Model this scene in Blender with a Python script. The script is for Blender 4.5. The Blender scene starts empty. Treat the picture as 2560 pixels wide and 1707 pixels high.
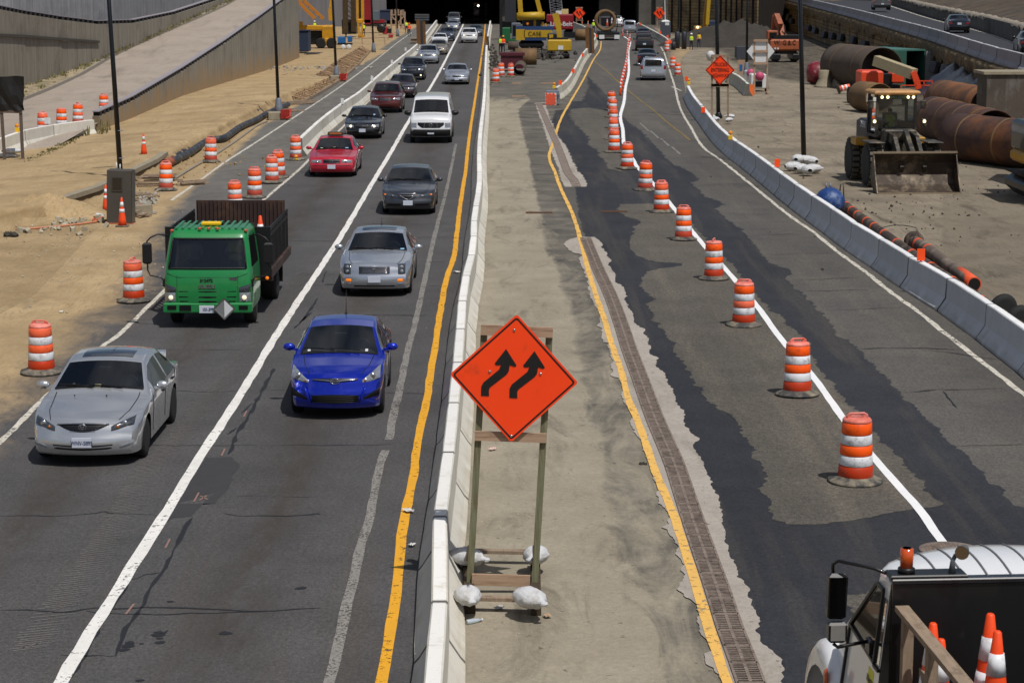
import bpy, bmesh, math, random
from math import sin, cos, pi, radians, atan2, hypot, sqrt
from mathutils import Vector, Matrix
from mathutils.geometry import tessellate_polygon
random.seed(7)
SC = bpy.context.scene
COL = SC.collection
# ---------------------------------------------------------------- camera
F, HC, YH = 5376.0, 7.8, -60.0
PITCH = math.atan((853.5-YH)/F)
cp, sp = cos(PITCH), sin(PITCH)
cd = bpy.data.cameras.new('camera'); cam = bpy.data.objects.new('camera', cd); COL.objects.link(cam)
cam.location = (0, 0, HC); cam.rotation_euler = (pi/2-PITCH, 0, 0)
cd.sensor_width = 36; cd.lens = 36*F/2560; cd.clip_start = 0.5; cd.clip_end = 9000
cd.dof.use_dof = True; cd.dof.focus_distance = 34; cd.dof.aperture_fstop = 6.3
SC.camera = cam
# ---------------------------------------------------------------- light
SUN = Vector((0.30, -0.45, 1.0)).normalized()
w = bpy.data.worlds.new("World"); SC.world = w; w.use_nodes = True
nt = w.node_tree; nt.nodes.clear()
sky = nt.nodes.new('ShaderNodeTexSky'); sky.sky_type = 'NISHITA'; sky.sun_disc = False
sky.sun_elevation = math.asin(SUN.z); sky.sun_rotation = atan2(SUN.x, SUN.y)
sky.air_density = 1.0; sky.dust_density = 2.0; sky.ozone_density = 1.0
bg = nt.nodes.new('ShaderNodeBackground'); bg.inputs[1].default_value = 0.078
wo = nt.nodes.new('ShaderNodeOutputWorld')
tc = nt.nodes.new('ShaderNodeTexCoord'); cn = nt.nodes.new('ShaderNodeTexNoise'); cn.inputs['Scale'].default_value = 3.2; cn.inputs['Detail'].default_value = 7; cn.inputs['Distortion'].default_value = .4
nt.links.new(tc.outputs['Generated'], cn.inputs['Vector']); cr_ = nt.nodes.new('ShaderNodeMapRange'); cr_.inputs[1].default_value = .5; cr_.inputs[2].default_value = .68; cr_.inputs[4].default_value = .85
cm = nt.nodes.new('ShaderNodeMix'); cm.data_type = 'RGBA'; cm.inputs[7].default_value = (9.5, 9.7, 10, 1)
nt.links.new(cn.outputs[0], cr_.inputs[0]); nt.links.new(cr_.outputs[0], cm.inputs[0]); nt.links.new(sky.outputs[0], cm.inputs[6]); nt.links.new(cm.outputs[2], bg.inputs[0]); nt.links.new(bg.outputs[0], wo.inputs[0])
sd = bpy.data.lights.new('sun', 'SUN'); sd.energy = 4.6; sd.angle = radians(0.5); sd.color = (1, .965, .92)
so = bpy.data.objects.new('sun', sd); COL.objects.link(so)
so.rotation_euler = SUN.to_track_quat('Z', 'Y').to_euler(); so.location = (20, -40, 80)
SC.view_settings.view_transform = 'Standard'; SC.view_settings.look = 'None'
SC.view_settings.exposure = -0.38; SC.view_settings.gamma = 1
SC.cycles.use_denoising = True
SC.cycles.max_bounces = 6; SC.cycles.transparent_max_bounces = 12
# ---------------------------------------------------------------- photograph <-> place
def P(px, py, h=0.0):
    """the point at height h that stands at photo pixel (px,py)"""
    a = (px-1280)/F; v = (py-853.5)/F
    dy = cp - v*sp; dz = -sp - v*cp
    t = (h-HC)/dz
    return Vector((a*t, dy*t, h))
def PZ(X, Y, py):
    v = (py-853.5)/F
    return HC + Y*(-sp - v*cp)/(cp - v*sp)
def XZ(Y, px, z):
    zc = Y*cp - (z-HC)*sp
    return (px-1280)/F*zc
def S(py, h=0): return (py-YH)*cp/(HC-h)
def Z(ox, oy, k, pts): return [(ox+x/k, oy+y/k) for x, y in pts]
def interp(path, t, key=1, val=0):
    p = sorted(path, key=lambda q: q[key])
    if t <= p[0][key]:
        a, b = p[0], p[1]
    elif t >= p[-1][key]:
        a, b = p[-2], p[-1]
    else:
        for i in range(len(p)-1):
            if p[i][key] <= t <= p[i+1][key]:
                a, b = p[i], p[i+1]; break
    d = b[key]-a[key]
    f = (t-a[key])/d if d else 0
    return a[val]+(b[val]-a[val])*f
def pl(keys, t):
    if t <= keys[0][0]: return keys[0][1]
    for i in range(len(keys)-1):
        a, b = keys[i], keys[i+1]
        if t <= b[0]:
            f = (t-a[0])/(b[0]-a[0]); return a[1]+(b[1]-a[1])*f
    return keys[-1][1]
def ss(a, b, x):
    t = max(0, min(1, (x-a)/(b-a))); return t*t*(3-2*t)
def catmull(pts, step):
    out = []
    n = len(pts)
    for i in range(n-1):
        p0 = pts[max(i-1, 0)]; p1 = pts[i]; p2 = pts[i+1]; p3 = pts[min(i+2, n-1)]
        k = max(1, int((p2-p1).length/step))
        for j in range(k):
            t = j/k
            out.append(0.5*((2*p1)+(p2-p0)*t+(2*p0-5*p1+4*p2-p3)*t*t+(3*p1-p0-3*p2+p3)*t**3))
    out.append(pts[-1]); return out
# ---------------------------------------------------------------- materials
MATS = {}
def nodes(name):
    m = bpy.data.materials.new(name); m.use_nodes = True
    return m, m.node_tree.nodes, m.node_tree.links
def rgb(h):
    if isinstance(h, str):
        h = h.lstrip('#'); c = [int(h[i:i+2], 16)/255 for i in (0, 2, 4)]
        return tuple((x/12.92 if x <= .04045 else ((x+.055)/1.055)**2.4) for x in c)
    return h
def mixc(ns, ls, fac, a, b, mode='MIX'):
    n = ns.new('ShaderNodeMix'); n.data_type = 'RGBA'; n.blend_type = mode
    for sock, v in ((0, fac), (6, a), (7, b)):
        if hasattr(v, 'is_output'): ls.new(v, n.inputs[sock])
        elif sock == 0: n.inputs[0].default_value = v
        else: n.inputs[sock].default_value = (*v[:3], 1)
    return n.outputs[2]
def noise(ns, ls, vec, scale, detail=5, rough=.6, stretch=None, dist=0):
    if stretch:
        mp = ns.new('ShaderNodeMapping'); mp.inputs['Scale'].default_value = stretch
        ls.new(vec, mp.inputs[0]); vec = mp.outputs[0]
    n = ns.new('ShaderNodeTexNoise'); n.inputs['Scale'].default_value = scale
    n.inputs['Detail'].default_value = detail; n.inputs['Roughness'].default_value = rough
    n.inputs['Distortion'].default_value = dist
    ls.new(vec, n.inputs['Vector']); return n.outputs[0]
def ramp(ns, ls, x, a, b, c=0., d=1.):
    n = ns.new('ShaderNodeMapRange'); n.inputs[1].default_value = a; n.inputs[2].default_value = b
    n.inputs[3].default_value = c; n.inputs[4].default_value = d; ls.new(x, n.inputs[0]); return n.outputs[0]
def mathn(ns, ls, op, a, b=0.):
    n = ns.new('ShaderNodeMath'); n.operation = op
    for i, v in enumerate((a, b)):
        if hasattr(v, 'is_output'): ls.new(v, n.inputs[i])
        else: n.inputs[i].default_value = v
    return n.outputs[0]
def coords(ns): return ns.new('ShaderNodeTexCoord').outputs['Object']
def M(name, col, rough=.6, metal=0., var=.12, scale=6., bump=0., coat=0., dirt=None, stretch=None, emit=None, spec=.5, tint=None, rnd=False):
    if name in MATS: return MATS[name]
    m, ns, ls = nodes(name); b = ns['Principled BSDF']; vec = coords(ns); col = rgb(col)
    if rnd:
        oi = ns.new('ShaderNodeObjectInfo'); va = ns.new('ShaderNodeVectorMath'); va.operation = 'ADD'; ls.new(vec, va.inputs[0]); ls.new(mathn(ns, ls, 'MULTIPLY', oi.outputs['Random'], 37.), va.inputs[1]); vec = va.outputs[0]
    n1 = noise(ns, ls, vec, scale, 6, .65, stretch)
    c = mixc(ns, ls, ramp(ns, ls, n1, .25, .75), tuple(x*(1-var) for x in col), tuple(min(1, x*(1+var)) for x in (tint or col)))
    if dirt:
        dc, amt, ds = dirt[:3]
        n2 = noise(ns, ls, vec, ds, 7, .7, dirt[3] if len(dirt) > 3 else None)
        c = mixc(ns, ls, ramp(ns, ls, n2, .62-amt*.35, .75-amt*.1), c, rgb(dc))
    if rnd:
        hv = ns.new('ShaderNodeHueSaturation'); ls.new(ramp(ns, ls, oi.outputs['Random'], 0, 1, .95, 1.1), hv.inputs['Value']); ls.new(ramp(ns, ls, oi.outputs['Random'], 0, 1, .92, 1.05), hv.inputs['Saturation']); ls.new(c, hv.inputs['Color']); c = hv.outputs[0]
    ls.new(c, b.inputs['Base Color'])
    b.inputs['Roughness'].default_value = rough; b.inputs['Metallic'].default_value = metal
    b.inputs['Coat Weight'].default_value = coat; b.inputs['Coat Roughness'].default_value = .04
    b.inputs['Specular IOR Level'].default_value = spec
    if emit:
        b.inputs['Emission Color'].default_value = (*rgb(emit[0]), 1); b.inputs['Emission Strength'].default_value = emit[1]
    if bump:
        bn = ns.new('ShaderNodeBump'); bn.inputs['Strength'].default_value = bump; bn.inputs['Distance'].default_value = .02
        ls.new(n1, bn.inputs['Height']); ls.new(bn.outputs[0], b.inputs['Normal'])
    MATS[name] = m; return m
def glass(name='window_glass', tint=(.30, .34, .33), refl=.07):
    if name in MATS: return MATS[name]
    m, ns, ls = nodes(name); ns.remove(ns['Principled BSDF'])
    t = ns.new('ShaderNodeBsdfTransparent')
    n = noise(ns, ls, coords(ns), 2.0, 3, .5)
    ls.new(mixc(ns, ls, n, tuple(x*.9 for x in tint), tint), t.inputs[0])
    g = ns.new('ShaderNodeBsdfGlossy'); g.inputs['Roughness'].default_value = .03; g.inputs[0].default_value = (.95, .97, 1, 1)
    f = ns.new('ShaderNodeFresnel'); f.inputs[0].default_value = 1.75
    mx = ns.new('ShaderNodeMixShader')
    ls.new(f.outputs[0], mx.inputs[0]); ls.new(t.outputs[0], mx.inputs[1]); ls.new(g.outputs[0], mx.inputs[2])
    ls.new(mx.outputs[0], ns['Material Output'].inputs[0]); MATS[name] = m; return m
def paint(name, col, metal=.0, rough=.35, coat=1., var=.03):
    return M(name, col, rough=rough, metal=metal, var=var, scale=2.5, coat=coat, dirt=None)
# ---------------------------------------------------------------- mesh builder
def rotm(r):
    return Matrix.Rotation(r[2], 3, 'Z') @ Matrix.Rotation(r[1], 3, 'Y') @ Matrix.Rotation(r[0], 3, 'X')
class MB:
    def __init__(s): s.v = []; s.f = []; s.uv = None; s.sm = []
    def add(s, vs, fs, smooth=False):
        o = len(s.v); s.v += [tuple(x) for x in vs]; s.f += [tuple(i+o for i in f) for f in fs]; s.sm += [smooth]*len(fs)
        return s
    def box(s, c, d, rot=(0, 0, 0), taper=(1, 1), ch=0.):
        hx, hy, hz = d[0]/2, d[1]/2, d[2]/2; R = rotm(rot); C = Vector(c)
        if ch > 0:
            ch = min(ch, hx*.9, hy*.9, hz*.9)
            vs = []
            for sz in (-1, 1):
                k = taper if sz > 0 else (1, 1)
                X, Y = hx*k[0], hy*k[1]
                for ring, (ox, zz) in enumerate(((ch, hz), (0, hz-ch))) if sz > 0 else enumerate(((0, hz-ch), (ch, hz))):
                    for (a, b) in ((-1, -1), (1, -1), (1, 1), (-1, 1)):
                        x0, y0 = a*(X-ox), b*(Y-ox)
                        vs.append(C+R@Vector((x0-a*ch*.0, y0, sz*zz)))
            # rings order: bottom(-):outer(z=-(hz-ch)), inner(z=-hz); top: inner(z=hz), outer(z=hz-ch)
            b0, b1, t1, t0 = 0, 4, 8, 12
            fs = []
            for i in range(4):
                j = (i+1) % 4
                fs.append((b1+i, b0+i, b0+j, b1+j)[::-1]); fs.append((b0+i, b0+j, t0+j, t0+i)); fs.append((t0+i, t0+j, t1+j, t1+i))
            fs.append((b1+3, b1+2, b1+1, b1)); fs.append((t1, t1+1, t1+2, t1+3))
            return s.add(vs, fs)
        vs = [C+R@Vector((a*hx*(taper[0] if z > 0 else 1), b*hy*(taper[1] if z > 0 else 1), z*hz)) for z in (-1, 1) for a, b in ((-1, -1), (1, -1), (1, 1), (-1, 1))]
        return s.add(vs, [(3, 2, 1, 0), (4, 5, 6, 7), (0, 1, 5, 4), (1, 2, 6, 5), (2, 3, 7, 6), (3, 0, 4, 7)])
    def beam(s, a, b, w_, h_, up=(0, 0, 1)):
        a, b = Vector(a), Vector(b); d = (b-a); n = d.normalized(); u = Vector(up)
        if abs(n.dot(u)) > .98: u = Vector((0, 1, 0))
        x = n.cross(u).normalized(); z = x.cross(n)
        vs = [p+x*sx*w_/2+z*sz*h_/2 for p in (a, b) for sx, sz in ((-1, -1), (1, -1), (1, 1), (-1, 1))]
        return s.add(vs, [(3, 2, 1, 0), (4, 5, 6, 7), (0, 1, 5, 4), (1, 2, 6, 5), (2, 3, 7, 6), (3, 0, 4, 7)])
    def tube(s, pts, r, seg=10, caps=True, smooth=True):
        pts = [Vector(p) for p in pts]; n = len(pts); rs = r if isinstance(r, (list, tuple)) else [r]*n
        vs = []; u = None
        for i, p in enumerate(pts):
            d = (pts[min(i+1, n-1)]-pts[max(i-1, 0)]).normalized()
            if u is None: u = d.orthogonal().normalized()
            else:
                u = (u-d*u.dot(d)); u = u.normalized() if u.length > 1e-6 else d.orthogonal().normalized()
            v = d.cross(u)
            vs += [p+(u*cos(2*pi*k/seg)+v*sin(2*pi*k/seg))*rs[i] for k in range(seg)]
        fs = [(i*seg+k, i*seg+(k+1) % seg, (i+1)*seg+(k+1) % seg, (i+1)*seg+k) for i in range(n-1) for k in range(seg)]
        s.add(vs, fs, smooth)
        if caps:
            s.add(vs[:seg], [tuple(range(seg))[::-1]]); s.add(vs[-seg:], [tuple(range(seg))])
        return s
    def lathe(s, prof, seg=20, c=(0, 0, 0), axis='Z', smooth=True, sx=1., sy=1., rot=None):
        C = Vector(c); vs = []
        for r, z in prof:
            for k in range(seg):
                a = 2*pi*k/seg; p = Vector((r*cos(a)*sx, r*sin(a)*sy, z))
                if axis == 'X': p = Vector((p.z, p.x, p.y))
                elif axis == 'Y': p = Vector((p.y, p.z, p.x))
                if rot is not None: p = rot @ p
                vs.append(C+p)
        n = len(prof)
        fs = [(i*seg+k, i*seg+(k+1) % seg, (i+1)*seg+(k+1) % seg, (i+1)*seg+k) for i in range(n-1) for k in range(seg)]
        s.add(vs, fs, smooth)
        if prof[0][0] > 1e-5: s.add(vs[:seg], [tuple(range(seg))[::-1]])
        if prof[-1][0] > 1e-5: s.add(vs[-seg:], [tuple(range(seg))])
        return s
    def grid(s, rows, smooth=True):
        n, m = len(rows), len(rows[0])
        return s.add([p for r in rows for p in r], [(i*m+j, i*m+j+1, (i+1)*m+j+1, (i+1)*m+j) for i in range(n-1) for j in range(m-1)], smooth)
    def prism(s, poly, z0, z1, tf=None):
        tf = tf or (lambda p: p); n = len(poly)
        vs = [tf(Vector((x, y, z))) for z in (z0, z1) for x, y in poly]
        tri = tessellate_polygon([[Vector((x, y, 0)) for x, y in poly]])
        fs = [tuple(t) for t in tri]; fs2 = [tuple(i+n for i in t)[::-1] for t in tri]
        return s.add(vs, fs+fs2+[(i, (i+1) % n, n+(i+1) % n, n+i) for i in range(n)])
    def ball(s, c, r, sx=1, sy=1, sz=1, seg=12, rings=8, rot=None):
        prof = [(r*sin(pi*i/rings), -r*cos(pi*i/rings)*sz) for i in range(rings+1)]
        prof[0] = (0, -r*sz); prof[-1] = (0, r*sz)
        return s.lathe(prof, seg, c, smooth=True, sx=sx, sy=sy, rot=rot)
    def build(s, name, mat, parent=None, fix=True, loc=None):
        me = bpy.data.meshes.new(name); me.from_pydata(s.v, [], s.f)
        me.polygons.foreach_set('use_smooth', s.sm)
        if fix:
            bm = bmesh.new(); bm.from_mesh(me); bmesh.ops.remove_doubles(bm, verts=bm.verts, dist=1e-5); bmesh.ops.delete(bm, geom=[v for v in bm.verts if not v.link_faces], context='VERTS')
            bmesh.ops.recalc_face_normals(bm, faces=bm.faces); bm.to_mesh(me); bm.free()
        me.materials.append(mat)
        o = bpy.data.objects.new(name, me); COL.objects.link(o)
        if parent is not None: o.parent = parent
        if loc is not None: o.location = loc
        return o
ORD = 'first second third fourth fifth sixth seventh eighth ninth tenth eleventh twelfth thirteenth fourteenth fifteenth sixteenth seventeenth eighteenth nineteenth twentieth'.split()
def tag(o, label=None, cat=None, group=None, kind=None):
    if label: o['label'] = label
    if cat: o['category'] = cat
    if group: o['group'] = group
    if kind: o['kind'] = kind
    return o
def thing(name, label, cat, loc=(0, 0, 0), rz=0., group=None, tilt=(0, 0)):
    o = bpy.data.objects.new(name, None); COL.objects.link(o); o.empty_display_size = .2
    o.location = loc; o.rotation_euler = (tilt[0], tilt[1], rz); return tag(o, label, cat, group)
def copy_tree(o, parent=None):
    c = o.copy(); COL.objects.link(c); c.parent = parent
    for ch in [x for x in SC.objects if x.parent == o]: copy_tree(ch, c)
    return c
KIDS = {}
def dup(o, loc=None, rz=None, label=None):
    if o.name not in KIDS:
        KIDS[o.name] = [(ch, [g for g in SC.objects if g.parent == ch]) for ch in SC.objects if ch.parent == o]
    c = o.copy(); COL.objects.link(c)
    if loc is not None: c.location = loc
    if rz is not None: c.rotation_euler[2] = rz
    if label: c['label'] = label
    for ch, gs in KIDS[o.name]:
        d = ch.copy(); COL.objects.link(d); d.parent = c
        for g in gs:
            e = g.copy(); COL.objects.link(e); e.parent = d
    return c
def text(name, body, size, mat, parent, loc, rot, ext=.002, align='CENTER', sx=1., bold=0.):
    cu = bpy.data.curves.new(name, 'FONT'); cu.body = body; cu.size = size; cu.extrude = ext; cu.align_x = align; cu.align_y = 'CENTER'
    cu.offset = bold; cu.materials.append(mat)
    tmp = bpy.data.objects.new(name, cu); COL.objects.link(tmp); dg = bpy.context.evaluated_depsgraph_get()
    me = bpy.data.meshes.new_from_object(tmp.evaluated_get(dg)); bpy.data.objects.remove(tmp); me.name = name
    if not me.materials: me.materials.append(mat)
    o = bpy.data.objects.new(name, me); COL.objects.link(o); o.parent = parent; o.location = loc; o.rotation_euler = rot; o.scale = (sx, 1, 1)
    return o
# ---------------------------------------------------------------- ground materials
def wave_mask(ns, ls, vec, scale, stretch, lo, hi): return ramp(ns, ls, noise(ns, ls, vec, scale, 7, .7, stretch), lo, hi)
def attr(ns, name):
    a = ns.new('ShaderNodeAttribute'); a.attribute_name = name; return a.outputs['Fac']
def finish(ns, ls, c, rough, h=None, bump=.3, dist=.02):
    b = ns['Principled BSDF']; ls.new(c, b.inputs['Base Color'])
    if hasattr(rough, 'is_output'): ls.new(rough, b.inputs['Roughness'])
    else: b.inputs['Roughness'].default_value = rough
    b.inputs['Specular IOR Level'].default_value = .3
    if h is not None:
        bn = ns.new('ShaderNodeBump'); bn.inputs['Strength'].default_value = bump; bn.inputs['Distance'].default_value = dist
        ls.new(h, bn.inputs['Height']); ls.new(bn.outputs[0], b.inputs['Normal'])
def sandcol(ns, ls, vec):
    n1 = noise(ns, ls, vec, .35, 8, .68); n2 = noise(ns, ls, vec, 3.0, 8, .75); n3 = noise(ns, ls, vec, .9, 6, .6, (1.6, .35, 1))
    c = mixc(ns, ls, ramp(ns, ls, n1, .35, .65), rgb('#907a58'), rgb('#b59c76'))
    c = mixc(ns, ls, ramp(ns, ls, n2, .48, .72), c, rgb('#a3906f'))
    n5 = noise(ns, ls, vec, .5, 3, .55, (2.2, .2, 1), 2.6); rt = mathn(ns, ls, 'ABSOLUTE', mathn(ns, ls, 'SUBTRACT', mathn(ns, ls, 'FRACT', mathn(ns, ls, 'MULTIPLY', n5, 8.)), .5))
    c = mixc(ns, ls, mathn(ns, ls, 'MULTIPLY', ramp(ns, ls, rt, .0, .12, .6, 0), ramp(ns, ls, n1, .38, .62)), c, rgb('#6f5a3c'))
    n6 = noise(ns, ls, vec, 9, 5, .85); c = mixc(ns, ls, ramp(ns, ls, n6, .56, .7, 0, .55), c, rgb('#6b573b')); c = mixc(ns, ls, ramp(ns, ls, n6, .44, .3, 0, .5), c, rgb('#c9b28b'))
    c = mixc(ns, ls, ramp(ns, ls, n3, .55, .75, 0, .55), c, rgb('#7b6443'))
    return c, n2
def mat_ground():
    m, ns, ls = nodes('site_dirt'); vec = coords(ns)
    sc, n2 = sandcol(ns, ls, vec)
    n1 = noise(ns, ls, vec, .22, 8, .7); n3 = noise(ns, ls, vec, .8, 8, .72, (1.5, .3, 1), .6); n4 = noise(ns, ls, vec, 14, 4, .8)
    y = mixc(ns, ls, ramp(ns, ls, n1, .38, .62), rgb('#756b5c'), rgb('#988d7a'))
    y = mixc(ns, ls, ramp(ns, ls, n3, .54, .68, 0, .8), y, rgb('#564d40'))
    y = mixc(ns, ls, ramp(ns, ls, n4, .58, .7, 0, .6), y, rgb('#4c4338'))
    n5 = noise(ns, ls, vec, .55, 3, .55, (2.6, .22, 1), 2.2); rt = mathn(ns, ls, 'ABSOLUTE', mathn(ns, ls, 'SUBTRACT', mathn(ns, ls, 'FRACT', mathn(ns, ls, 'MULTIPLY', n5, 7.)), .5))
    y = mixc(ns, ls, mathn(ns, ls, 'MULTIPLY', ramp(ns, ls, rt, .0, .13, .75, 0), ramp(ns, ls, n1, .4, .6)), y, rgb('#5e5344'))
    dk = mixc(ns, ls, ramp(ns, ls, n3, .35, .65), rgb('#3b3630'), rgb('#6b6254'))
    c = mixc(ns, ls, attr(ns, 'sand'), y, sc)
    am = mathn(ns, ls, 'ADD', attr(ns, 'dark'), ramp(ns, ls, n1, .3, .7, -.25, .25))
    c = mixc(ns, ls, ramp(ns, ls, am, .35, .65), c, dk)
    finish(ns, ls, c, .95, mathn(ns, ls, 'ADD', n2, n3), .9, .12); return m
def mat_asphalt(name, a, b, streak='#4b4540', damt=.5, gravel=.35, dark2=None):
    m, ns, ls = nodes(name); vec = coords(ns)
    n1 = noise(ns, ls, vec, .5, 8, .7); n2 = noise(ns, ls, vec, 34, 4, .95); n3 = noise(ns, ls, vec, .55, 6, .65, (2.2, .12, 1), .3); n5 = noise(ns, ls, vec, 2.2, 8, .75, (1, .5, 1))
    n6 = noise(ns, ls, vec, 9, 6, .8)
    c = mixc(ns, ls, ramp(ns, ls, n1, .3, .7), rgb(a), rgb(b))
    c = mixc(ns, ls, ramp(ns, ls, n3, .5, .68, 0, damt), c, rgb(streak))
    c = mixc(ns, ls, ramp(ns, ls, n5, .56, .72, 0, .35), c, rgb(dark2 or a))
    c = mixc(ns, ls, ramp(ns, ls, n6, .68, .74, 0, .55), c, tuple(x*.55 for x in rgb(a)))
    n7 = noise(ns, ls, vec, 17, 4, .85, (1, .7, 1)); n8 = noise(ns, ls, vec, .16, 5, .6, (1.8, .25, 1))
    g = mathn(ns, ls, 'MULTIPLY', ramp(ns, ls, n2, .32, .68, 1-gravel, 1+gravel), mathn(ns, ls, 'MULTIPLY', ramp(ns, ls, n7, .3, .7, 1-gravel*.75, 1+gravel*.75), ramp(ns, ls, n8, .3, .7, .82, 1.15)))
    hs = ns.new('ShaderNodeHueSaturation'); ls.new(g, hs.inputs['Value']); ls.new(c, hs.inputs['Color']); c = hs.outputs[0]
    tk = mathn(ns, ls, 'MULTIPLY', attr(ns, 'track'), ramp(ns, ls, noise(ns, ls, vec, 1.1, 8, .8, (1, .3, 1)), .35, .6)); c = mixc(ns, ls, mathn(ns, ls, 'MULTIPLY', tk, .8), c, rgb('#3a342e'))
    sc, sn = sandcol(ns, ls, vec)
    nd = noise(ns, ls, vec, .8, 8, .75, (1, .45, 1), .5); sh = attr(ns, 'shoulder')
    c = mixc(ns, ls, mathn(ns, ls, 'MULTIPLY', sh, .85), c, mixc(ns, ls, ramp(ns, ls, nd, .4, .65), rgb('#5f5c57'), rgb('#75726b')))
    d = mathn(ns, ls, 'ADD', attr(ns, 'dust'), ramp(ns, ls, nd, .3, .7, -.38, .38))
    d = mathn(ns, ls, 'MULTIPLY', ramp(ns, ls, d, .12, .9), ramp(ns, ls, attr(ns, 'dust'), 0, .12))
    c = mixc(ns, ls, d, c, sc)
    finish(ns, ls, c, .88, n2, .35, .01); return m
def mat_concrete(name, a, b, stain, speck=.5, satt=False, scale=1.):
    m, ns, ls = nodes(name); vec = coords(ns)
    n1 = noise(ns, ls, vec, .6*scale, 8, .7); n2 = noise(ns, ls, vec, 25, 5, .8); n3 = noise(ns, ls, vec, .9*scale, 8, .7, (1.4, .35, 1), .8); n4 = noise(ns, ls, vec, 7, 2, .5)
    n5 = noise(ns, ls, vec, 90, 2, .8)
    c = mixc(ns, ls, ramp(ns, ls, n1, .32, .68), rgb(a), rgb(b))
    c = mixc(ns, ls, ramp(ns, ls, n3, .52, .72, 0, .85), c, rgb(stain))
    c = mixc(ns, ls, ramp(ns, ls, n2, .63, .72, 0, speck), c, tuple(x*.45 for x in rgb(a)))
    c = mixc(ns, ls, ramp(ns, ls, n4, .70, .72, 0, .7), c, rgb('#4c473f'))
    if satt:
        d = mathn(ns, ls, 'ADD', attr(ns, 'dark'), ramp(ns, ls, n3, .3, .7, -.3, .3))
        c = mixc(ns, ls, ramp(ns, ls, d, .3, .7), c, mixc(ns, ls, ramp(ns, ls, n1, .35, .65), rgb('#45433f'), rgb('#716b60')))
    g = mathn(ns, ls, 'MULTIPLY', ramp(ns, ls, n5, .3, .7, .8, 1.2), ramp(ns, ls, noise(ns, ls, vec, 12, 5, .85), .32, .68, .82, 1.14))
    hs = ns.new('ShaderNodeHueSaturation'); ls.new(g, hs.inputs['Value']); ls.new(c, hs.inputs['Color'])
    finish(ns, ls, hs.outputs[0], .9, n2, .3, .01); return m
def mat_paint(name, col, wear=.35, dirtc='#7a766e', damt=.4, scale=9.):
    """road paint that has flaked away in places (real gaps in the sheet)"""
    m, ns, ls = nodes(name); vec = coords(ns); b = ns['Principled BSDF']
    n1 = noise(ns, ls, vec, scale, 9, .78); n2 = noise(ns, ls, vec, 1.3, 8, .7); n3 = noise(ns, ls, vec, 22, 4, .8)
    c = mixc(ns, ls, ramp(ns, ls, n2, .45, .75, 0, damt), rgb(col), rgb(dirtc))
    c = mixc(ns, ls, ramp(ns, ls, n3, .6, .75, 0, .4), c, rgb(dirtc))
    ls.new(c, b.inputs['Base Color']); b.inputs['Roughness'].default_value = .7
    k = mathn(ns, ls, 'ADD', n1, ramp(ns, ls, n2, .3, .7, -.08, .08))
    ls.new(ramp(ns, ls, k, wear-.02, wear+.02), b.inputs['Alpha']); return m
# ================================================================ ground, roads and markings
LA = [(-190,1250),(0,1104),(105,1000),(248,872),(304,830),(415,723),(590,562),(640,516),(741,430),(772,400),(837,337),(862,313),(903,271),(928,247),(983,196),(1002,175),(1032,143),(1049,127),(1079,96),(1103,62),(1112,48)]
LB = [(120,1760),(146,1707),(190,1636),(262,1520),(310,1452),(347,1384),(395,1316),(439,1248),(470,1181),(521,1107),(576,1030),(640,925),(676,857),(725,780),(772,715),(815,649),(851,594),(887,534),(914,485),(944,433),(972,392),(1003,340),(1007,323),(1024,299),(1062,241),(1090,200),(1106,167),(1122,132),(1144,96),(1158,63),(1164,48)]
LC = [(805,1770),(821,1707),(835,1656),(862,1537),(882,1452),(903,1357),(927,1282),(945,1180),(963,1125)]
LC2 = [(973,1098),(983,1040),(999,972),(1016,890),(1032,829),(1046,770),(1062,699),(1079,622),(1095,556),(1112,493)]
LC3 = [(1112,493),(1126,430),(1140,360)]
LD = [(940,1770),(954,1707),(971,1605),(984,1520),(995,1438),(1001,1364),(1014,1282),(1033,1190),(1040,1136),(1051,1068),(1068,994),(1076,934),(1090,851),(1101,778),(1117,693),(1136,638),(1142,584),(1150,518),(1160,452),(1164,430),(1169,378),(1177,315),(1186,260),(1194,206),(1202,154),(1210,96),(1213,64),(1214,48)]
BE = [(1074,1800),(1080,1707),(1086,1620),(1100,1564),(1097,1452),(1097,1335),(1104,1248),(1112,1191),(1120,1136),(1131,1032),(1142,934),(1147,862),(1153,796),(1155,759),(1161,704),(1177,644),(1184,595),(1186,540),(1197,471),(1199,430),(1198,384),(1201,329),(1208,269),(1212,219),(1214,165),(1217,110),(1221,80),(1226,52)]
BF = [(750,345),(804,296),(859,255),(900,228),(955,181),(996,148),(1046,107),(1068,80),(1092,50)]
BG = [(1720,214),(1733,238),(1760,271),(1795,313),(1832,345),(1878,376),(1928,412),(1978,449),(2040,491),(2102,531),(2164,573),(2232,610),(2306,657),(2394,704),(2492,768),(2570,822),(2680,905),(2850,1040)]
BH = [(1390,219),(1414,203),(1434,175),(1455,137),(1472,116),(1489,92),(1481,80),(1460,66),(1437,57),(1418,50)]
BI = [(1595,57),(1636,78),(1664,94),(1676,107)]
LL = [(1652,118),(1661,134),(1672,170),(1686,214),(1700,269),(1730,324),(1757,367),(1801,400),(1839,430),(1920,496),(1975,540),(2035,581),(2095,630),(2167,682),(2222,726),(2304,786),(2400,862),(2560,985),(2640,1050),(2800,1180)]
LM = [(1560,92),(1575,104),(1571,129),(1572,178),(1564,219),(1560,255),(1551,291),(1557,324),(1561,365),(1582,398),(1595,420),(1634,460),(1680,515),(1746,597),(1815,674),(1894,767),(1951,845),(2036,945),(2111,1050),(2190,1150),(2240,1225),(2300,1277),(2325,1313),(2352,1354),(2377,1378)]
LM[-5:] = [(2290,1262),(2312,1290),(2335,1325),(2358,1356),(2376,1374)]
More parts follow.
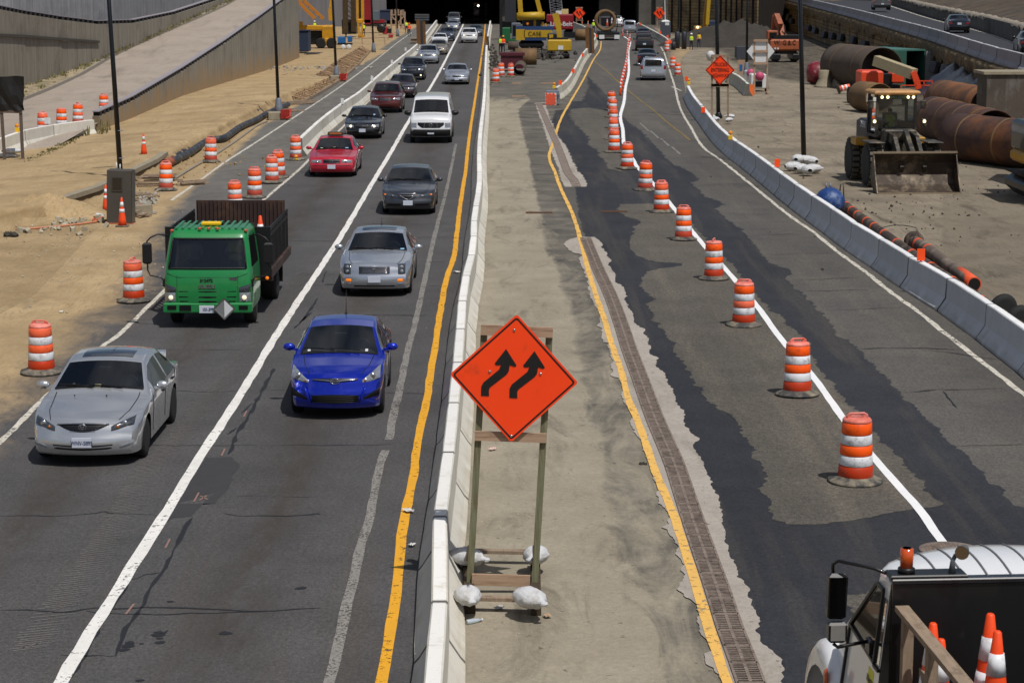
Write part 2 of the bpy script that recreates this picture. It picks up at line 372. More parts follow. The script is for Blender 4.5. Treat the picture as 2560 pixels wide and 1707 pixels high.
LN = [(1503,104),(1500,125),(1483,151),(1458,200),(1434,241),(1403,296),(1384,354),(1373,392),(1387,430),(1403,474),(1431,534),(1453,605),(1469,669),(1491,740),(1513,806),(1529,860),(1553,928),(1572,1000),(1590,1040),(1611,1098),(1631,1159),(1655,1217),(1680,1275),(1705,1347),(1726,1417),(1747,1482),(1770,1560),(1791,1624),(1819,1707),(1840,1765)]
LN2 = [(1486,154),(1516,178),(1549,208),(1595,247),(1631,274),(1669,307),(1708,337),(1724,351)]
DR1 = [(1347,258),(1370,310),(1395,367),(1419,430),(1434,449),(1442,468)]
DR2 = [(1464,595),(1494,669),(1527,740),(1554,814),(1573,872),(1604,955),(1638,1047),(1682,1149),(1711,1234),(1733,1300),(1774,1417),(1797,1482),(1822,1560),(1852,1637),(1877,1705),(1900,1770)]
XS = [(-420,1250),(-130,1104),(60,930),(200,810),(300,740),(345,660),(392,560),(430,520),(480,470),(560,405),(655,315),(793,236),(887,170),(928,137),(996,93),(1050,62),(1080,40)]
A2 = [(428,501),(507,446),(562,406),(640,356),(744,288),(848,219),(933,156),(994,107),(1030,82)]
MB_R = [(1310,180),(1330,240),(1294,274),(1299,310),(1307,340),(1320,400),(1325,430),(1345,530),(1349,585),(1360,640),(1376,655),(1392,720),(1404,760),(1417,830),(1434,900),(1448,980),(1455,1050),(1486,1100),(1490,1170),(1490,1250),(1505,1300),(1530,1370),(1560,1430),(1590,1500),(1620,1600),(1640,1707),(1650,1780)]
def setattr_f(me, name, vals):
    a = me.attributes.new(name, 'FLOAT', 'POINT'); a.data.foreach_set('value', vals)
def ysteps(y0, y1, base=10.):
    out = [y0]; y = y0
    while y > y1:
        y -= max(2.0, base*(y-YH)/900); out.append(max(y, y1))
    return out
def sheet(name, xl, xr, ys, ncol, z, mat, attrs=(), kind='structure'):
    vs = []; pix = []
    for py in ys:
        a, b = xl(py), xr(py)
        for j in range(ncol+1):
            px = a+(b-a)*j/ncol; vs.append(P(px, py, z)); pix.append((px, py))
    m = ncol+1; n = len(ys)
    me = bpy.data.meshes.new(name)
    me.from_pydata(vs, [], [(i*m+j, i*m+j+1, (i+1)*m+j+1, (i+1)*m+j) for i in range(n-1) for j in range(ncol)])
    for an, fn in attrs: setattr_f(me, an, [fn(*p) for p in pix])
    me.materials.append(mat); o = bpy.data.objects.new(name, me); COL.objects.link(o); o['kind'] = kind; return o
# the one ground sheet, out to the horizon
def g_dark(px, py):
    if px < 1400: return 0
    lim = pl([(1640, 70), (1700, 95), (1800, 130), (1880, 185), (1960, 200), (2100, 215), (2300, 260), (2600, 330)], px)
    d = 1-ss(lim-14, lim+14, py)  # dark dirt towards the timber wall, with its shade painted in as well
    return max(d, .42*(1-ss(60, 420, abs(py-(600+.2*(px-2200)))) if px > 2350 else 0))  # darker ground below the pipes: their shade painted in
gys = [2600, 2200]+ysteps(1900, 8, 22)+[0, -10, -20, -30, -38, -45, -50, -54, -57]
gxs = [-9000, -4000, -1500, -400]+[-200+k*40 for k in range(75)]+[3200, 4200, 7000, 12000]
vs = [Vector((x, -300, 0)) for x in [(g-1280)/F*60 for g in gxs]]; pix = [(g, 3000) for g in gxs]
for py in gys:
    for px in gxs: vs.append(P(px, py)); pix.append((px, py))
m_ = len(gxs); n_ = len(gys)+1
me = bpy.data.meshes.new('ground'); me.from_pydata(vs, [], [(i*m_+j, i*m_+j+1, (i+1)*m_+j+1, (i+1)*m_+j) for i in range(n_-1) for j in range(m_-1)])
setattr_f(me, 'sand', [1.-ss(1050, 1250, p[0]) for p in pix]); setattr_f(me, 'dark', [g_dark(*p) for p in pix])
me.materials.append(mat_ground()); ground = bpy.data.objects.new('ground', me); COL.objects.link(ground); ground['kind'] = 'structure'
# left carriageway
def f_dust(px, py):
    x = interp(XS, py) if py < 1250 else -420-(py-1250)*2
    w_ = pl([(40, 6), (240, 12), (480, 26), (560, 60), (700, 120), (1000, 220), (1300, 300)], py)
    return 1-ss(x-w_*.7, x+w_, px)
def f_sh(px, py):
    if py > 640: return 0
    return (1-ss(-4, 5, px-(interp(LA, py)-2)))*(1-ss(430, 640, py))
def f_tr(px, py):
    s_ = S(py); a, b = (interp(LA, py) if py < 1250 else -190-(py-1250)*1.35), interp(LB, py); d = interp(LD, py); c_ = b+(d-b)*.46
    return max(math.exp(-((px-(a+b)/2)/s_/.55)**2), math.exp(-((px-c_)/s_/.55)**2))
xl = lambda py: (interp(XS, py) if py < 1250 else -420-(py-1250)*2)-pl([(40, 8), (400, 40), (600, 160), (1250, 420)], py)
sheet('road_left', xl, lambda py: interp(BE, py)+pl([(40, 6), (400, 30), (900, 52), (1800, 110)], py)*.4, ysteps(1840, 44, 12), 70, .004,
      mat_asphalt('asphalt_worn', '#454444', '#545252', '#4c4640', damt=.6, gravel=.5), (('dust', f_dust), ('shoulder', f_sh), ('track', f_tr)))
# concrete strip between the carriageways
def f_md(px, py):
    b = interp(MB_R, py) if py > 240 else 1150
    v = ss(b-pl([(240, 5), (1700, 30)], py), b+pl([(240, 8), (1700, 60)], py), px)*pl([(240, 1), (480, .95), (560, .72), (800, .56), (1700, .42)], py)
    return max(v, 1-ss(236, 262, py))
sheet('median', lambda py: interp(BE, py), lambda py: max(interp(LN, py) if py > 110 else 1500, 1200)+6, ysteps(1840, 44, 14), 50, .008,
      mat_concrete('median_concrete', '#857d6c', '#9b9280', '#5f584c', satt=True), (('dark', f_md),))
# right carriageway
sheet('road_right', lambda py: (interp(LN, py) if py > 150 else 1390), lambda py: pl([(40, 1600), (100, 1668), (112, 1740), (150, 1700), (240, 1716), (400, 1860), (760, 2450), (1040, 2800), (1400, 3300), (1900, 3900)], py), ysteps(1840, 44, 12), 60, .012,
      mat_asphalt('asphalt_right', '#4a4846', '#5b5751', '#655f55', .5, .5), (('dust', lambda x, y: (.75*ss(1650, 1700, x)*ss(96, 110, y)*(1-ss(150, 185, y))) if y < 190 else 0), ('shoulder', lambda x, y: 0)))
from mathutils import noise as mno
def jagpoly(pts, amp=.04, step=.16):
    """pixel outline -> ragged outline on the ground"""
    g = [P(x, y) for x, y in pts]; out = []; n = len(g)
    for i in range(n):
        a, b = g[i], g[(i+1) % n]; L = (b-a).length; st = step*max(1, a.y/40)
        k = max(1, min(90, int(L/st))); nrm = Vector((-(b-a).y, (b-a).x, 0)).normalized() if L > 1e-6 else Vector((1, 0, 0))
        for j in range(k):
            p = a.lerp(b, j/k); out.append(p+nrm*(mno.noise(p*1.7)*amp*2.2+mno.noise(p*6.3)*amp*1.6+random.uniform(-.35, .35)*amp)*max(1, a.y/70))
    return [(p.x, p.y) for p in out]
def patch(name, polys, z, mat, amp=.04, step=.16):
    mb = MB()
    for pts in polys:
        pp = jagpoly(pts, amp, step)
        tri = tessellate_polygon([[Vector((x, y, 0)) for x, y in pp]])
        mb.add([(x, y, z) for x, y in pp], [tuple(t) for t in tri])
    o = mb.build(name, mat, fix=True); o['kind'] = 'structure'
    for pz in o.data.polygons:
        if pz.normal.z < 0: pz.flip()
    return o
mA = mat_asphalt('asphalt_new', '#26272c', '#323337', '#48443f', .7, .45, '#212226')
mG = mat_asphalt('asphalt_milled', '#4c4841', '#5d5850', '#6a6357', .6, .6)
R3 = (1280, 0, 3.647); RM = (1280, 430, 3.647); RB = (1400, 860, 2.94); RR = (1920, 430, 3.647); RC = (2000, 860, 2.904); RD = (1500, 1300, 3.853)
dark_right = Z(*R3, [(690,700),(840,845),(890,930),(920,1000),(1010,1070),(1080,1130),(1180,1200),(1290,1310),(1390,1430),(1450,1490),(1620,1568)]) + \
    Z(*RM, [(1720,72),(1630,100),(1700,160),(1760,230),(1900,270),(1920,300),(1850,335),(1980,450),(2100,530),(2150,600),(2250,700)]) + \
    Z(*RR, [(0,830),(80,850),(190,900),(220,935),(160,960),(240,1060),(350,1140),(480,1290),(560,1370),(600,1420),(640,1490)]) + \
    Z(*RC, [(390,10),(470,90),(520,150),(600,230),(640,270),(720,340),(800,440),(900,530),(1000,610),(1080,700),(1120,750),(1200,820),(1290,900),(1370,990),(1480,1060),(1470,1100),(1520,1140),(1570,1175),(1700,1210),(2600,1500)])
dark_left = [(1900,1765),(1860,1700),(1790,1500),(1730,1290),(1600,940),(1500,680),(1450,560)] + Z(*R3, [(560,1568),(440,1300),(360,1120),(400,1010),(520,1000),(545,930),(640,925),(700,800)])
patch('road_patch', [dark_right+[(2950,1765)]+dark_left], .016, mA, .05, .09)
G1 = Z(*RM, [(1250,292),(1100,296),(1000,300),(955,340),(1000,390),(1100,430),(1180,460),(1110,500),(1100,570),(1075,600),(1070,680),(1100,740),(1200,800),(1350,830),(1565,838),(1560,852),(1400,880),(1240,910),(1160,1010),(1200,1090),(1290,1160),(1240,1210),(1280,1300),(1330,1400),(1400,1500)]) + \
    Z(*RB, [(840,0),(850,80),(900,130),(950,230),(1040,350),(1080,420),(1200,500),(1310,580),(1350,680),(1410,760),(1440,860),(1510,910),(1500,1000),(1460,1080),(1530,1180),(1600,1280),(1660,1330)]) + \
    Z(*RC, [(150,1316),(300,1300),(500,1260),(700,1230),(900,1200),(1020,1180),(960,1130),(900,1040),(800,920),(700,810),(600,700),(480,560),(330,420),(200,260),(110,140),(60,0)]) + \
    Z(*RM, [(2334,1235),(2180,1080),(2050,880),(1900,760),(1750,600),(1650,500),(1600,420),(1480,330)])
G2 = Z(*R3, [(520,1000),(545,1090),(620,1180),(700,1250),(700,1330),(780,1380),(800,1440),(870,1490),(860,1540),(990,1568),(1000,1480),(960,1300),(930,1100),(880,1020),(700,985)])
G3 = Z(1960, 1277, 3.647, [(560,800),(700,755),(800,710),(930,678),(1400,700),(1500,900),(1200,1150),(900,1300),(640,1050)])
patch('road_patch', [G1, G2, G3], .020, mG, .055, .09)
mC = mat_concrete('patch_concrete', '#978f85', '#a9a197', '#81796e', .35)
C_low = Z(*RM, [(590,600),(750,600),(780,625),(820,650),(812,690),(850,740),(905,820),(880,850),(940,940),(945,1010),(1015,1060),(1052,1140),(1028,1180),(1070,1260),(1112,1320),(1108,1370),(1190,1440),(1225,1500)]) + \
    Z(*RB, [(655,0),(665,80),(718,110),(700,160),(765,220),(805,300),(850,430),(912,500),(918,580),(960,650),(1014,710),(982,770),(1045,860),(1060,930),(1095,970),(1108,1040),(1155,1110),(1180,1200)]) + \
    Z(*RD, [(1185,0),(1165,50),(1222,130),(1200,190),(1235,260),(1250,370),(1300,440),(1328,520),(1318,560),(1380,600),(1438,680),(1418,740),(1468,800),(1480,900),(1528,990),(1530,1090),(1562,1140),(1538,1180),(1580,1210),(1655,1270),(1700,1340),(1768,1420),(1760,1568),(1790,1720),
      (1260,1720),(1170,1568),(1100,1480),(1020,1400),(1000,1300),(1055,1250),(1050,1190),(970,1080),(918,990),(962,930),(930,840),(808,740),(762,630),(800,540),(772,480),(800,440),(740,300),(715,200),(640,115),(595,80),(680,48)]) + \
    Z(*RB, [(805,1270),(730,1170),(718,1060),(688,1000),(692,940),(640,850),(620,760),(540,640),(513,590),(552,540),(500,450),(450,370),(457,330),(430,260),(372,240),(388,140),(352,0)]) + \
    Z(*RM, [(820,1560),(830,1480),(790,1400),(810,1330),(780,1260),(700,1110),(690,1010),(640,860),(610,810),(640,765),(520,722),(462,665),(500,630)])
C_up = Z(*R3, [(300,940),(345,1080),(385,1180),(420,1250),(500,1350),(545,1450),(600,1568)]) + Z(*RM, [(605,0),(655,50),(680,110),(680,142),(480,142),(450,90),(430,10)]) + Z(*R3, [(430,1560),(350,1370),(300,1210),(250,1060),(208,940)])
patch('concrete_patch', [C_low, C_up], .024, mC, .028, .07)
def line(name, path, w_, z, mat, jag=.012, w2=None):
    pts = catmull([P(x, y, z) for x, y in path], .5); vs = []; n = len(pts)
    out = [pts[0]]
    for p in pts[1:]:
        if (p-out[-1]).length > max(.12, p.y*.004): out.append(p)
    pts = out; n = len(pts)
    for i, p in enumerate(pts):
        d = (pts[min(i+1, n-1)]-pts[max(i-1, 0)]).normalized(); s_ = Vector((d.y, -d.x, 0)); ww = (w_+((w2 or w_)-w_)*i/n)/2
        vs += [p-s_*(ww+random.uniform(-jag, jag)), p+s_*(ww+random.uniform(-jag, jag))]
    mb = MB().add(vs, [(2*i, 2*i+1, 2*i+3, 2*i+2) for i in range(n-1)])
    o = mb.build(name, mat); o['kind'] = 'structure'
    for pz in o.data.polygons:
        if pz.normal.z < 0: pz.flip()
    return o
mWp = mat_paint('white_road_paint', '#e3e0da', .405, '#8a857c', .35); mWo = mat_paint('old_white_road_paint', '#cfc9bb', .44, '#79736a', .55)
mWf = mat_paint('faded_white_paint', '#8f8b84', .47, '#5e5b57', .6, 26); mY = mat_paint('yellow_road_paint', '#e0a11c', .41, '#8f7136', .3)
mYp = mat_paint('pale_yellow_paint', '#e3b258', .42, '#a08d68', .35); mYf = mat_paint('faded_yellow_paint', '#85703c', .46, '#5a564c', .7, 16); mWn = mat_paint('new_white_paint', '#e6e6e6', .30, '#a6a5a2', .25)
for _ in range(2): LB = [LB[0]]+[((a[0]+2*b[0]+c[0])/4, (a[1]+2*b[1]+c[1])/4) for a, b, c in zip(LB, LB[1:], LB[2:])]+[LB[-1]]
line('road_marking', LA, .12, .009, mWo); line('road_marking', LB, .17, .009, mWp, .014, .22)
line('road_marking', LC, .135, .009, mWf); line('road_marking', LC2, .14, .009, mWf, .012, .12); line('road_marking', LC3, .12, .009, mWf)
line('road_marking', LD, .14, .009, mY, .01, .16); line('road_marking', LL, .13, .017, mWo, .02); line('road_marking', LM, .22, .025, mWn, .006, .14)
line('road_marking', LN, .13, .029, mYp, .01, .13); line('road_marking', LN2, .14, .021, mYf); line('road_marking', A2, .12, .009, mWo)
line('road_marking', [(1680,217),(1704,228)], .14, .021, mWo)
for a_ in (.08, .3, .52, .75):   # old lane dashes on the right carriageway
    x0 = 1590+a_*120; line('road_marking', [(x0, 300+a_*90), (x0+22, 320+a_*90)], .1, .021, mWf)
# trench drain with grates
mIron = M('grate_iron', '#8f8074', .65, .35, .3, 18, .3, dirt=('#5a4c42', .4, 5))
mSlot = M('grate_slot', '#0d0c0b', .95)
def drain(path, label, step=.5):
    t = thing('trench_drain', label, 'drain grate', group='trench drains')
    pts = catmull([P(x, y, .029) for x, y in path], .2); acc = [pts[0]]
    for p in pts[1:]:
        if (p-acc[-1]).length >= step: acc.append(p)
    fr = MB(); sl = MB(); W_ = .155; n = len(acc)
    for i in range(n-1):
        a, b = acc[i], acc[i+1]; d = (b-a); d.z = 0; L = d.length; d.normalize(); s_ = Vector((d.y, -d.x, 0)); pn = MB(); zz = Vector((0, 0, .01))
        sl.add([a-s_*W_, a+s_*W_, b+s_*W_, b-s_*W_], [(0, 1, 2, 3)])
        for e in (-W_, W_): fr.beam(a+s_*e, b+s_*e, .03, .03)
        pn.beam(a+d*.02, b-d*.02, .04, .026); pn.beam(a+d*.03-s_*W_, a+d*.03+s_*W_, .05, .03)
        if a.y < 75:
            k = 9 if a.y < 45 else 6
            for q in range(1, k): c = a+d*L*q/k; pn.beam(c-s_*W_, c+s_*W_, .026*9/k, .022)
        else: pn.add([a-s_*W_+zz, a+s_*W_+zz, b+s_*W_+zz, b-s_*W_+zz], [(0, 1, 2, 3)])
        pn.build('grate_panel', mIron, t)
    sl.build('channel', mSlot, t); fr.build('frame', mIron, t)
drain(DR2, 'long rusty trench drain grate running down beside the pale yellow line in the foreground')
drain(DR1, 'shorter rusty trench drain grate farther up the road crossed by the yellow line', .9)
# cracks and tar seal on the left carriageway
mT = M('tar_seal', '#1d1c1e', .6, var=.2)
def crackline(pts, w0=.03, z=.0085, amp=.05, zz=None):
    g = [P(x, y, z) for x, y in pts]; out = []
    for i in range(len(g)-1):
        k = max(2, int((g[i+1]-g[i]).length/.25))
        for j in range(k): out.append(g[i].lerp(g[i+1], j/k)+Vector((random.uniform(-amp, amp)*.4, random.uniform(-amp, amp), 0)))
    out.append(g[-1]); vs = []; n = len(out)
    for i, p in enumerate(out):
        d = (out[min(i+1, n-1)]-out[max(i-1, 0)]).normalized(); s_ = Vector((d.y, -d.x, 0)); ww = w0*random.uniform(.12, .62)*(.3 if i in (0, n-1) else 1)
        vs += [p-s_*ww, p+s_*ww]
    CR.add(vs, [(2*i, 2*i+1, 2*i+3, 2*i+2) for i in range(n-1)])
CR = MB()
RL = (0, 1180, 2.94)
for pts, w0 in [([(0,322),(400,318),(700,300),(760,290),(860,305),(1160,312)], .035), ([(1650,300),(1760,318),(2100,325),(2300,305),(2352,310)], .05), ([(0,1012),(200,1005),(320,1022),(520,1028),(620,1000),(800,1003),(1060,990),(1500,1000),(2000,1018),(2352,995)], .05),
        ([(620,1025),(780,1035),(1040,1035),(1240,1048),(1560,1030),(1960,1022)], .04), ([(1410,335),(1340,450),(1290,540),(1240,650),(1180,740),(1110,850),(1060,960),(1000,1040),(930,1150),(890,1220),(850,1350)], .07), ([(450,1345),(620,1345),(840,1352)], .04),
        ([(960,790),(1060,750),(1180,735)], .04), ([(940,800),(900,890),(820,1010),(760,1090),(690,1230),(620,1350),(560,1440),(490,1545)], .06), ([(1240,1165),(1150,1200)], .05), ([(1700,178),(1900,172),(2352,185)], .015)]:
    crackline(Z(*RL, pts), w0)
R0 = (0, 830, 3.647); RBL = (640, 780, 3.647); RBM = (640, 430, 3.647)
for pts, w0 in [([(1330,1030),(1480,1028),(1700,1032),(2334,1028)], .03), ([(0,548),(340,552)], .025), ([(1560,530),(1900,545),(2334,530)], .03), ([(1120,155),(1800,158),(2200,162)], .02), ([(2334,640),(2250,800),(2180,900),(2080,1110)], .09), ([(2200,740),(2280,660),(2334,640)], .05), ([(2080,930),(2160,870)], .05)]:
    crackline(Z(*R0, pts), w0)
for pts, w0 in [([(0,715),(240,708),(320,712)], .03), ([(1150,732),(1330,738),(1600,745)], .04), ([(0,1210),(400,1212),(900,1215),(1240,1200)], .035), ([(480,20),(1000,25),(1640,30)], .02), ([(170,510),(100,640),(0,820)], .09), ([(1200,340),(1560,350)], .02), ([(500,0),(430,70),(350,150)], .06), ([(1530,730),(1580,745)], .03)]:
    crackline(Z(*RBL, pts), w0)
for pts, w0 in [([(520,1300),(1000,1302),(1560,1310)], .03), ([(250,1030),(770,1030)], .03), ([(1420,1030),(1700,1040)], .03), ([(300,628),(860,632)], .035), ([(1400,600),(1800,590)], .035), ([(700,470),(1230,475),(1820,478)], .04), ([(1400,815),(1750,820)], .03), ([(400,1380),(520,1220),(560,1150)], .08), ([(600,1010),(640,900)], .06), ([(150,215),(1020,210)], .02), ([(1690,1110),(1740,1100)], .04)]:
    crackline(Z(*RBM, pts), w0)
for y_, x0, x1 in [(400,880,1165),(372,780,1000),(335,1010,1170),(300,900,1180),(270,925,1185),(232,1000,1190),(205,960,1190),(180,1010,1195)]: crackline([(x0, y_), ((x0+x1)/2, y_+1), (x1, y_)], .035)
for pts, w0 in [([(410,35),(700,25),(900,30),(1180,40)], .05), ([(850,32),(1100,60),(1300,95),(1480,115)], .035), ([(740,352),(1000,330),(1480,318)], .045), ([(1040,340),(1140,460)], .03), ([(1100,740),(1400,735),(1640,725)], .045)]:
    for q in (Z(*RC, pts),): crackline(q, w0, .0245)
for pts, w0 in [([(0,572),(350,562)], .045), ([(0,752),(600,735)], .045), ([(180,985),(500,975),(880,955)], .04), ([(320,1085),(990,1065)], .035), ([(470,1262),(1240,1232)], .04), ([(0,412),(160,408)], .03)]: crackline(Z(*RR, pts), w0, .0245)
for pts, w0 in [([(1690,120),(2100,105),(2334,150)], .04), ([(1500,380),(2334,385)], .03), ([(2120,575),(2334,570)], .04)]: crackline(Z(*RM, pts), w0, .0245)
ck = CR.build('road_cracks', mT, fix=False); ck['kind'] = 'structure'
for pz in ck.data.polygons:
    if pz.normal.z < 0: pz.flip()
spots_ = MB()
for x, y, r in Z(*RL, [(1165,1180)])and [(1165,1175,.07),(1160,1195,.09),(1170,1218,.05),(1175,1248,.07),(955,1250,.07),(945,1275,.1),(910,1302,.08),(1655,1180,.09),(2212,850,.09),(1040,1258,.03),(1250,948,.05),(1030,1528,.05)]:
    c = P(x/2.94, 1180+y/2.94, .0087); spots_.add([c+Vector((r*random.uniform(.7, 1.2)*cos(a), r*.8*random.uniform(.7, 1.2)*sin(a), 0)) for a in [k*pi/5 for k in range(10)]], [tuple(range(10))])
o = spots_.build('oil_stains', mT); o['kind'] = 'structure'
# milled patch + ground-off hatching of the old lane line, and darker square repair
patch('road_repair', [Z(*R0, [(1870,1150),(2120,1140),(2180,1200),(2100,1380),(1960,1568),(1620,1568)]) + Z(*RL, [(1570,150),(1490,240),(1400,330),(1280,340),(1230,370),(1290,230),(1360,110)])], .0075, M('repair_asphalt', '#343335', .9, var=.15, scale=3), .02, .2)
mHt = M('milled_groove', '#676460', .95, var=.35, scale=20)
HM = MB()
hp = catmull([P(x, y, .0085) for x, y in [(70,1620),(150,1520),(262,1345),(330,1230),(430,1110),(520,1000),(620,880),(700,760),(760,680)]], .1)
for i, p in enumerate(hp[:-1]):
    d = (hp[i+1]-p).normalized(); s_ = Vector((d.y, -d.x, 0)); k = random.uniform(.7, 1.1)*(.35 if random.random() < .12 else 1); off = .1*mno.noise(p*.4)
    c = p+s_*(off+random.uniform(-.03, .03)); a = (c-s_*.24*k-d*.09); b = (c+s_*.24*k+d*.09); t_ = Vector((.0, .016, 0)); HM.add([a-t_, b-t_*.6, b+t_*.6, a+t_], [(0, 1, 2, 3)])
o = HM.build('road_scarring', mHt, fix=False); o['kind'] = 'structure'
for pz in o.data.polygons:
    if pz.normal.z < 0: pz.flip()
mPk = M('survey_paint', '#86695e', .9)
SP = MB()
for a, b in [((1462,148),(1425,215)), ((1470,172),(1528,200)), ((1520,170),(1465,206)), ((1248,490),(1215,555)), ((985,965),(925,1040))]:
    a, b = P(a[0]/2.94, 1180+a[1]/2.94, .011), P(b[0]/2.94, 1180+b[1]/2.94, .011); d = (b-a).normalized(); s_ = Vector((d.y, -d.x, 0))*.014; SP.add([a-s_, a+s_, b+s_, b-s_], [(0, 1, 2, 3)])
for a, b in [((2250,715),(2222,770)), ((2050,1060),(2020,1125))]:
    a, b = P(a[0]/3.647, 830+a[1]/3.647, .011), P(b[0]/3.647, 830+b[1]/3.647, .011); d = (b-a).normalized(); s_ = Vector((d.y, -d.x, 0))*.014; SP.add([a-s_, a+s_, b+s_, b-s_], [(0, 1, 2, 3)])
o = SP.build('survey_marking', mPk, fix=False); o['kind'] = 'structure'
# manhole, two gutter grates, flush plates
def disc_thing(name, label, px, py, rx, ry, z, mat, cat):
    c = P(px, py, z); t = thing(name, label, cat, c)
    MB().lathe([(0.001, .006), (rx*.86, .006), (rx*.88, .002), (rx, .004), (rx, -.01)], 32).build('cover', mat, t)
    mb = MB()
    for k in range(-6, 7):
        h = sqrt(max(0, (rx*.82)**2-(k*rx*.13)**2)); mb.beam((k*rx*.13, -h, .008), (k*rx*.13, h, .008), .012, .006); mb.beam((-h, k*rx*.13, .008), (h, k*rx*.13, .008), .012, .006)
    mb.build('tread_pattern', mIron, t)
disc_thing('manhole_cover', 'round iron manhole cover painted over by the white line end beside the white truck', 2374, 1373, .42, .42, .028, mIron, 'manhole cover')
def gutter(label, px, py, w_, z):
    c = P(px, py, z); t = thing('storm_grate', label, 'drain grate', c, group='small storm grates across the road')
    MB().box((0, 0, 0), (w_, .42, .008)).build('channel', mSlot, t)
    mb = MB(); n = 12
    for k in range(n+1): mb.box((-w_/2+k*w_/n, 0, .006), (.028, .42, .016))
    for s_ in (-1, 1): mb.box((0, s_*.2, .006), (w_, .03, .014))
    mb.build('grate_bars', M('rust_grate', '#6b4a33', .8, .1, .3, 9), t)
gutter('rust-brown storm grate in the concrete median left of the yellow line', 1348, 532, .86, .014)
gutter('dark storm grate in the fresh asphalt between the yellow line and the drums', 1536, 529, .86, .024)
# ================================================================ barriers
def mat_barrier(name, base, top, stain, streak=.5):
    m, ns, ls = nodes(name); vec = coords(ns)
    n1 = noise(ns, ls, vec, 1.2, 8, .7); n2 = noise(ns, ls, vec, 2.4, 8, .75, (1, 1, .25)); n3 = noise(ns, ls, vec, 26, 6, .8)
    oi = ns.new('ShaderNodeObjectInfo')
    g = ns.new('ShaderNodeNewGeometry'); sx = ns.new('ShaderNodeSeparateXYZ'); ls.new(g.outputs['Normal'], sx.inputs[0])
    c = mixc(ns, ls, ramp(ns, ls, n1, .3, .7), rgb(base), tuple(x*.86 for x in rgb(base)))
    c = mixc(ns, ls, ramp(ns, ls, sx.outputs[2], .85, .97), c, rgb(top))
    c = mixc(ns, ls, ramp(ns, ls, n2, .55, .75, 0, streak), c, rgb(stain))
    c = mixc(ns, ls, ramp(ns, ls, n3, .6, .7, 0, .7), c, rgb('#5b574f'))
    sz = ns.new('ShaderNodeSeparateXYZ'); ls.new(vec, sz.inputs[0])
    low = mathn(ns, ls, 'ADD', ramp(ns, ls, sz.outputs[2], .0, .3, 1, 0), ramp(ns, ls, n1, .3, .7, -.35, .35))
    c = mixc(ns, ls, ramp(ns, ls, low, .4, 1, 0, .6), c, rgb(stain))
    gs = ns.new('ShaderNodeSeparateXYZ'); ls.new(ns.new('ShaderNodeTexCoord').outputs['Generated'], gs.inputs[0])
    c = mixc(ns, ls, ramp(ns, ls, mathn(ns, ls, 'ABSOLUTE', mathn(ns, ls, 'SUBTRACT', gs.outputs[1], .5)), .485, .497, 0, .8), c, rgb('#3d3a35'))
    v = ns.new('ShaderNodeHueSaturation'); ls.new(ramp(ns, ls, oi.outputs['Random'], 0, 1, .88, 1.04), v.inputs['Value']); ls.new(c, v.inputs['Color'])
    finish(ns, ls, v.outputs[0], .85, n3, .25, .01); return m
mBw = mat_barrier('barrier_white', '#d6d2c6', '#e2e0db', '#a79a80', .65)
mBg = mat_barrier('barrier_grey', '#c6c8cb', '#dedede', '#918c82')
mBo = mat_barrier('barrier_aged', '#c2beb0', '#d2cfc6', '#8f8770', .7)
SEGMESH = {}
def barrier(path, h, mat, label, group, seglen=3.75, name='concrete_barrier', px_h=None, tall=.81, pts=None, flip=False):
    pts = pts or catmull([P(x, y, h) for x, y in path], .3)
    pts = [Vector((p.x, p.y, p.z-h)) for p in pts] if pts and px_h is None else pts
    acc = [pts[0]]; k = 0
    for p in pts[1:]:
        if (p-acc[-1]).length >= seglen: acc.append(p)
    out = []
    for i in range(len(acc)-1):
        a, b = acc[i], acc[i+1]; d = b-a; L = d.length
        key = (mat.name, round(L, 1), tall, i % 3)
        if key not in SEGMESH:
            prof = [(.30, 0), (.30, .07), (.245, .13), (.115, .33), (.095, tall-.02), (.075, tall)]
            prof = prof+[(-x, z) for x, z in prof[::-1]]
            mb = MB(); n = len(prof); Lh = L/2-.018; ns_ = 6; rows = []
            r = random.Random(i*7+3)
            for q in range(ns_+1):
                y = -Lh+2*Lh*q/ns_; e = .05 if q in (0, ns_) else 0
                rows.append([(x*(1-e*.6)+r.uniform(-.003, .003), y, z-(e*.3 if z > .5 else 0)) for x, z in prof])
            mb.grid(rows, False); mb.add(rows[0], [tuple(range(n))]); mb.add(rows[-1], [tuple(range(n))[::-1]])
            # lifting slots at the foot
            o = mb.build(name, mat); SEGMESH[key] = o.data
            me = o.data; bpy.data.objects.remove(o)
        o = bpy.data.objects.new(name, SEGMESH[key]); COL.objects.link(o)
        o.location = (a+b)/2; o.rotation_euler = (math.asin(max(-1, min(1, d.z/L))), 0, atan2(d.y, d.x)-pi/2)
        tag(o, label, 'concrete barrier', group); out.append(o)
    return out
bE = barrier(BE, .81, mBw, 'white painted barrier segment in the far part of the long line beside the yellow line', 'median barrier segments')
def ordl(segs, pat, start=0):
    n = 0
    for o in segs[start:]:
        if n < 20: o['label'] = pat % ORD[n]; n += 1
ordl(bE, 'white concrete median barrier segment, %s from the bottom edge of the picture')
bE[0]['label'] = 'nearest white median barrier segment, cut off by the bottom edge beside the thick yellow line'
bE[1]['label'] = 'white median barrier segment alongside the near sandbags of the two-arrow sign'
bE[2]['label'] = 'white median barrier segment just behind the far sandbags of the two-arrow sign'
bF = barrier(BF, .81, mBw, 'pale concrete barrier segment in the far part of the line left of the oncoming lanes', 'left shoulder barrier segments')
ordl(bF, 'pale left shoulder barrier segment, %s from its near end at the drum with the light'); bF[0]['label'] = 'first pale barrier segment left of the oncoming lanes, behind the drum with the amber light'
bG = barrier(BG, .81, mBg, 'grey concrete barrier segment with bright top in the line right of the outgoing lanes', 'right side barrier segments')
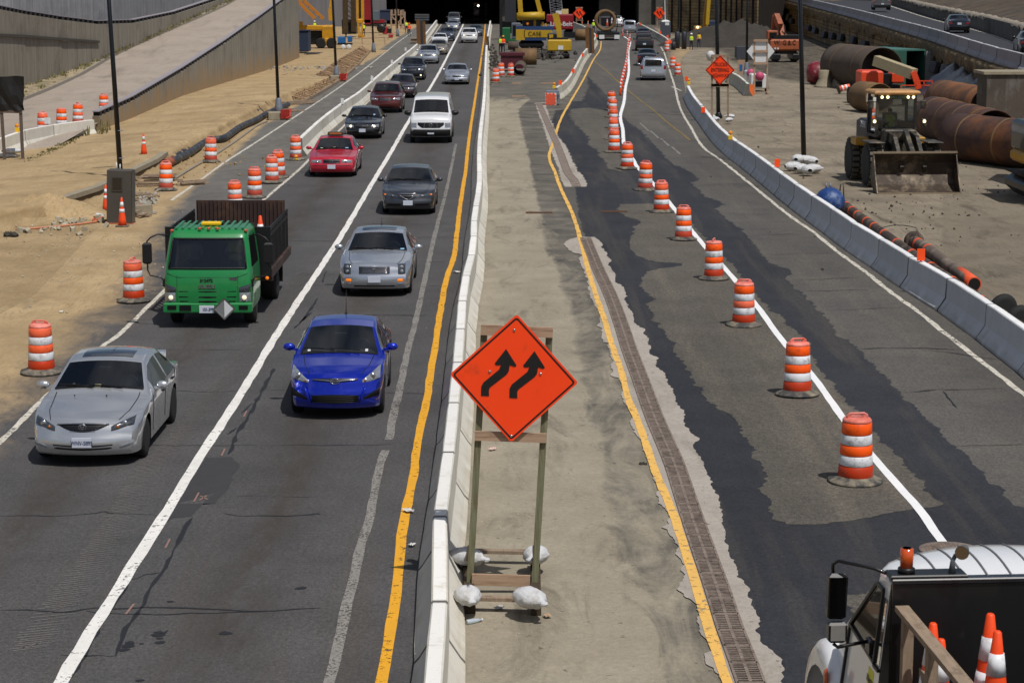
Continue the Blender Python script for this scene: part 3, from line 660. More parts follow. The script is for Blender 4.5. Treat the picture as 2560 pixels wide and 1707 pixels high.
ordl(bG, 'grey right hand barrier segment, %s from its far end at the amber light'); bG[0]['label'] = 'first grey barrier segment of the right hand line, under the amber warning light'
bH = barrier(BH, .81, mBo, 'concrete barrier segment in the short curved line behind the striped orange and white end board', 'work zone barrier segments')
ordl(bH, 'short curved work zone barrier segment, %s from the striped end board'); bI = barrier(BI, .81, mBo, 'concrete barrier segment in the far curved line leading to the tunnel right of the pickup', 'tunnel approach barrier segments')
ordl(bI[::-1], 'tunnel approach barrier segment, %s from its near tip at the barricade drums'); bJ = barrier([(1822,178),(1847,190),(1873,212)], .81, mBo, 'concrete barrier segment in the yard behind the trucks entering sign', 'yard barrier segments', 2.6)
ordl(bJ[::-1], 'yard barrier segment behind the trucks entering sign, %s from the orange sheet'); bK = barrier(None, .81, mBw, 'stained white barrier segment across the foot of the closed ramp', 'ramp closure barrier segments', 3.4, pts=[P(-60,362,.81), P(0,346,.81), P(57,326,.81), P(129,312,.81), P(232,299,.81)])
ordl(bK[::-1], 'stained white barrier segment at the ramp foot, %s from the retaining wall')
# ================================================================ orange marker panels and warning lights
mOr = M('fluorescent_orange', '#ff4f08', .5, var=.05); mOrD = M('orange_plastic', '#b83a1c', .5, var=.12, scale=4, rnd=True, dirt=('#7d4a3a', .25, 5)); mWr = M('reflective_white', '#dddfe3', .45, var=.06, scale=8, dirt=('#8f8d87', .33, 6), rnd=True)
mOrR = M('reflective_orange', '#ff5a0a', .45, var=.06, scale=8, dirt=('#b8451a', .25, 5), rnd=True); mRub = M('black_rubber', '#3a3a3a', .85, var=.2, scale=8, dirt=('#8d836f', .55, 4), rnd=True); mBlk = M('black_metal', '#0a0a0c', .45, var=.2, coat=.2)
mAmb = M('amber_lens', '#e08a00', .25, var=.1, coat=.8); mYel = M('yellow_case', '#e2b400', .5)
def marker(px, py, label, col=None, group='orange marker panels on the barriers', h=.3, w_=.2, z=.81, base=None):
    c = base if base is not None else P(px, py, z); t = thing('barrier_marker', label, 'marker panel', c, group=group)
    MB().box((0, 0, h/2+.03), (w_, .012, h), ch=.003).build('panel', col or mOr, t)
    MB().box((0, .015, .04), (.04, .02, .1)).box((0, .015, .006), (.1, .07, .012)).build('bracket', mBlk, t); return t
gO = 'orange marker panels on the barriers'
for x, y, l in [(1716,204,'orange marker panel on the first segment of the right hand barrier'), (1758,284,'orange marker panel on the right hand barrier left of the trucks entering sign'),
        (1943,420,'orange marker panel on the right hand barrier just before the white sandbag heap'), (2302,655,'large looking orange marker panel on the near right hand barrier beside the long pipes'),
        (1401,214,'orange marker panel at the near end of the short curved barrier by the striped board'), (1433,184,'second orange marker panel on the short curved work zone barrier'), (1457,143,'third orange marker panel on the short curved work zone barrier below the steel piling'),
        (1491,94,'far orange marker panel on the work zone barrier beside the flatbed'), (1601,64,'farthest orange marker panel by the tunnel on the right approach barrier'), (1651,86,'orange marker panel in front of the portable toilet'),
        (1669,96,'orange marker panel at the bend of the far approach barrier'), (1677,110,'orange marker panel at the tip of the far approach barrier above the barricade')]: marker(x, y, l)
mWhP = M('white_panel', '#cfd1d2', .5, var=.05)
for x, y, l in [(856,262,'nearest white marker panel on the left shoulder barrier'), (930,203,'second white marker panel on the left shoulder barrier'), (980,161,'third white marker panel on the left shoulder barrier'), (1014,129,'farthest white marker panel on the left shoulder barrier')]:
    marker(x, y, l, mWhP, 'white marker panels on the left barrier', .32, .17)
marker(119, 312, 'white square marker panel on the ramp closure barrier beside the low drum', mWhP, 'white marker panels on the left barrier', .3, .3)
def wlight(px, py, label, z=.81, base=None):
    c = base if base is not None else P(px, py, z); t = thing('warning_light', label, 'warning light', c, group='amber battery warning lights')
    MB().box((0, 0, .1), (.18, .1, .2), ch=.015).build('battery_case', mYel, t)
    MB().lathe([(.005, -.05), (.07, -.045), (.095, -.02), (.095, .02), (.07, .045), (.005, .05)], 16, (0, 0, .3), 'Y').build('lens', mAmb, t); return t
wlight(1826, 350, 'amber warning light on the right hand barrier below the trucks entering sign')
wlight(1722, 212, 'amber warning light at the start of the right hand barrier'); wlight(1385, 222, 'amber warning light above the striped orange end board')
wlight(43, 331, 'amber warning light on the white ramp closure barrier by the black sign')
# ================================================================ channelizer drums
drumT = None
def drum_make():
    t = thing('traffic_drum', 'x', 'traffic drum')
    def band(z0, z1, r0, r1, nm, mt):
        MB().lathe([(r0-.006, z0+.004), (r0, z0+.012), (r1, z1-.012), (r1-.006, z1-.004)], 28).build(nm, mt, t)
    rr = [.270, .256, .247, .239, .231, .224]; zz = [.075, .27, .43, .59, .75, .93]
    band(zz[0], zz[1], rr[0], rr[1], 'drum_body', mOrD)
    band(zz[1], zz[2], rr[1], rr[2], 'white_band', mWr); band(zz[2], zz[3], rr[2], rr[3], 'orange_band', mOrR)
    band(zz[3], zz[4], rr[3], rr[4], 'white_band', mWr); band(zz[4], zz[5], rr[4], rr[5], 'orange_band', mOrR)
    MB().lathe([(.218, .92), (.222, .955), (.2, .985), (.12, .995), (.001, .998)], 28).build('drum_top', M('orange_top', '#c9502f', .55, var=.2, scale=4, tint=rgb('#d98a80'), rnd=True), t)
    mb = MB(); mb.tube([(-.16, 0, .96), (-.15, 0, 1.03), (-.11, 0, 1.055), (.11, 0, 1.055), (.15, 0, 1.03), (.16, 0, .96)], .018, 8)
    mb.box((-.12, 0, 1.0), (.06, .03, .07)); mb.box((.12, 0, 1.0), (.06, .03, .07)); mb.build('handle', MATS['orange_top'], t)
    MB().lathe([(.2, .0), (.41, .0), (.42, .02), (.405, .038), (.33, .07), (.27, .10), (.262, .10), (.262, .02)], 36).build('rubber_base', mRub, t)
    return t
DR = drum_make()
DRUMS = [
 (2138,1202,'nearest big traffic drum with dark red foot, on the white line above the white truck'),
 (1993,986,'second drum from the front in the right hand row, with pale top'),
 (1859,812,'third drum from the front in the right hand row, wide worn handle'),
 (1785,697,'fourth drum from the front in the right hand row, handle end-on'),
 (1709,599,'fifth drum from the front in the right hand row'),
 (1654,530,'sixth drum from the front in the right hand row, right of the dark storm grate'),
 (1613,475,'seventh drum from the front in the right hand row'),
 (1568,422,'eighth drum of the right hand row, first after the gap below the overlapping drums'),
 (1535,381,'lowest of the overlapping drums left of the white line'),
 (1534,349,'second lowest of the overlapping drums left of the white line'),
 (1533,320,'middle one of the overlapping drums left of the white line'),
 (1531,293,'second highest of the overlapping drums left of the white line'),
 (1529,274,'highest of the overlapping drums, just before the row of tall cones'),
 (1694,190,'nearer of the two drums right of the silver minivan'),
 (1682,172,'farther of the two drums right of the silver minivan'),
 (104,930,'drum with faded pink top behind the silver sedan at the left edge'),
 (335,752,'drum with pink top and raised handle left of the green truck'),
 (415,475,'drum standing by the scrap lumber pallet right of the grey cabinet'),
 (527,405,'drum on the sandy shoulder beside the black pipes and the worn white line'),
 (589,528,'drum half hidden behind the tall rear board of the green truck'),
 (637,493,'drum on the shoulder edge line between the green truck and the drum pair'),
 (680,457,'nearer drum of the close pair left of the red taxi'),
 (697,443,'farther drum of the close pair left of the red taxi'),
 (740,399,'drum with a small amber light at the start of the left shoulder barrier'),
 (1240,207,'front drum of the three by the maroon skip beyond the median'),
 (1253,192,'middle drum of the three by the maroon skip beyond the median'),
 (1277,192,'right hand drum of the three by the maroon skip, beside the small pipe')]
first = True
for i, (x, y, l) in enumerate(DRUMS):
    p = P(x, y, .03); rz = random.Random(i*5+1).uniform(-.5, .5)
    if 'end-on' in l or 'raised handle' in l: rz = 1.3
    if first: d = DR; d.location = p; d.rotation_euler[2] = .1; d['label'] = l; first = False
    else: d = dup(DR, p, rz, l)
    d['group'] = 'orange and white traffic drums'; kk = random.Random(i*3+2).uniform(.97, 1.03); d.scale = (kk, kk*random.Random(i).uniform(.95, 1.03), kk)
    if y > 260: d.rotation_euler[0] = random.Random(i).uniform(-.035, .035); d.rotation_euler[1] = random.Random(i+9).uniform(-.03, .03)
wl = thing('warning_light', 'small amber light ball on top of the drum at the start of the left barrier', 'warning light', P(740, 399, 1.02), group='amber battery warning lights')
MB().ball((0, 0, .1), .08).build('lens', mAmb, wl); MB().lathe([(.06, -.02), (.06, .04), (.03, .05)], 12).build('lamp_foot', mYel, wl)
# ramp surface (drums on it need its height)
w1px = [(241,333),(326,300),(450,243),(560,208),(640,184),(700,163),(745,145)]
w1 = [P(x, y) for x, y in w1px]; w1t = [PZ(p.x, p.y, ty) for p, ty in zip(w1, (291, 252, 179, 108, 52, 8, -26))]
RH = [(96, 0)]+[(p.y, max(.1, t-.35)) for p, t in zip(w1, w1t)]+[(w1[-1].y+160, w1t[-1]+10)]
def ramp_h(Y): return pl(RH, Y)
def PR(px, py):
    p = P(px, py)
    if p.y <= 96: return p
    lo, hi = 60., 420.
    for _ in range(40):
        m_ = (lo+hi)/2
        if PZ(0, m_, py) > ramp_h(m_): lo = m_
        else: hi = m_
    z = ramp_h(lo); return Vector((XZ(lo, px, z), lo, z))
for x, y, l in [(107,338,'lowest looking drum behind the white ramp barrier, next to the white panel'), (154,326,'second drum from the left behind the white ramp barrier'), (195,314,'third drum from the left behind the white ramp barrier'), (260,289,'drum on the ramp behind the start of the retaining wall')]:
    d = dup(DR, PR(x, y)+Vector((0, 0, .05)), .2+x*.01, l)
# ================================================================ cones
mCone = M('cone_orange', '#f04a12', .5, var=.1, scale=5)
def cone_make(h=.9, name='traffic_cone', tall=False):
    t = thing(name, 'x', 'traffic cone'); r0 = .14*h/.9 if not tall else .075; r1 = .025 if not tall else .03
    R = lambda z: r0+(r1-r0)*z/h
    prof = [(R(z), z) for z in (.02, h*.25, h*.5, h*.75, h-.01)]+[(r1*.7, h)]
    MB().lathe(prof, 20).build('cone_body', mCone, t)
    for z0, z1 in ((.48*h, .60*h), (.68*h, .84*h)): MB().lathe([(R(z0)+.004, z0), (R(z1)+.004, z1)], 20).build('white_band', mWr, t)
    b = .19*h/.9 if not tall else .17
    MB().box((0, 0, .018), (b*2, b*2, .035), ch=.012).build('cone_base', mRub if not tall else mBlk, t); return t
CN = cone_make(.92); CN.location = P(306, 566, .01); CN['label'] = 'orange cone with two white bands in front of the grey cabinet'; CN['group'] = 'traffic cones'
dup(CN, P(266, 530, .02), .3, 'orange cone half hidden behind the left side of the grey cabinet')
dup(CN, P(360, 388, .45), .2, 'orange cone standing alone on the sandy bank by the black pipes')
TC = cone_make(1.07, 'delineator_cone', True); first = True
tcp = [(1551,240),(1553,231),(1555,222),(1557,213),(1559,205),(1561,196),(1563,188),(1564,180),(1566,172),(1567,164),(1567,156),(1568,149),(1569,142),(1569,135),(1570,128),(1571,121),(1573,114),(1575,107),(1568,97),(1557,93),(1456,62),(1470,70),(1445,55)]
for i, (x, y) in enumerate(tcp):
    lb = 'slim orange cone, %s from the near end of the file by the white line' % ORD[i] if i < 18 else ('slim cone right of the flatbed carrying the steel ring, %s one' % ('nearer', 'farther')[i-18] if i < 20 else 'slim cone on the bend left of the flatbed, %s from the right' % ORD[(1, 0, 2)[i-20]])
    o = dup(TC, P(x, y), 0, lb) if i else TC
    o.location = P(x, y); o['label'] = lb; o['group'] = 'slim delineator cones' if i < 18 else ('slim cones by the flatbed' if i < 20 else 'slim cones on the far bend')
# ================================================================ retaining walls, ramp
def mat_wall(name, a, b, stain, sand=None, line_h=None, rib=1.1):
    m, ns, ls = nodes(name); uv = ns.new('ShaderNodeUVMap').outputs[0]
    s1 = noise(ns, ls, uv, 3.2, 6, .7, (1, .07, 1)); s2 = noise(ns, ls, uv, .35, 7, .7); s3 = noise(ns, ls, uv, 14, 5, .8, (1, .12, 1)); s4 = noise(ns, ls, uv, .9, 6, .7, (1, .25, 1))
    c = mixc(ns, ls, ramp(ns, ls, s1, .35, .65), rgb(a), rgb(b))
    c = mixc(ns, ls, ramp(ns, ls, s2, .5, .7, 0, .7), c, rgb(stain))
    c = mixc(ns, ls, ramp(ns, ls, s3, .58, .7, 0, .5), c, tuple(x*.5 for x in rgb(a)))
    sx = ns.new('ShaderNodeSeparateXYZ'); ls.new(uv, sx.inputs[0])
    fr = mathn(ns, ls, 'FRACT', mathn(ns, ls, 'DIVIDE', sx.outputs[0], rib)); jl = mathn(ns, ls, 'LESS_THAN', fr, .045)
    c = mixc(ns, ls, mathn(ns, ls, 'MULTIPLY', jl, .6), c, rgb('#2b2723'))
    if sand:
        h = mathn(ns, ls, 'SUBTRACT', sx.outputs[1], ramp(ns, ls, s4, .3, .7, -1.1, 1.3))
        c = mixc(ns, ls, ramp(ns, ls, h, 0, 1.5, .85, 0), c, rgb(sand))
    finish(ns, ls, c, .9, s1, .35, .04); return m
def wall_mesh(name, pts, tops, mat, thick=.35, bots=None, step=2.0):
    """pts: plan polyline (x,y); tops z; bots z -> upright slab with uv in metres"""
    P_ = []; acc = 0
    for i in range(len(pts)-1):
        a, b = Vector(pts[i]), Vector(pts[i+1]); L = (b-a).length; k = max(1, int(L/step))
        for j in range(k):
            f = j/k; P_.append((a.lerp(b, f), tops[i]+(tops[i+1]-tops[i])*f, (bots[i]+(bots[i+1]-bots[i])*f) if bots else -.2))
    P_.append((Vector(pts[-1]), tops[-1], bots[-1] if bots else -.2))
    vs = []; us = []; n = len(P_)
    for i, (p, t, b) in enumerate(P_):
        d = (P_[min(i+1, n-1)][0]-P_[max(i-1, 0)][0]).normalized(); s_ = Vector((d.y, -d.x))*thick/2
        if i: acc += (p-P_[i-1][0]).length
        for e in (1, -1):
            q = p+s_*e; vs += [(q.x, q.y, b), (q.x, q.y, t)]; us += [(acc, b), (acc, t)]
    fs = []
    for i in range(n-1):
        o = i*4; q = o+4
        fs += [(o, q, q+1, o+1), (o+2, o+3, q+3, q+2), (o+1, q+1, q+3, o+3)]
    fs += [(0, 1, 3, 2), ((n-1)*4, (n-1)*4+2, (n-1)*4+3, (n-1)*4+1)]
    me = bpy.data.meshes.new(name); me.from_pydata(vs, [], fs); uv = me.uv_layers.new(name='UVMap')
    for l in me.loops: uv.data[l.index].uv = us[l.vertex_index]
    me.materials.append(mat); o = bpy.data.objects.new(name, me); COL.objects.link(o); return o
def rail(t, pts, tops, side, gap=1.05, name='wall_rail'):
    """dark clip blocks under a thin light strip along a wall top"""
    c = MB(); s_ = MB(); ds = 0
    for i in range(len(pts)-1):
        a = Vector((*pts[i], tops[i])); b = Vector((*pts[i+1], tops[i+1])); L = (b-a).length; d = (b-a).normalized()
        off = Vector((d.y, -d.x, 0))*side
        s_.beam(a+Vector((0, 0, .24)), b+Vector((0, 0, .24)), .36, .05)
        k = int(L/gap)
        for j in range(k): p = a+d*(j+.5)*gap; c.beam(p-d*.24+Vector((0, 0, .11)), p+d*.24+Vector((0, 0, .11)), .36, .22)
    s_.build('rail_strip', M('rail_grey', '#8c878c', .7), t); c.build('rail_blocks', M('rail_dark', '#17161b', .8), t)
mW1 = mat_wall('ramp_wall_concrete', '#7a766d', '#969184', '#605b52', '#9a7f5a'); mW2 = mat_wall('old_wall_concrete', '#767066', '#8c8578', '#5e574d', None); mW3 = mat_wall('far_wall_concrete', '#787a80', '#909297', '#626368')
t = thing('retaining_wall', 'long concrete retaining wall beside the ramp, sand stained low down', 'retaining wall')
o = wall_mesh('wall_panels', [(p.x, p.y) for p in w1]+[(w1[-1].x-9, w1[-1].y+2)], w1t+[w1t[-1]+.3], mW1); o.parent = t
rail(t, [(p.x, p.y) for p in w1], w1t, 1)
# left, higher wall across the ramp: its foot follows the ramp surface
w2f = [PR(x, y) for x, y in [(-260,330),(-100,285),(60,222),(150,193),(240,158),(330,118),(430,72),(500,40),(560,12),(600,-6)]]
w2t = [PZ(p.x, p.y, ty) for p, ty in zip(w2f, (-30, 5, 36, 50, 61, 58, 37, 14, -6, -20))]
t = thing('retaining_wall', 'dark streaked old retaining wall along the left side of the ramp', 'retaining wall')
o = wall_mesh('wall_panels', [(p.x, p.y) for p in w2f], w2t, mW2, .5, [p.z-.4 for p in w2f]); o.parent = t
rail(t, [(p.x, p.y) for p in w2f], w2t, 1, 1.15)
mb = MB()
for (x0, y0), (x1, y1) in [((-100,84),(60,91)), ((60,91),(150,98)), ((150,98),(246,105))]:
    def on(px, py):
        X = None
        for i in range(len(w2f)-1):
            a, b = w2f[i], w2f[i+1]
            fa = (px-1280)/F; # intersect plan ray
            A_, B_ = (a.x, a.y), (b.x, b.y); den = (B_[0]-A_[0])-fa*(B_[1]-A_[1])*1.0
            f = (fa*A_[1]-A_[0])/den if abs(den) > 1e-9 else -1
            if -.01 <= f <= 1.01: q = a.lerp(b, f); return Vector((q.x+.32, q.y-.1, PZ(q.x, q.y, py)))
        q = w2f[0]; return Vector((q.x+.3, q.y, PZ(q.x, q.y, py)))
    mb.beam(on(x0, y0), on(x1, y1), .12, .16)
mb.build('wall_ledge', M('ledge_dark', '#3d3932', .9), t)
# third wall behind, paler
t = thing('retaining_wall', 'pale grey corrugated wall rising behind the left retaining wall', 'retaining wall')
q0 = w2f[1]; w3 = [Vector((q0.x-26, q0.y+40)), Vector((w2f[3].x-9, w2f[3].y+26)), Vector((w2f[5].x-6, w2f[5].y+24)), Vector((w2f[8].x-5, w2f[8].y+30)), Vector((w2f[9].x-3, w2f[9].y+60))]
o = wall_mesh('wall_panels', w3, [14, 14, 14.5, 15, 16], mW3, .5, [2, 2, 2.5, 4, 4]); o.parent = t
# ramp road
ms = mat_concrete('ramp_concrete', '#94887c', '#a3978a', '#7d7268', .25, False, .5)
rows = []
for Y in [92, 96, 99]+[102+4*k for k in range(40)]:
    zr = ramp_h(Y)
    xr = interp([(p.x, p.y) for p in w1], Y, 1, 0) if Y > w1[0].y else w1[0].x
    xl_ = interp([(p.x, p.y) for p in w2f], Y, 1, 0)
    rows.append([Vector((xl_+(xr-xl_)*j/14-.1+.2*j/14, Y, zr+.03+(.16 if False else 0))) for j in range(15)])
rp = MB().grid(rows).build('ramp_road', ms); rp['kind'] = 'structure'
# weedy verge + kerb along the left wall on the ramp
kp = [PR(x, y) for x, y in [(-120,300),(60,252),(120,228),(190,196),(270,150),(340,112),(420,80),(490,50),(560,18),(590,0)]]
rows = []
for i, k in enumerate(kp):
    q = w2f[min(i, len(w2f)-1)]; yy = k.y; a = Vector((interp([(p.x, p.y) for p in w2f], yy, 1, 0), yy, k.z+.2)); b = Vector((k.x, k.y, k.z+.19))
    rows.append([a.lerp(b, j/5)+Vector((0, 0, random.uniform(0, .07))) for j in range(6)]+[Vector((k.x+.05, k.y, k.z+.02))])
vg = MB().grid(rows).build('verge', M('weedy_dirt', '#9d8d72', .95, var=.25, scale=1.5, dirt=('#55533a', .5, 1.2), bump=.6)); vg['kind'] = 'structure'
mb = MB()
for a, b in zip(kp[:-1], kp[1:]): mb.beam(a+Vector((0, 0, .1)), b+Vector((0, 0, .1)), .2, .24)
kb = mb.build('kerb', M('kerb_stone', '#8d857a', .9, var=.2)); kb['kind'] = 'structure'
# weeds: tufts of blades
mWd = M('weed_green', '#4d4f2e', .8, var=.35, scale=9, tint=rgb('#7a7247'))
def tuft(mb, c, h, n=14, sp_=.18):
    for _ in range(n):
        a = random.uniform(0, 2*pi); r = random.uniform(0, sp_); hh = h*random.uniform(.4, 1.1); b = Vector(c)+Vector((r*cos(a), r*sin(a), 0))
        l = Vector((cos(a), sin(a), 0))*hh*random.uniform(.05, .45); s_ = Vector((-sin(a), cos(a), 0))*random.uniform(.012, .04)
        mb.add([b-s_, b+s_, b+l*.5+s_*1.3+Vector((0, 0, hh*.6)), b+l*.5-s_*1.3+Vector((0, 0, hh*.6)), b+l+Vector((0, 0, hh))], [(0, 1, 2, 3), (3, 2, 4)])
mb = MB()
for i in range(len(kp)-1):
    for _ in range(26):
        f = random.random(); k = kp[i].lerp(kp[i+1], f); xw = interp([(p.x, p.y) for p in w2f], k.y, 1, 0)+.4
        g = random.random()**2.2; tuft(mb, (xw+(k.x-xw)*g, k.y, k.z+.2), random.uniform(.08, .38), 7, .25)
for i in range(40):
    p = P(200+random.uniform(0, 90), 336+random.uniform(-4, 12)); tuft(mb, (p.x, p.y, .0), random.uniform(.1, .9) if i % 3 == 0 else .15, 9, .25)
for i in range(60):
    x = random.uniform(0, 1); p = P(70+120*x, 412-55*x+random.uniform(-6, 6)); tuft(mb, (p.x, p.y, .1), .15, 6, .2)
g = mb.build('weeds', mWd, fix=False); tag(g, 'green and straw coloured weeds growing along the foot of the left wall', 'weeds', kind='stuff')
# ================================================================ sand bank with its ragged edge
be = [(-80,552),(0,532),(80,518),(145,501),(240,471),(330,428),(387,401),(411,384),(500,341),(576,302),(640,268),(692,243),(760,212),(830,180),(900,146),(960,116)]
bp = catmull([P(x, y, .45) for x, y in be], .5); rows = []
for i, p in enumerate(bp):
    d = (bp[min(i+1, len(bp)-1)]-bp[max(0, i-1)]).normalized(); l = Vector((-d.y, d.x, 0)); h = .45
    k = 1.-ss(130, 190, p.y); h = .45*k+.05
    r = lambda s_: random.uniform(-s_, s_)
    rows.append([p-l*(.55+r(.2))+Vector((0, 0, -.45-.02)), p-l*(.3+r(.12))+Vector((0, 0, -.45+h*.35+r(.06))), p-l*(.12+r(.06))+Vector((0, 0, -.45+h*.7+r(.05))), p-l*(.03+r(.05))+Vector((0, 0, -.45+h)), p+l*(.35+r(.1))+Vector((0, 0, -.45+h+r(.02))),
        p+l*1.2+Vector((0, 0, -.45+h*.95+r(.03))), p+l*3+Vector((0, 0, -.45+h*.7+r(.03))), p+l*6+Vector((0, 0, -.45+h*.3)), p+l*9+Vector((0, 0, -.47))])
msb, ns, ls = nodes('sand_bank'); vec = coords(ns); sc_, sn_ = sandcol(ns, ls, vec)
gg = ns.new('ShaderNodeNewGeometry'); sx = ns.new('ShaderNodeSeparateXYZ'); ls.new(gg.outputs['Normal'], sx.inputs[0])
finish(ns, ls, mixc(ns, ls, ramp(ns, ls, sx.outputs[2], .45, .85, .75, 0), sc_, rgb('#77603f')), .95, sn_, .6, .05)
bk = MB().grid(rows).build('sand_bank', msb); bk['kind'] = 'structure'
# concrete edging slab along the bank lip
mKc = M('edging_concrete', '#8d836f', .9, var=.2, scale=4, bump=.2)
mb = MB()
ed = [(330,428),(387,401),(411,384)]; ed2 = [(145,501),(240,471),(330,428)]
for pa in (ed2, ed):
    for a, b in zip(pa[:-1], pa[1:]): mb.beam(P(*a, .5), P(*b, .5), .3, .16)
for a, b in [((0,560-66),(90,440)), ((90,440),(180,410)), ((20,486),(160,430)), ((160,430),(255,390)), ((300,372),(345,352))][2:]: mb.beam(P(*a, .12), P(*b, .12), .22, .2)
kb = mb.build('concrete_edging', mKc); kb['kind'] = 'structure'
def heap(name, c, rx, ry, h, mat, seed=1, kind='structure', n=26):
    r = random.Random(seed); rows = []
    for i in range(n+1):
        row = []
        for j in range(n+1):
            u, v = -1+2*i/n, -1+2*j/n; d = sqrt(u*u+v*v)
            f = max(0, 1-d)**.8; bumpy = .75+.5*r.random()
            row.append((c[0]+u*rx, c[1]+v*ry, c[2]+h*f*bumpy-.03*(d > .97)-.01))
        rows.append(row)
    o = MB().grid(rows).build(name, mat); o['kind'] = kind; return o
heap('dirt_heap', P(110, 540), 2.3, 1.6, .75, msb, 3); heap('dirt_heap', P(30, 556), 1.5, 1.2, .35, msb, 5)
mRk = M('rubble_stone', '#a39a86', .9, var=.3, scale=8)
def rocks(name, cx, cy, n, spx, spy, s0, s1, mat=mRk, z=0, seed=2):
    r = random.Random(seed); mb = MB()
    for _ in range(n):
        p = P(cx+r.gauss(0, spx), cy+r.gauss(0, spy), z); k = r.uniform(s0, s1)
        mb.box((p.x, p.y, k*.3), (k*r.uniform(.7, 1.5), k, k*.7), (r.uniform(0, 3), r.uniform(0, 3), r.uniform(0, 3)), (r.uniform(.4, .9), r.uniform(.4, .9)))
    o = mb.build(name, mat, fix=False); o['kind'] = 'stuff'; return o
tag(rocks('rubble', 150, 555, 90, 70, 16, .05, .2), 'loose stones scattered around the sand heap by the grey cabinet', 'rubble')
tag(rocks('pebbles', 260, 640, 160, 180, 70, .02, .06, mRk, 0, 4), 'small pebbles scattered over the sandy shoulder', 'pebbles')
tag(rocks('debris', 1300, 1300, 120, 90, 260, .008, .03, mRk, .01, 6), 'tiny bits of grit on the concrete strip', 'grit')
tag(rocks('debris', 2250, 500, 160, 180, 70, .03, .09, M('clod', '#4c4337', .95, var=.3), 0, 8), 'small dark clods on the dirt yard', 'clods')
for x, y, w0, l in [(28,592,.35,'small dark lump of broken asphalt lying on the sand at the left edge'), (1608,1162,.11,'dark stone lying left of the pale yellow line')]:
    mb = MB(); c = P(x, y)
    for k in range(7): mb.box((c.x+random.uniform(-.5, .5)*w0, c.y+random.uniform(-.3, .3)*w0, w0*.15), (w0*.5, w0*.4, w0*.35), (random.random()*3, random.random()*3, 0), (.6, .7))
    tag(mb.build('asphalt_lump', M('lump', '#3a362f', .95, var=.3), fix=False), l, 'rubble')
# ================================================================ elevated road on the right
def eh(Y): return 2.9+.00673*(Y-114)
EB = [(2700,196,2.75),(2560,176,2.9),(2460,147,3.05),(2334,103,3.2),(2230,72,3.4),(2130,43,3.65),(2035,18,3.95),(1980,4,4.2),(1900,-16,4.5)]
ebp = [P(x, y, h) for x, y, h in EB]
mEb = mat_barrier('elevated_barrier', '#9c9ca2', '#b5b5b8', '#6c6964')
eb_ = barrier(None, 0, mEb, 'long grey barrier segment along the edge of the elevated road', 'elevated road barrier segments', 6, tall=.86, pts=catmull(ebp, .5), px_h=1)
ordl([o for o in eb_ if 1280+F*o.location.x/o.location.y/cp < 2600], 'grey elevated road barrier segment, %s from the right edge of the picture')
fb = [P(x, y, h) for x, y, h in [(2700,175,3.3),(2560,110,3.3),(2450,74,3.35),(2330,44,3.5),(2230,12,3.7),(2170,-6,3.9),(2060,-30,4.5)]]
eroad = sheet  # road surface between the two
rows = []
n = 26; A_ = catmull(ebp, 1.); B_ = catmull(fb, 1.)
for i in range(n+1):
    a = A_[int((len(A_)-1)*i/n)]; b = B_[int((len(B_)-1)*i/n)]
    rows.append([a.lerp(b, j/6)+Vector((0, 0, .02)) for j in range(7)])
mER = M('elevated_asphalt', '#2e2f34', .85, var=.2, scale=1.2, bump=.15)
o = MB().grid(rows).build('elevated_road', mER); o['kind'] = 'structure'
mb = MB()
for k in range(len(B_)-1): mb.add([B_[k].lerp(A_[min(int(k*len(A_)/len(B_)), len(A_)-1)], .10)+Vector((0, 0, .03)), B_[k].lerp(A_[min(int(k*len(A_)/len(B_)), len(A_)-1)], .13)+Vector((0, 0, .03)), B_[k+1].lerp(A_[min(int((k+1)*len(A_)/len(B_)), len(A_)-1)], .13)+Vector((0, 0, .03)), B_[k+1].lerp(A_[min(int((k+1)*len(A_)/len(B_)), len(A_)-1)], .10)+Vector((0, 0, .03))], [(0, 1, 2, 3)])
o = mb.build('road_marking', mWo); o['kind'] = 'structure'
for pz in o.data.polygons:
    if pz.normal.z < 0: pz.flip()
t = thing('parapet_wall', 'grey concrete wall with a ragged sandy top behind the elevated road', 'wall')
o = wall_mesh('wall_panels', [(p.x, p.y) for p in fb], [p.z+1.15 for p in fb], mat_wall('parapet_concrete', '#5c5954', '#6e6a63', '#4c4944', rib=4.), .3, [p.z-.5 for p in fb]); o.parent = t
rows = []
for i, p in enumerate(B_):
    r = random.uniform; rows.append([p+Vector((-.28+r(-.05, .05), 0, 1.15-r(.0, .3))), p+Vector((-.2, 0, 1.2+r(-.03, .08))), p+Vector((.3+r(-.1, .1), .2, 1.25+r(-.02, .12))), p+Vector((.8, .4, 1.1))])
MB().grid(rows).build('mortar_spill', M('mortar', '#8a8173', .95, var=.25, scale=4), t)
# brown bank beyond
rows = [[p+Vector((.5, .6, 1.0)) for p in B_]]
for k, (dx, dz) in enumerate([(6, 1.0), (14, 2.0), (30, 4.5), (60, 9)]): rows.append([p+Vector((dx+random.uniform(-.8, .8), dx*.5, 1+dz+random.uniform(-.2, .2))) for p in B_])
o = MB().grid(rows).build('hillside', M('brown_earth', '#4d4234', .95, var=.3, scale=.4, dirt=('#2e2620', .5, .3), bump=.6)); o['kind'] = 'structure'
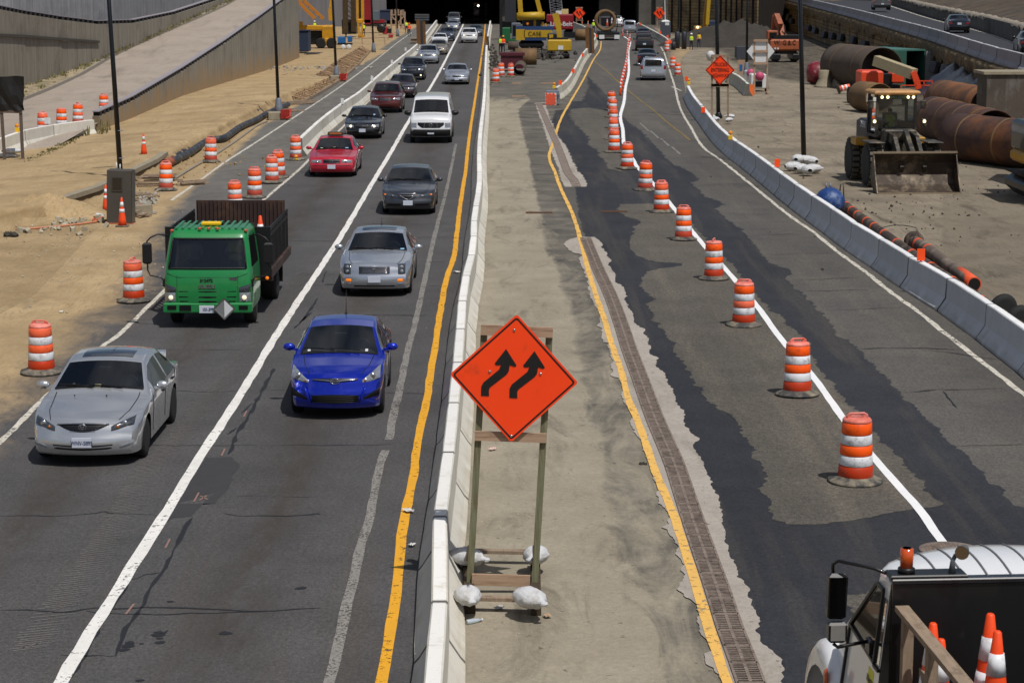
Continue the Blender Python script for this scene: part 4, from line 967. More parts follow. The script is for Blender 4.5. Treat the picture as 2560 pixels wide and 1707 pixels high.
# earth under the elevated road, cut back behind the lagging
# lagging wall (soldier piles + timber)
def mat_lag():
    m, ns, ls = nodes('timber_lagging'); uv = ns.new('ShaderNodeUVMap').outputs[0]
    sx = ns.new('ShaderNodeSeparateXYZ'); ls.new(uv, sx.inputs[0])
    nb = noise(ns, ls, uv, 1.4, 4, .6, (.35, 3.2, 1)); n2 = noise(ns, ls, uv, .25, 6, .7); n3 = noise(ns, ls, uv, 6, 5, .7)
    c = mixc(ns, ls, ramp(ns, ls, nb, .35, .65), rgb('#7d6748'), rgb('#ad966c'))
    c = mixc(ns, ls, ramp(ns, ls, n2, .4, .65), c, rgb('#54463a')); c = mixc(ns, ls, ramp(ns, ls, n3, .6, .7, 0, .6), c, rgb('#231c15'))
    hb = mathn(ns, ls, 'LESS_THAN', mathn(ns, ls, 'FRACT', mathn(ns, ls, 'DIVIDE', sx.outputs[1], .42)), .16)
    c = mixc(ns, ls, mathn(ns, ls, 'MULTIPLY', hb, .75), c, rgb('#17120e'))
    finish(ns, ls, c, .95, nb, .4, .05); return m
mLag = mat_lag(); mPile = M('soldier_pile', '#231c18', .85, .1, .3, 4)
def lagwall(label, pts, tops, bots=None, gap=2.1):
    t = thing('lagging_wall', label, 'retaining wall'); o = wall_mesh('timber_lagging', pts, tops, mLag, .3, bots); o.parent = t
    acc = [0]; mb = MB()
    for i in range(len(pts)-1):
        a, b = Vector(pts[i]), Vector(pts[i+1]); L = (b-a).length; k = int(L/gap)
        for j in range(k):
            q = a.lerp(b, (j+.5)/k); tz = tops[i]+(tops[i+1]-tops[i])*(j+.5)/k; bz = (bots[i] if bots else 0); d = (b-a).normalized(); s_ = Vector((-d.y, d.x))*-.2
            for sgn in (1,): mb.box((q.x-abs(s_.x) if False else q.x+s_.x, q.y+s_.y, (tz+bz)/2), (.24, .24, tz-bz-.05), (0, 0, atan2(d.y, d.x)))
    mb.build('soldier_piles', mPile, t); return t
lw = [(ebp[i].x+.1, ebp[i].y+.4) for i in range(len(ebp))]
lagwall('brown timber lagging wall below the elevated road', lw, [p.z-.45 for p in ebp], None)
# rough earth lip between lagging and barrier
rows = []
for p in catmull(ebp, .8):
    r = random.uniform; rows.append([p+Vector((-.35+r(-.12, .12), 0, -1.0+r(-.3, .25))), p+Vector((-.45+r(-.15, .1), 0, -.5+r(-.1, .1))), p+Vector((-.42+r(-.1, .1), 0, -.18+r(-.04, .04))), p+Vector((-.2, 0, -.02)), p+Vector((.6, .2, -.0))])
o = MB().grid(rows).build('earth_lip', M('mixed_earth', '#5f5037', .95, var=.45, scale=3, dirt=('#a08558', .4, 2.2), bump=.6)); o['kind'] = 'structure'
# waler brackets (grey blocks along the lagging)
mBr = M('bracket_steel', '#4e5057', .6, .3, .2, 3)
wb = [(1961,43),(1976,47),(1992,53),(2014,59),(2036,71),(2053,77),(2076,88),(2098,91),(2120,95),(2152,102),(2182,113),(2208,128),(2242,127),(2368,170),(2395,178)]
for i, (x, y) in enumerate(wb):
    # find Y on wall for column x
    best = min(range(0, 400), key=lambda k: abs(1280+F*(interp(lw, 110+k*.5, 1, 0))/((110+k*.5)*cp)-x)); Y = 110+best*.5
    X = interp(lw, Y, 1, 0); z = PZ(X-.5, Y, y)
    t = thing('tieback_bracket', 'grey steel tieback block on the timber wall, %s from the left in the sloping row' % ORD[i], 'steel bracket', (X-.55, Y, z), .35, 'tieback blocks on the lagging wall')
    MB().box((0, 0, 0), (.55, .75, .75), (0, .25, 0), ch=.03).build('block', mBr, t); MB().box((.15, 0, -.1), (.3, 1.25, .4)).build('waler', mBlk, t)
# far lagging wall closing the cut at upper right
fl = [P(1668, 92), P(1760, 112), P(1850, 120), P(1925, 112)]
e0 = lw[-1]
lagwall('tall brown timber wall closing the cut behind the portable toilet', [(P(1690,88).x, P(1690,88).y+14), (P(1800,90).x, P(1800,90).y+8), (P(1905,98).x, P(1905,98).y+6), (lw[-2][0]+1, lw[-2][1]+14)], [9, 9, 8.5, 7], None, 2.)
heap('earth_slope', (40, 345, 0), 15, 24, 13, M('clay_bank', '#63503a', .95, var=.35, scale=.35, dirt=('#40342a', .5, .3), bump=.7), 11)
heap('dirt_heap', (P(1850, 118).x, P(1850, 118).y+4, 0), 9, 7, 2.7, M('dark_spoil', '#35302a', .95, var=.3, scale=.6, bump=.6), 12)
# ================================================================ tunnel under the overpass
mTun = M('tunnel_concrete', '#5c5852', .9, var=.2, scale=.4, dirt=('#3b3732', .5, .3)); mTin = M('tunnel_shade', '#16171c', .95, var=.2)  # inner concrete is near black: the tunnel's shade put into its colour
YT = 352
t = thing('overpass', 'dark concrete overpass and tunnel mouth across the whole highway', 'overpass')
mb = MB(); mb.box((0, YT+75, 7.4), (190, 150, 1.6)); mb.build('deck', mTun, t)
MB().box((0, YT-.3, 7.2), (190, .6, 2.6)).build('fascia', mTun, t)
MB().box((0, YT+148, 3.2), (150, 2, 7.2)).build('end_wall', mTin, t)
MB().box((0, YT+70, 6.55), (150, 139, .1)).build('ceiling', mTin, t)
def colx(px, Y=YT+2): return XZ(Y, px, 3)
for px, wd in [(1092-205, 1.1), (1268, 2.2), (1524, 3.4)]:
    MB().box((colx(px), YT+3, 3.2), (wd, 3, 6.6), ch=.1).build('pier', mTun, t)
for px in (1100, 1200, 1420, 1590):
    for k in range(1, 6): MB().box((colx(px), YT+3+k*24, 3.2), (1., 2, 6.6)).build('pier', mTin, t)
MB().box((colx(1640), YT+4, 3.2), (6, 12, 6.6)).build('abutment', mTun, t)
MB().box((colx(1665)+6, YT+6, 3.2), (16, 18, 6.6)).build('abutment', mTun, t)
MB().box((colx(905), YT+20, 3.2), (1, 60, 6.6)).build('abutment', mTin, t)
mb = MB(); mb.box((colx(780), YT-14, 5), (26, 1, 11)); mb.build('wing_wall', M('grey_board_wall', '#6c6b6e', .9, var=.2, scale=2, stretch=(1, 1, .05)), t)
# ================================================================ vehicles
mTyre = M('tyre_rubber', '#131313', .8, var=.25, scale=10); mRim = M('wheel_alloy', '#a3a5a8', .3, .8, .08, 4); mRimD = M('wheel_steel', '#3c3c3e', .5, .4)
mChr = M('chrome', '#c9c9cb', .12, 1., .03); mGrl = M('grille_black', '#08080a', .4, .2, .2, 20); mDark = M('car_trim_black', '#0b0b0d', .5, var=.15); mUnd = M('underbody', '#050505', .95)
mSeat = M('seat_cloth', '#55504c', .9, var=.2); mDash = M('dashboard', '#55565a', .7, var=.1); mPlate = M('licence_plate', '#c3c9d6', .4, var=.05); mPt = M('plate_text', '#1a2350', .6)
mLens = M('lamp_lens', '#8b9096', .08, .35, .3, 14, coat=1); mLensD = M('lamp_dark', '#3c4147', .08, .3, .3, 14, coat=1); mLitL = M('lit_headlamp', '#fff0c0', .2, emit=('#ffe9b0', 3.5)); mRed = M('tail_lamp', '#7a0d10', .15, var=.2, coat=1); mAmL = M('amber_lamp', '#d96a08', .2, var=.1, coat=1, emit=('#ff8a10', .6))
mGl = glass('window_glass', (.5, .54, .54)); mGd = glass('tinted_glass', (.05, .055, .06)); mAmD = M('amber_glass', '#9c5a22', .2, var=.1, coat=1); mRefl = M('mirror_glass', '#8d949c', .03, .9)
mSkinD = M('skin_brown', '#6b4430', .6, var=.08); mSkinL = M('skin_light', '#b58466', .6, var=.08)
def person(name, label, loc, rz=0., pose='stand', shirt='#334', pants='#223', skin=None, vest=None, helmet=None, h=1.75, arms='down', group=None):
    """one skinned body, hair/hat/vest as children"""
    k = h/1.75; sk = skin or mSkinL
    t = thing(name, label, 'person', loc, rz, group)
    J = {}
    hip = .93 if pose == 'stand' else .0
    B = [('pel', (0, 0, hip), .13), ('bel', (0, .0, hip+.16), .125), ('che', (0, -.01, hip+.36), .15), ('nek', (0, .01, hip+.52), .06), ('hd0', (0, 0, hip+.60), .075), ('hd1', (0, -.012, hip+.70), .095), ('hd2', (0, -.005, hip+.79), .07)]
    E = [(0, 1), (1, 2), (2, 3), (3, 4), (4, 5), (5, 6)]
    for s in (-1, 1):
        n = len(B)
        B.append(('sh', (s*.17, 0, hip+.46), .06))
        if arms == 'down': A = [((s*.24, .02, hip+.2), .045), ((s*.26, -.06, hip-.04), .032), ((s*.26, -.09, hip-.13), .028)]
        elif arms == 'wheel': A = [((s*.25, -.12, hip+.22), .045), ((s*.16, -.36, hip+.26), .034), ((s*.12, -.43, hip+.29), .03)]
        elif arms == 'hips': A = [((s*.34, .05, hip+.22), .045), ((s*.22, -.1, hip+.06), .034), ((s*.17, -.12, hip+.05), .03)]
        B += [('a', *a) for a in A]; E += [(2, n), (n, n+1), (n+1, n+2), (n+2, n+3)]
        n = len(B)
        if pose == 'stand': Lg = [((s*.09, 0, hip-.1), .095), ((s*.12, -.02, .5), .062), ((s*.14, .03, .1), .042), ((s*.15, -.1, .035), .035)]
        else: Lg = [((s*.1, -.05, hip-.02), .095), ((s*.14, -.45, hip+.06), .07), ((s*.14, -.6, hip-.32), .045), ((s*.14, -.7, hip-.36), .035)]
        B += [('l', *a) for a in Lg]; E += [(0, n), (n, n+1), (n+1, n+2), (n+2, n+3)]
    me = bpy.data.meshes.new('body'); me.from_pydata([tuple(c*k for c in b[1]) for b in B], E, [])
    o = bpy.data.objects.new('body', me); COL.objects.link(o)
    sm = o.modifiers.new('s', 'SKIN'); su = o.modifiers.new('u', 'SUBSURF'); su.levels = su.render_levels = 1
    for i, b in enumerate(B):
        v = me.skin_vertices[0].data[i]; v.radius = (b[2]*k*(1.15 if b[0] in ('pel', 'che') else 1), b[2]*k*(.8 if b[0] in ('pel', 'bel', 'che') else 1))
    me.skin_vertices[0].data[0].use_root = True
    dg = bpy.context.evaluated_depsgraph_get(); ev = o.evaluated_get(dg); nm = bpy.data.meshes.new_from_object(ev)
    bpy.data.objects.remove(o); nm.name = 'body'
    for m_i in (M('cloth_'+str(shirt), shirt, .9, var=.2), M('cloth_'+str(pants), pants, .9, var=.2), sk, M('boots', '#2b2118', .8)): nm.materials.append(m_i)
    for p in nm.polygons:
        c = p.center/k; p.use_smooth = True
        r_h = hypot(c.x, 0)
        if c.z > hip+.545: p.material_index = 2
        elif pose == 'stand' and c.z < .11: p.material_index = 3
        elif arms != 'wheel' and r_h > .19 and c.z < hip+.06 and pose == 'stand' and r_h > .21: p.material_index = 2
        elif arms == 'wheel' and c.y < -.30 and c.z > hip+.14: p.material_index = 2
        elif c.z < hip+.02: p.material_index = 1
        elif pose != 'stand' and c.y < -.15 and c.z < hip+.15: p.material_index = 1
    b = bpy.data.objects.new('body', nm); COL.objects.link(b); b.parent = t
    hd = Vector((0, -.005, hip+.72))*k
    if helmet: 
        MB().lathe([(.135, -.0), (.125, .02), (.12, .06), (.09, .11), (.03, .135), (.001, .137)], 16, (hd.x, hd.y, hd.z+.02)).build('hard_hat', M('hat_'+helmet, helmet, .35, coat=.5), t)
    else: MB().ball((hd.x, hd.y+.02, hd.z+.03), .1*k, 1, 1.05, .95).build('hair', M('hair_dark', '#15110e', .8), t)
    f = MB(); f.ball((hd.x, hd.y-.1, hd.z-.02), .016); f.box((.035, hd.y-.088, hd.z+.015), (.022, .01, .01)); f.box((-.035, hd.y-.088, hd.z+.015), (.022, .01, .01)); f.box((0, hd.y-.088, hd.z-.06), (.04, .01, .007)); f.build('face', M('face_feature', '#4a2f26', .7), t)
    if vest:
        mv = M('vest_'+vest, vest, .8, var=.08, emit=None)
        MB().lathe([(.205, hip+.05), (.2, hip+.2), (.215, hip+.36), (.18, hip+.47), (.1, hip+.52)], 18, sx=1.05*k, sy=.78*k).build('safety_vest', mv, t)
        MB().lathe([(.212, hip+.13), (.212, hip+.17)], 18, sx=1.05*k, sy=.8*k).build('vest_stripe', M('vest_tape', '#c9cdc4', .4), t)
    return t
def wheel(parent, x, y, r, wdt, name='wheel', rim=None, spokes=7, side=1):
    t = bpy.data.objects.new(name, None); COL.objects.link(t); t.parent = parent; t.location = (x, y, r); t.empty_display_size = .1
    MB().lathe([(r*.66, -wdt/2), (r*.9, -wdt/2), (r*.985, -wdt*.38), (r, -wdt*.2), (r, wdt*.2), (r*.985, wdt*.38), (r*.9, wdt/2), (r*.66, wdt/2)], 28, axis='X').build('tyre', mTyre, t)
    mb = MB(); s = side
    mb.lathe([(r*.62, s*wdt*.44), (r*.67, s*wdt*.5), (r*.67, -s*wdt*.4)], 24, axis='X')
    mb.lathe([(.001, s*wdt*.38), (r*.14, s*wdt*.38), (r*.16, s*wdt*.2), (r*.62, s*wdt*.08)], 20, axis='X')
    for k in range(spokes):
        a = 2*pi*k/spokes; c = Vector((0, cos(a), sin(a))); mb.beam(c*r*.1+Vector((s*wdt*.34, 0, 0)), c*r*.64+Vector((s*wdt*.40, 0, 0)), r*.16, wdt*.12, up=(1, 0, 0))
    mb.build('rim', rim or mRim, t); return t
SEDAN = dict(L=4.75, W=1.8, zt=[(0,.70),(.12,.765),(.5,.83),(1.0,.90),(1.3,.955),(1.45,1.02),(2.15,1.40),(2.5,1.455),(3.0,1.46),(3.4,1.41),(4.05,1.10),(4.2,1.06),(4.6,1.02),(4.75,.95)],
    zb=[(0,.62),(.12,.68),(.6,.80),(1.3,.90),(2.2,.93),(4.0,.98),(4.6,.95),(4.75,.86)], wr=[(0,.74),(.3,.82),(1.3,.90),(1.45,.895),(2.15,.71),(2.9,.68),(3.4,.69),(4.05,.78),(4.3,.80),(4.75,.72)],
    w=[(0,.86),(.1,.93),(.4,.98),(1.,1.),(3.9,1.),(4.5,.95),(4.75,.86)], ws=(1.45,2.15), rw=(3.4,4.05), sd=(1.75,3.75), ax=(.92,3.65), r=.32, bow=.26, rbow=.14)
def car(label, spec, loc, rz, body, lights='lens', plate=None, emblem=None, grille='wide', rear=False, group='cars in the oncoming lanes', cat='car', name='parked', ex=(), detail=2, rim=None, driver=None, bump_col=None, glassm=None, cname='sedan'):
    S_ = dict(SEDAN); S_.update(spec); L, W = S_['L'], S_['W']/2; r = S_['r']
    t = thing(cname, label, cat, loc, rz, group)
    tilt = S_.get('tilt', 0)
    def front_f(tt): return pl(S_.get('ff', [(0,.10),(.12,.02),(.35,-.01),(.55,0),(.62,.035),(.8,.06),(1,.11)]), tt)
    def rear_f(tt): return pl(S_.get('rf', [(0,-.12),(.15,-.03),(.4,.02),(.55,.0),(.6,-.04),(.85,-.05),(1,-.08)]), tt)
    zbot0 = S_.get('zs', .2); ax = S_['ax']; ra = r+.06
    def zbot(y):
        z = zbot0
        for a in ax:
            if abs(y-a) < ra: z = max(z, r+sqrt(ra*ra-(y-a)**2)-.01)
        return z
    bow, rbow = S_['bow'], S_['rbow']
    def Y(y, x, z):
        u = min(1, abs(x)/W); f = max(0, 1-y/1.9); g = max(0, 1-(L-y)/1.0)
        zt = pl(S_['zt'], y); tt = (z-zbot0)/max(.05, (pl(S_['zt'], 0)-zbot0))
        y2 = y+bow*(u**2.2)*f**1.3-rbow*(u**2.2)*g
        if y < .5: y2 += front_f(max(0, min(1, tt)))*(1-y/.5)
        ttr = (z-zbot0)/max(.05, (pl(S_['zt'], L)-zbot0))
        if y > L-.4: y2 += rear_f(max(0, min(1, ttr)))*(1-(L-y)/.4)
        return y2
    ys = sorted(set([0, .04, .1, .18, .3, .42]+[round(.5+k*.085, 3) for k in range(int((L-1)/.085))]+[L-.42, L-.3, L-.18, L-.08, L-.03, L]+[S_['ws'][0], S_['ws'][1], S_['rw'][0], S_['rw'][1]]))
    ys = [y for i, y in enumerate(ys) if i == 0 or y-ys[i-1] > .02]
    def snap(v): return min(range(len(ys)), key=lambda i: abs(ys[i]-v))
    def half(y):
        w = pl(S_['w'], y)*W; zb = pl(S_['zb'], y); zt = pl(S_['zt'], y); wr = min(pl(S_['wr'], y)*W, w*.97); zbo = min(zbot(y), zb-.05); zr = max(zt-S_.get('crown', .045), zb+.004)
        pts = []
        for k in range(7):
            f = k/6; zz = zbo+(zb-zbo)*f; u = (zz-zbot0)/(zb-zbot0+1e-6)
            pts.append((w*(1-.045*(1-u)**2-.03*max(0, u-.55)**1.2-(.02 if abs(u-.45) < .12 else 0)*.3), zz))
        x0, z0 = pts[-1]
        for k in range(1, 6):
            f = k/5; pts.append((x0+(wr-x0)*(f**.9), z0+(zr-z0)*(f**.95)+.02*sin(pi*f)*min(1, (zr-z0)*4)))
        for k in range(1, 8):
            f = (0, .06, .2, .36, .53, .7, .86, 1)[k]; x = wr*(1-f); pts.append((x, zr+(zt-zr)*(1-(x/wr)**2.2)))
        return pts
    rows = []
    for y in ys:
        h = half(y); full = [(-x, z) for x, z in h]+[(x, z) for x, z in h[::-1][1:]]
        rows.append([Vector((x, Y(y, x, z), z)) for x, z in full])
    n = len(rows[0])  # 37
    i0, i1 = snap(S_['ws'][0]+.03), snap(S_['ws'][1]-.02); r0, r1 = snap(S_['rw'][0]+.03), snap(S_['rw'][1]-.03); s0, s1 = snap(S_['sd'][0]), snap(S_['sd'][1])
    bp_ = snap(S_.get('bp', (S_['sd'][0]+S_['sd'][1])/2+.1)); pills = [snap(v) for v in S_.get('pillars', ())]
    sets = {'body': [], 'windscreen': [], 'rear_window': [], 'side_window': []}
    skirt = S_.get('clad')
    body_f, clad_f = [], []
    for i in range(len(rows)-1):
        for j in range(n-1):
            q = (i*n+j, i*n+j+1, (i+1)*n+j+1, (i+1)*n+j); jj = min(j, n-2-j)
            if 12 <= jj and i0 <= i < i1 and not (S_.get('nows')): sets['windscreen'].append(q)
            elif 12 <= jj and r0 <= i < r1 and r1 > r0: sets['rear_window'].append(q)
            elif 6 <= jj <= 9 and s0 <= i < s1 and not (i == bp_ or i in pills): sets['side_window'].append(q)
            else: sets['body'].append(q)
    V = [p for rr in rows for p in rr]
    def sub(nm, fs, mat, off=0.):
        mb = MB(); used = sorted({v for f in fs for v in f}); mp = {v: k for k, v in enumerate(used)}
        mb.add([V[v] for v in used], [tuple(mp[v] for v in f) for f in fs], True); return mb
    mb = sub('body', sets['body'], body)
    # nose and tail caps
    def cap(y0, z_top_y):
        rws = []; h = half(y0); top = [(x, z) for x, z in h][6:]
        for jn in range(11):
            row = []
            for q in range(-12, 13):
                u = q/12; xs = u; 
                w0 = h[6][0]; x = xs*w0
                zt_ = interp([(z, x_) for x_, z in sorted(top)], abs(x), 1, 0)
                z = zbot0+(zt_-zbot0)*jn/10
                # narrow to side profile
                f_ = pl([(hh[1], hh[0]/w0) for hh in h[:7]], z); xx = x*f_
                row.append(Vector((xx, Y(y0, xx, z), z)))
            rws.append(row)
        return rws
    mb.grid(cap(0, 0), True); mb.grid(cap(L, L), True)
    mb.build('body', body, t)
    gm = glassm or mGl
    for nm in ('windscreen', 'rear_window'):
        if sets[nm]: sub(nm, sets[nm], gm).build(nm, gm, t)
    for sgn in (0, 1):
        fs = [f for f in sets['side_window'] if (V[f[0]].x > 0) == bool(sgn)]
        if fs: sub('side_window', fs, mGd if spec.get('tintside', True) else gm).build('side_window', mGd if spec.get('tintside', True) else gm, t)
    # black surround of the windscreen
    if detail > 1:
        mbk = MB()
        for (a, b) in ((i0, i0+1),): 
            for j in range(12, n-13):
                mbk.add([V[a*n+j]+Vector((0, -.05, -.012+.006)), V[a*n+j+1]+Vector((0, -.05, -.006)), V[a*n+j+1]+Vector((0, .01, .012)), V[a*n+j]+Vector((0, .01, .012))], [(0, 1, 2, 3)])
        mbk.build('cowl', mDark, t)
        # wipers
        mw = MB(); zc_ = pl(S_['zt'], S_['ws'][0]); y_ = S_['ws'][0]
        for x0, x1 in ((-.10*W, -.62*W), (.45*W, -.05*W)): mw.beam((x0, y_+.0, zc_+.035), (x1, y_+.06+abs(x1)*.09, zc_+.05), .018, .014); mw.beam((x1+.25, y_+.0+abs(x1)*.09, zc_+.055), (x1-.12, y_+.05+abs(x1)*.09, zc_+.055), .012, .02)
        mw.build('wipers', mDark, t)
    MB().box((0, L/2, zbot0+.12), (W*1.5, L-.5, .24)).box((0, L*.5, .45), (W*1.3, L-1.6, .3)).build('underbody', mUnd, t)
    for a in ax:
        for s in (-1, 1): wheel(t, s*(W-.125), a, r, .21, rim=rim, side=s, spokes=S_.get('spokes', 7))
    # cabin
    if not S_.get('nocab'):
        zf = .45; c = MB(); wsy = S_['ws'][0]; zbelt = pl(S_['zb'], wsy+.5)
        MB().box((0, wsy+.38, zbelt-.1), (W*1.62, .55, .22), ch=.03).build('dashboard', mDash, t)
        y = wsy+1.15
        for s in (-1, 1):
            c.box((s*.37, y, zbelt-.32), (.5, .5, .2), ch=.05); c.box((s*.37, y+.3, zbelt), (.48, .14, .62), (-.18, 0, 0), ch=.05); c.box((s*.37, y+.36, zbelt+.36), (.26, .09, .17), ch=.03)
        if S_['L'] > 4: c.box((0, y+1.15, zbelt-.05), (W*1.4, .16, .6), (-.2, 0, 0), ch=.05)
        c.build('seats', mSeat, t)
        MB().box((0, wsy+1.7, zbelt-.48), (W*1.6, 2.6, .06)).build('cabin_floor', mUnd, t)
        sw = MB(); cen = Vector((.37, wsy+.72, zbelt+.0)); pts = [cen+Vector((.18*cos(a), .18*sin(a)*.35, .18*sin(a))) for a in [2*pi*k/16 for k in range(17)]]
        sw.tube(pts, .014, 6, False); sw.beam(cen+Vector((-.17, 0, 0)), cen+Vector((.17, 0, 0)), .04, .03); sw.build('steering_wheel', mDark, t)
        if detail > 1: MB().box((0, wsy+.58, pl(S_['zt'], S_['ws'][1])-.14), (.22, .04, .07), ch=.015).build('inner_mirror', mDark, t)
    # front fittings
    zft = pl(S_['zt'], 0)
    def fpatch(nm, x0, x1, zlo, zhi, mat, off=.012, nx=10, nz=4, parent=t, rearside=False, mirror=False):
        for s in ((1, -1) if mirror else (1,)):
            rws = []
            for k in range(nz+1):
                row = []
                for q in range(nx+1):
                    x = x0+(x1-x0)*q/nx; lo = zlo(x) if callable(zlo) else zlo; hi = zhi(x) if callable(zhi) else zhi
                    z = lo+(hi-lo)*k/nz; xx = s*x
                    if not rearside:
                        edge = 1 if (q in (0, nx) or k in (0, nz)) else 0
                        if z > zft-.0:  # wraps on to the bonnet
                            yy = [yv for yv in ys if pl(S_['zt'], yv) >= z]; y0 = yy[0] if yy else 0
                            zz = z; row.append(Vector((xx, Y(y0, xx, zft)-off*(1-edge*.9), z+.006*(1-edge))))
                        else: row.append(Vector((xx, Y(0, xx, z)-off*(1-edge*.95), z)))
                    else:
                        edge = 1 if (q in (0, nx) or k in (0, nz)) else 0
                        row.append(Vector((xx, Y(L, xx, z)+off*(1-edge*.95), z)))
                rws.append(row)
            MB().grid(rws, True).build(nm, mat, parent)
    fp = fpatch
    S_['fn'](fp, t, W, Y, S_, half) if 'fn' in S_ else None
    # mirrors
    mx = MB(); my = S_['ws'][0]+S_.get('mir', .42); mz = pl(S_['zb'], my)+.10
    for s in (-1, 1):
        k = S_.get('mk', 1)
        mm = MB(); mm.ball((s*(W+.10), my, mz), .1*k, 1.15, .7, .72, 12, 8); mm.beam((s*(W-.08), my+.02, mz-.06), (s*(W+.05), my, mz-.03), .08, .05)
        mm.build('side_mirror', mDark if S_.get('blackmir') else body, t)
    if plate is not None and not rear:
        z = S_.get('pz', .42); y = Y(0, 0, z)-.022; MB().box((0, y, z), (.31, .012, .16), ch=.004).build('licence_plate', mPlate, t)
        if plate: text('plate_text', plate, .095, mPt, t, (0, y-.008, z-.008), (pi/2, 0, 0), .001, sx=.78, bold=.002)
    if rear:
        z = S_.get('rpz', .75); y = Y(L, 0, z)+.03; MB().box((0, y, z), (.31, .012, .16), ch=.004).build('licence_plate', mPlate, t)
    # door lines, handles
    if detail > 1:
        for s in (-1, 1):
            for yy in S_.get('doors', (1.55, 2.72, 3.72)):
                dl = MB(); p_ = [Vector((s*(h_[0]+.003), yy, h_[1])) for h_ in half(yy)[1:7]]
                for a, b in zip(p_[:-1], p_[1:]): dl.beam(a, b, .012, .006, up=(1, 0, 0))
                dl.build('door_seam', mDark, t)
            for yy in S_.get('handles', (2.5, 3.45)): h_ = half(yy)[6]; MB().box((s*(h_[0]+.012), yy, h_[1]-.13), (.03, .16, .03)).build('door_handle', mDark, t)
    for e in ex: e(t, W, Y, S_, fp, half)
    return t
def hood_seams(t, W, Y, S_, fp, half):
    mb = MB()
    for s in (-1, 1):
        pts = []
        for yy in [.12, .3, .6, .9, 1.2, S_['ws'][0]-.05]:
            h = half(yy); x = h[11][0]*(.86 if yy > .5 else .8); zt = pl(S_['zt'], yy); z = h[11][1]+(zt-h[11][1])*(1-(x/h[11][0])**2.2)
            pts.append(Vector((s*x, Y(yy, x, z), z+.002)))
        for a, b in zip(pts[:-1], pts[1:]): mb.beam(a, b, .012, .006)
    mb.build('bonnet_seams', mDark, t)
def sunroof(t, W, Y, S_, fp, half):
    y0 = S_['ws'][1]; rws = []
    for k in range(5):
        yy = y0+.14+k*.11; row = []
        for q in range(-5, 6):
            x = q/5*.43; h = half(yy); zt = pl(S_['zt'], yy); row.append(Vector((x, yy, h[11][1]+(zt-h[11][1])*(1-(abs(x)/h[11][0])**2.2)+.006)))
        rws.append(row)
    MB().grid(rws, True).build('sunroof', M('sunroof_glass', '#1b1c22', .12, var=.05, coat=1), t)
def stickers(*lst):
    def f(t, W, Y, S_, fp, half):
        for x, fz, c, sx_, sz_ in lst:
            y0, y1 = S_['ws']; yy = y0+(y1-y0)*fz; h = half(yy); zt = pl(S_['zt'], yy); z = h[11][1]+(zt-h[11][1])*(1-(abs(x)/h[11][0])**2.2)
            sl = math.atan2(pl(S_['zt'], y1)-pl(S_['zt'], y0), y1-y0)
            MB().box((x, yy-.004, z+.012), (sx_, sz_, .004), (sl, 0, 0)).build('windscreen_sticker', M('sticker'+c, c, .6), t)
    return f
def antenna(y, h=.4, x=0):
    def f(t, W, Y, S_, fp, half):
        z = pl(S_['zt'], y); mb = MB(); mb.tube([(x, y, z-.01), (x, y+h*.35, z+h)], [.009, .004], 6); mb.box((x, y, z+.01), (.05, .09, .03)); mb.build('antenna', mDark, t)
    return f
def spoiler(t, W, Y, S_, fp, half):
    mb = MB(); L = S_['L']; mb.box((0, L-.16, 1.10), (1.16, .19, .03), (.1, 0, 0), ch=.01)
    for s in (-1, 1): mb.box((s*.56, L-.18, 1.04), (.05, .16, .12), ch=.01)
    mb.build('spoiler', bpy.data.objects[[c.name for c in t.children if c.name.startswith('body')][0]].data.materials[0], t)
def oval(mb, c, rx, rz, w_=.02, seg=20, y=0):
    mb.tube([Vector(c)+Vector((rx*cos(2*pi*k/seg), y, rz*sin(2*pi*k/seg))) for k in range(seg+1)], w_/2, 6, False)
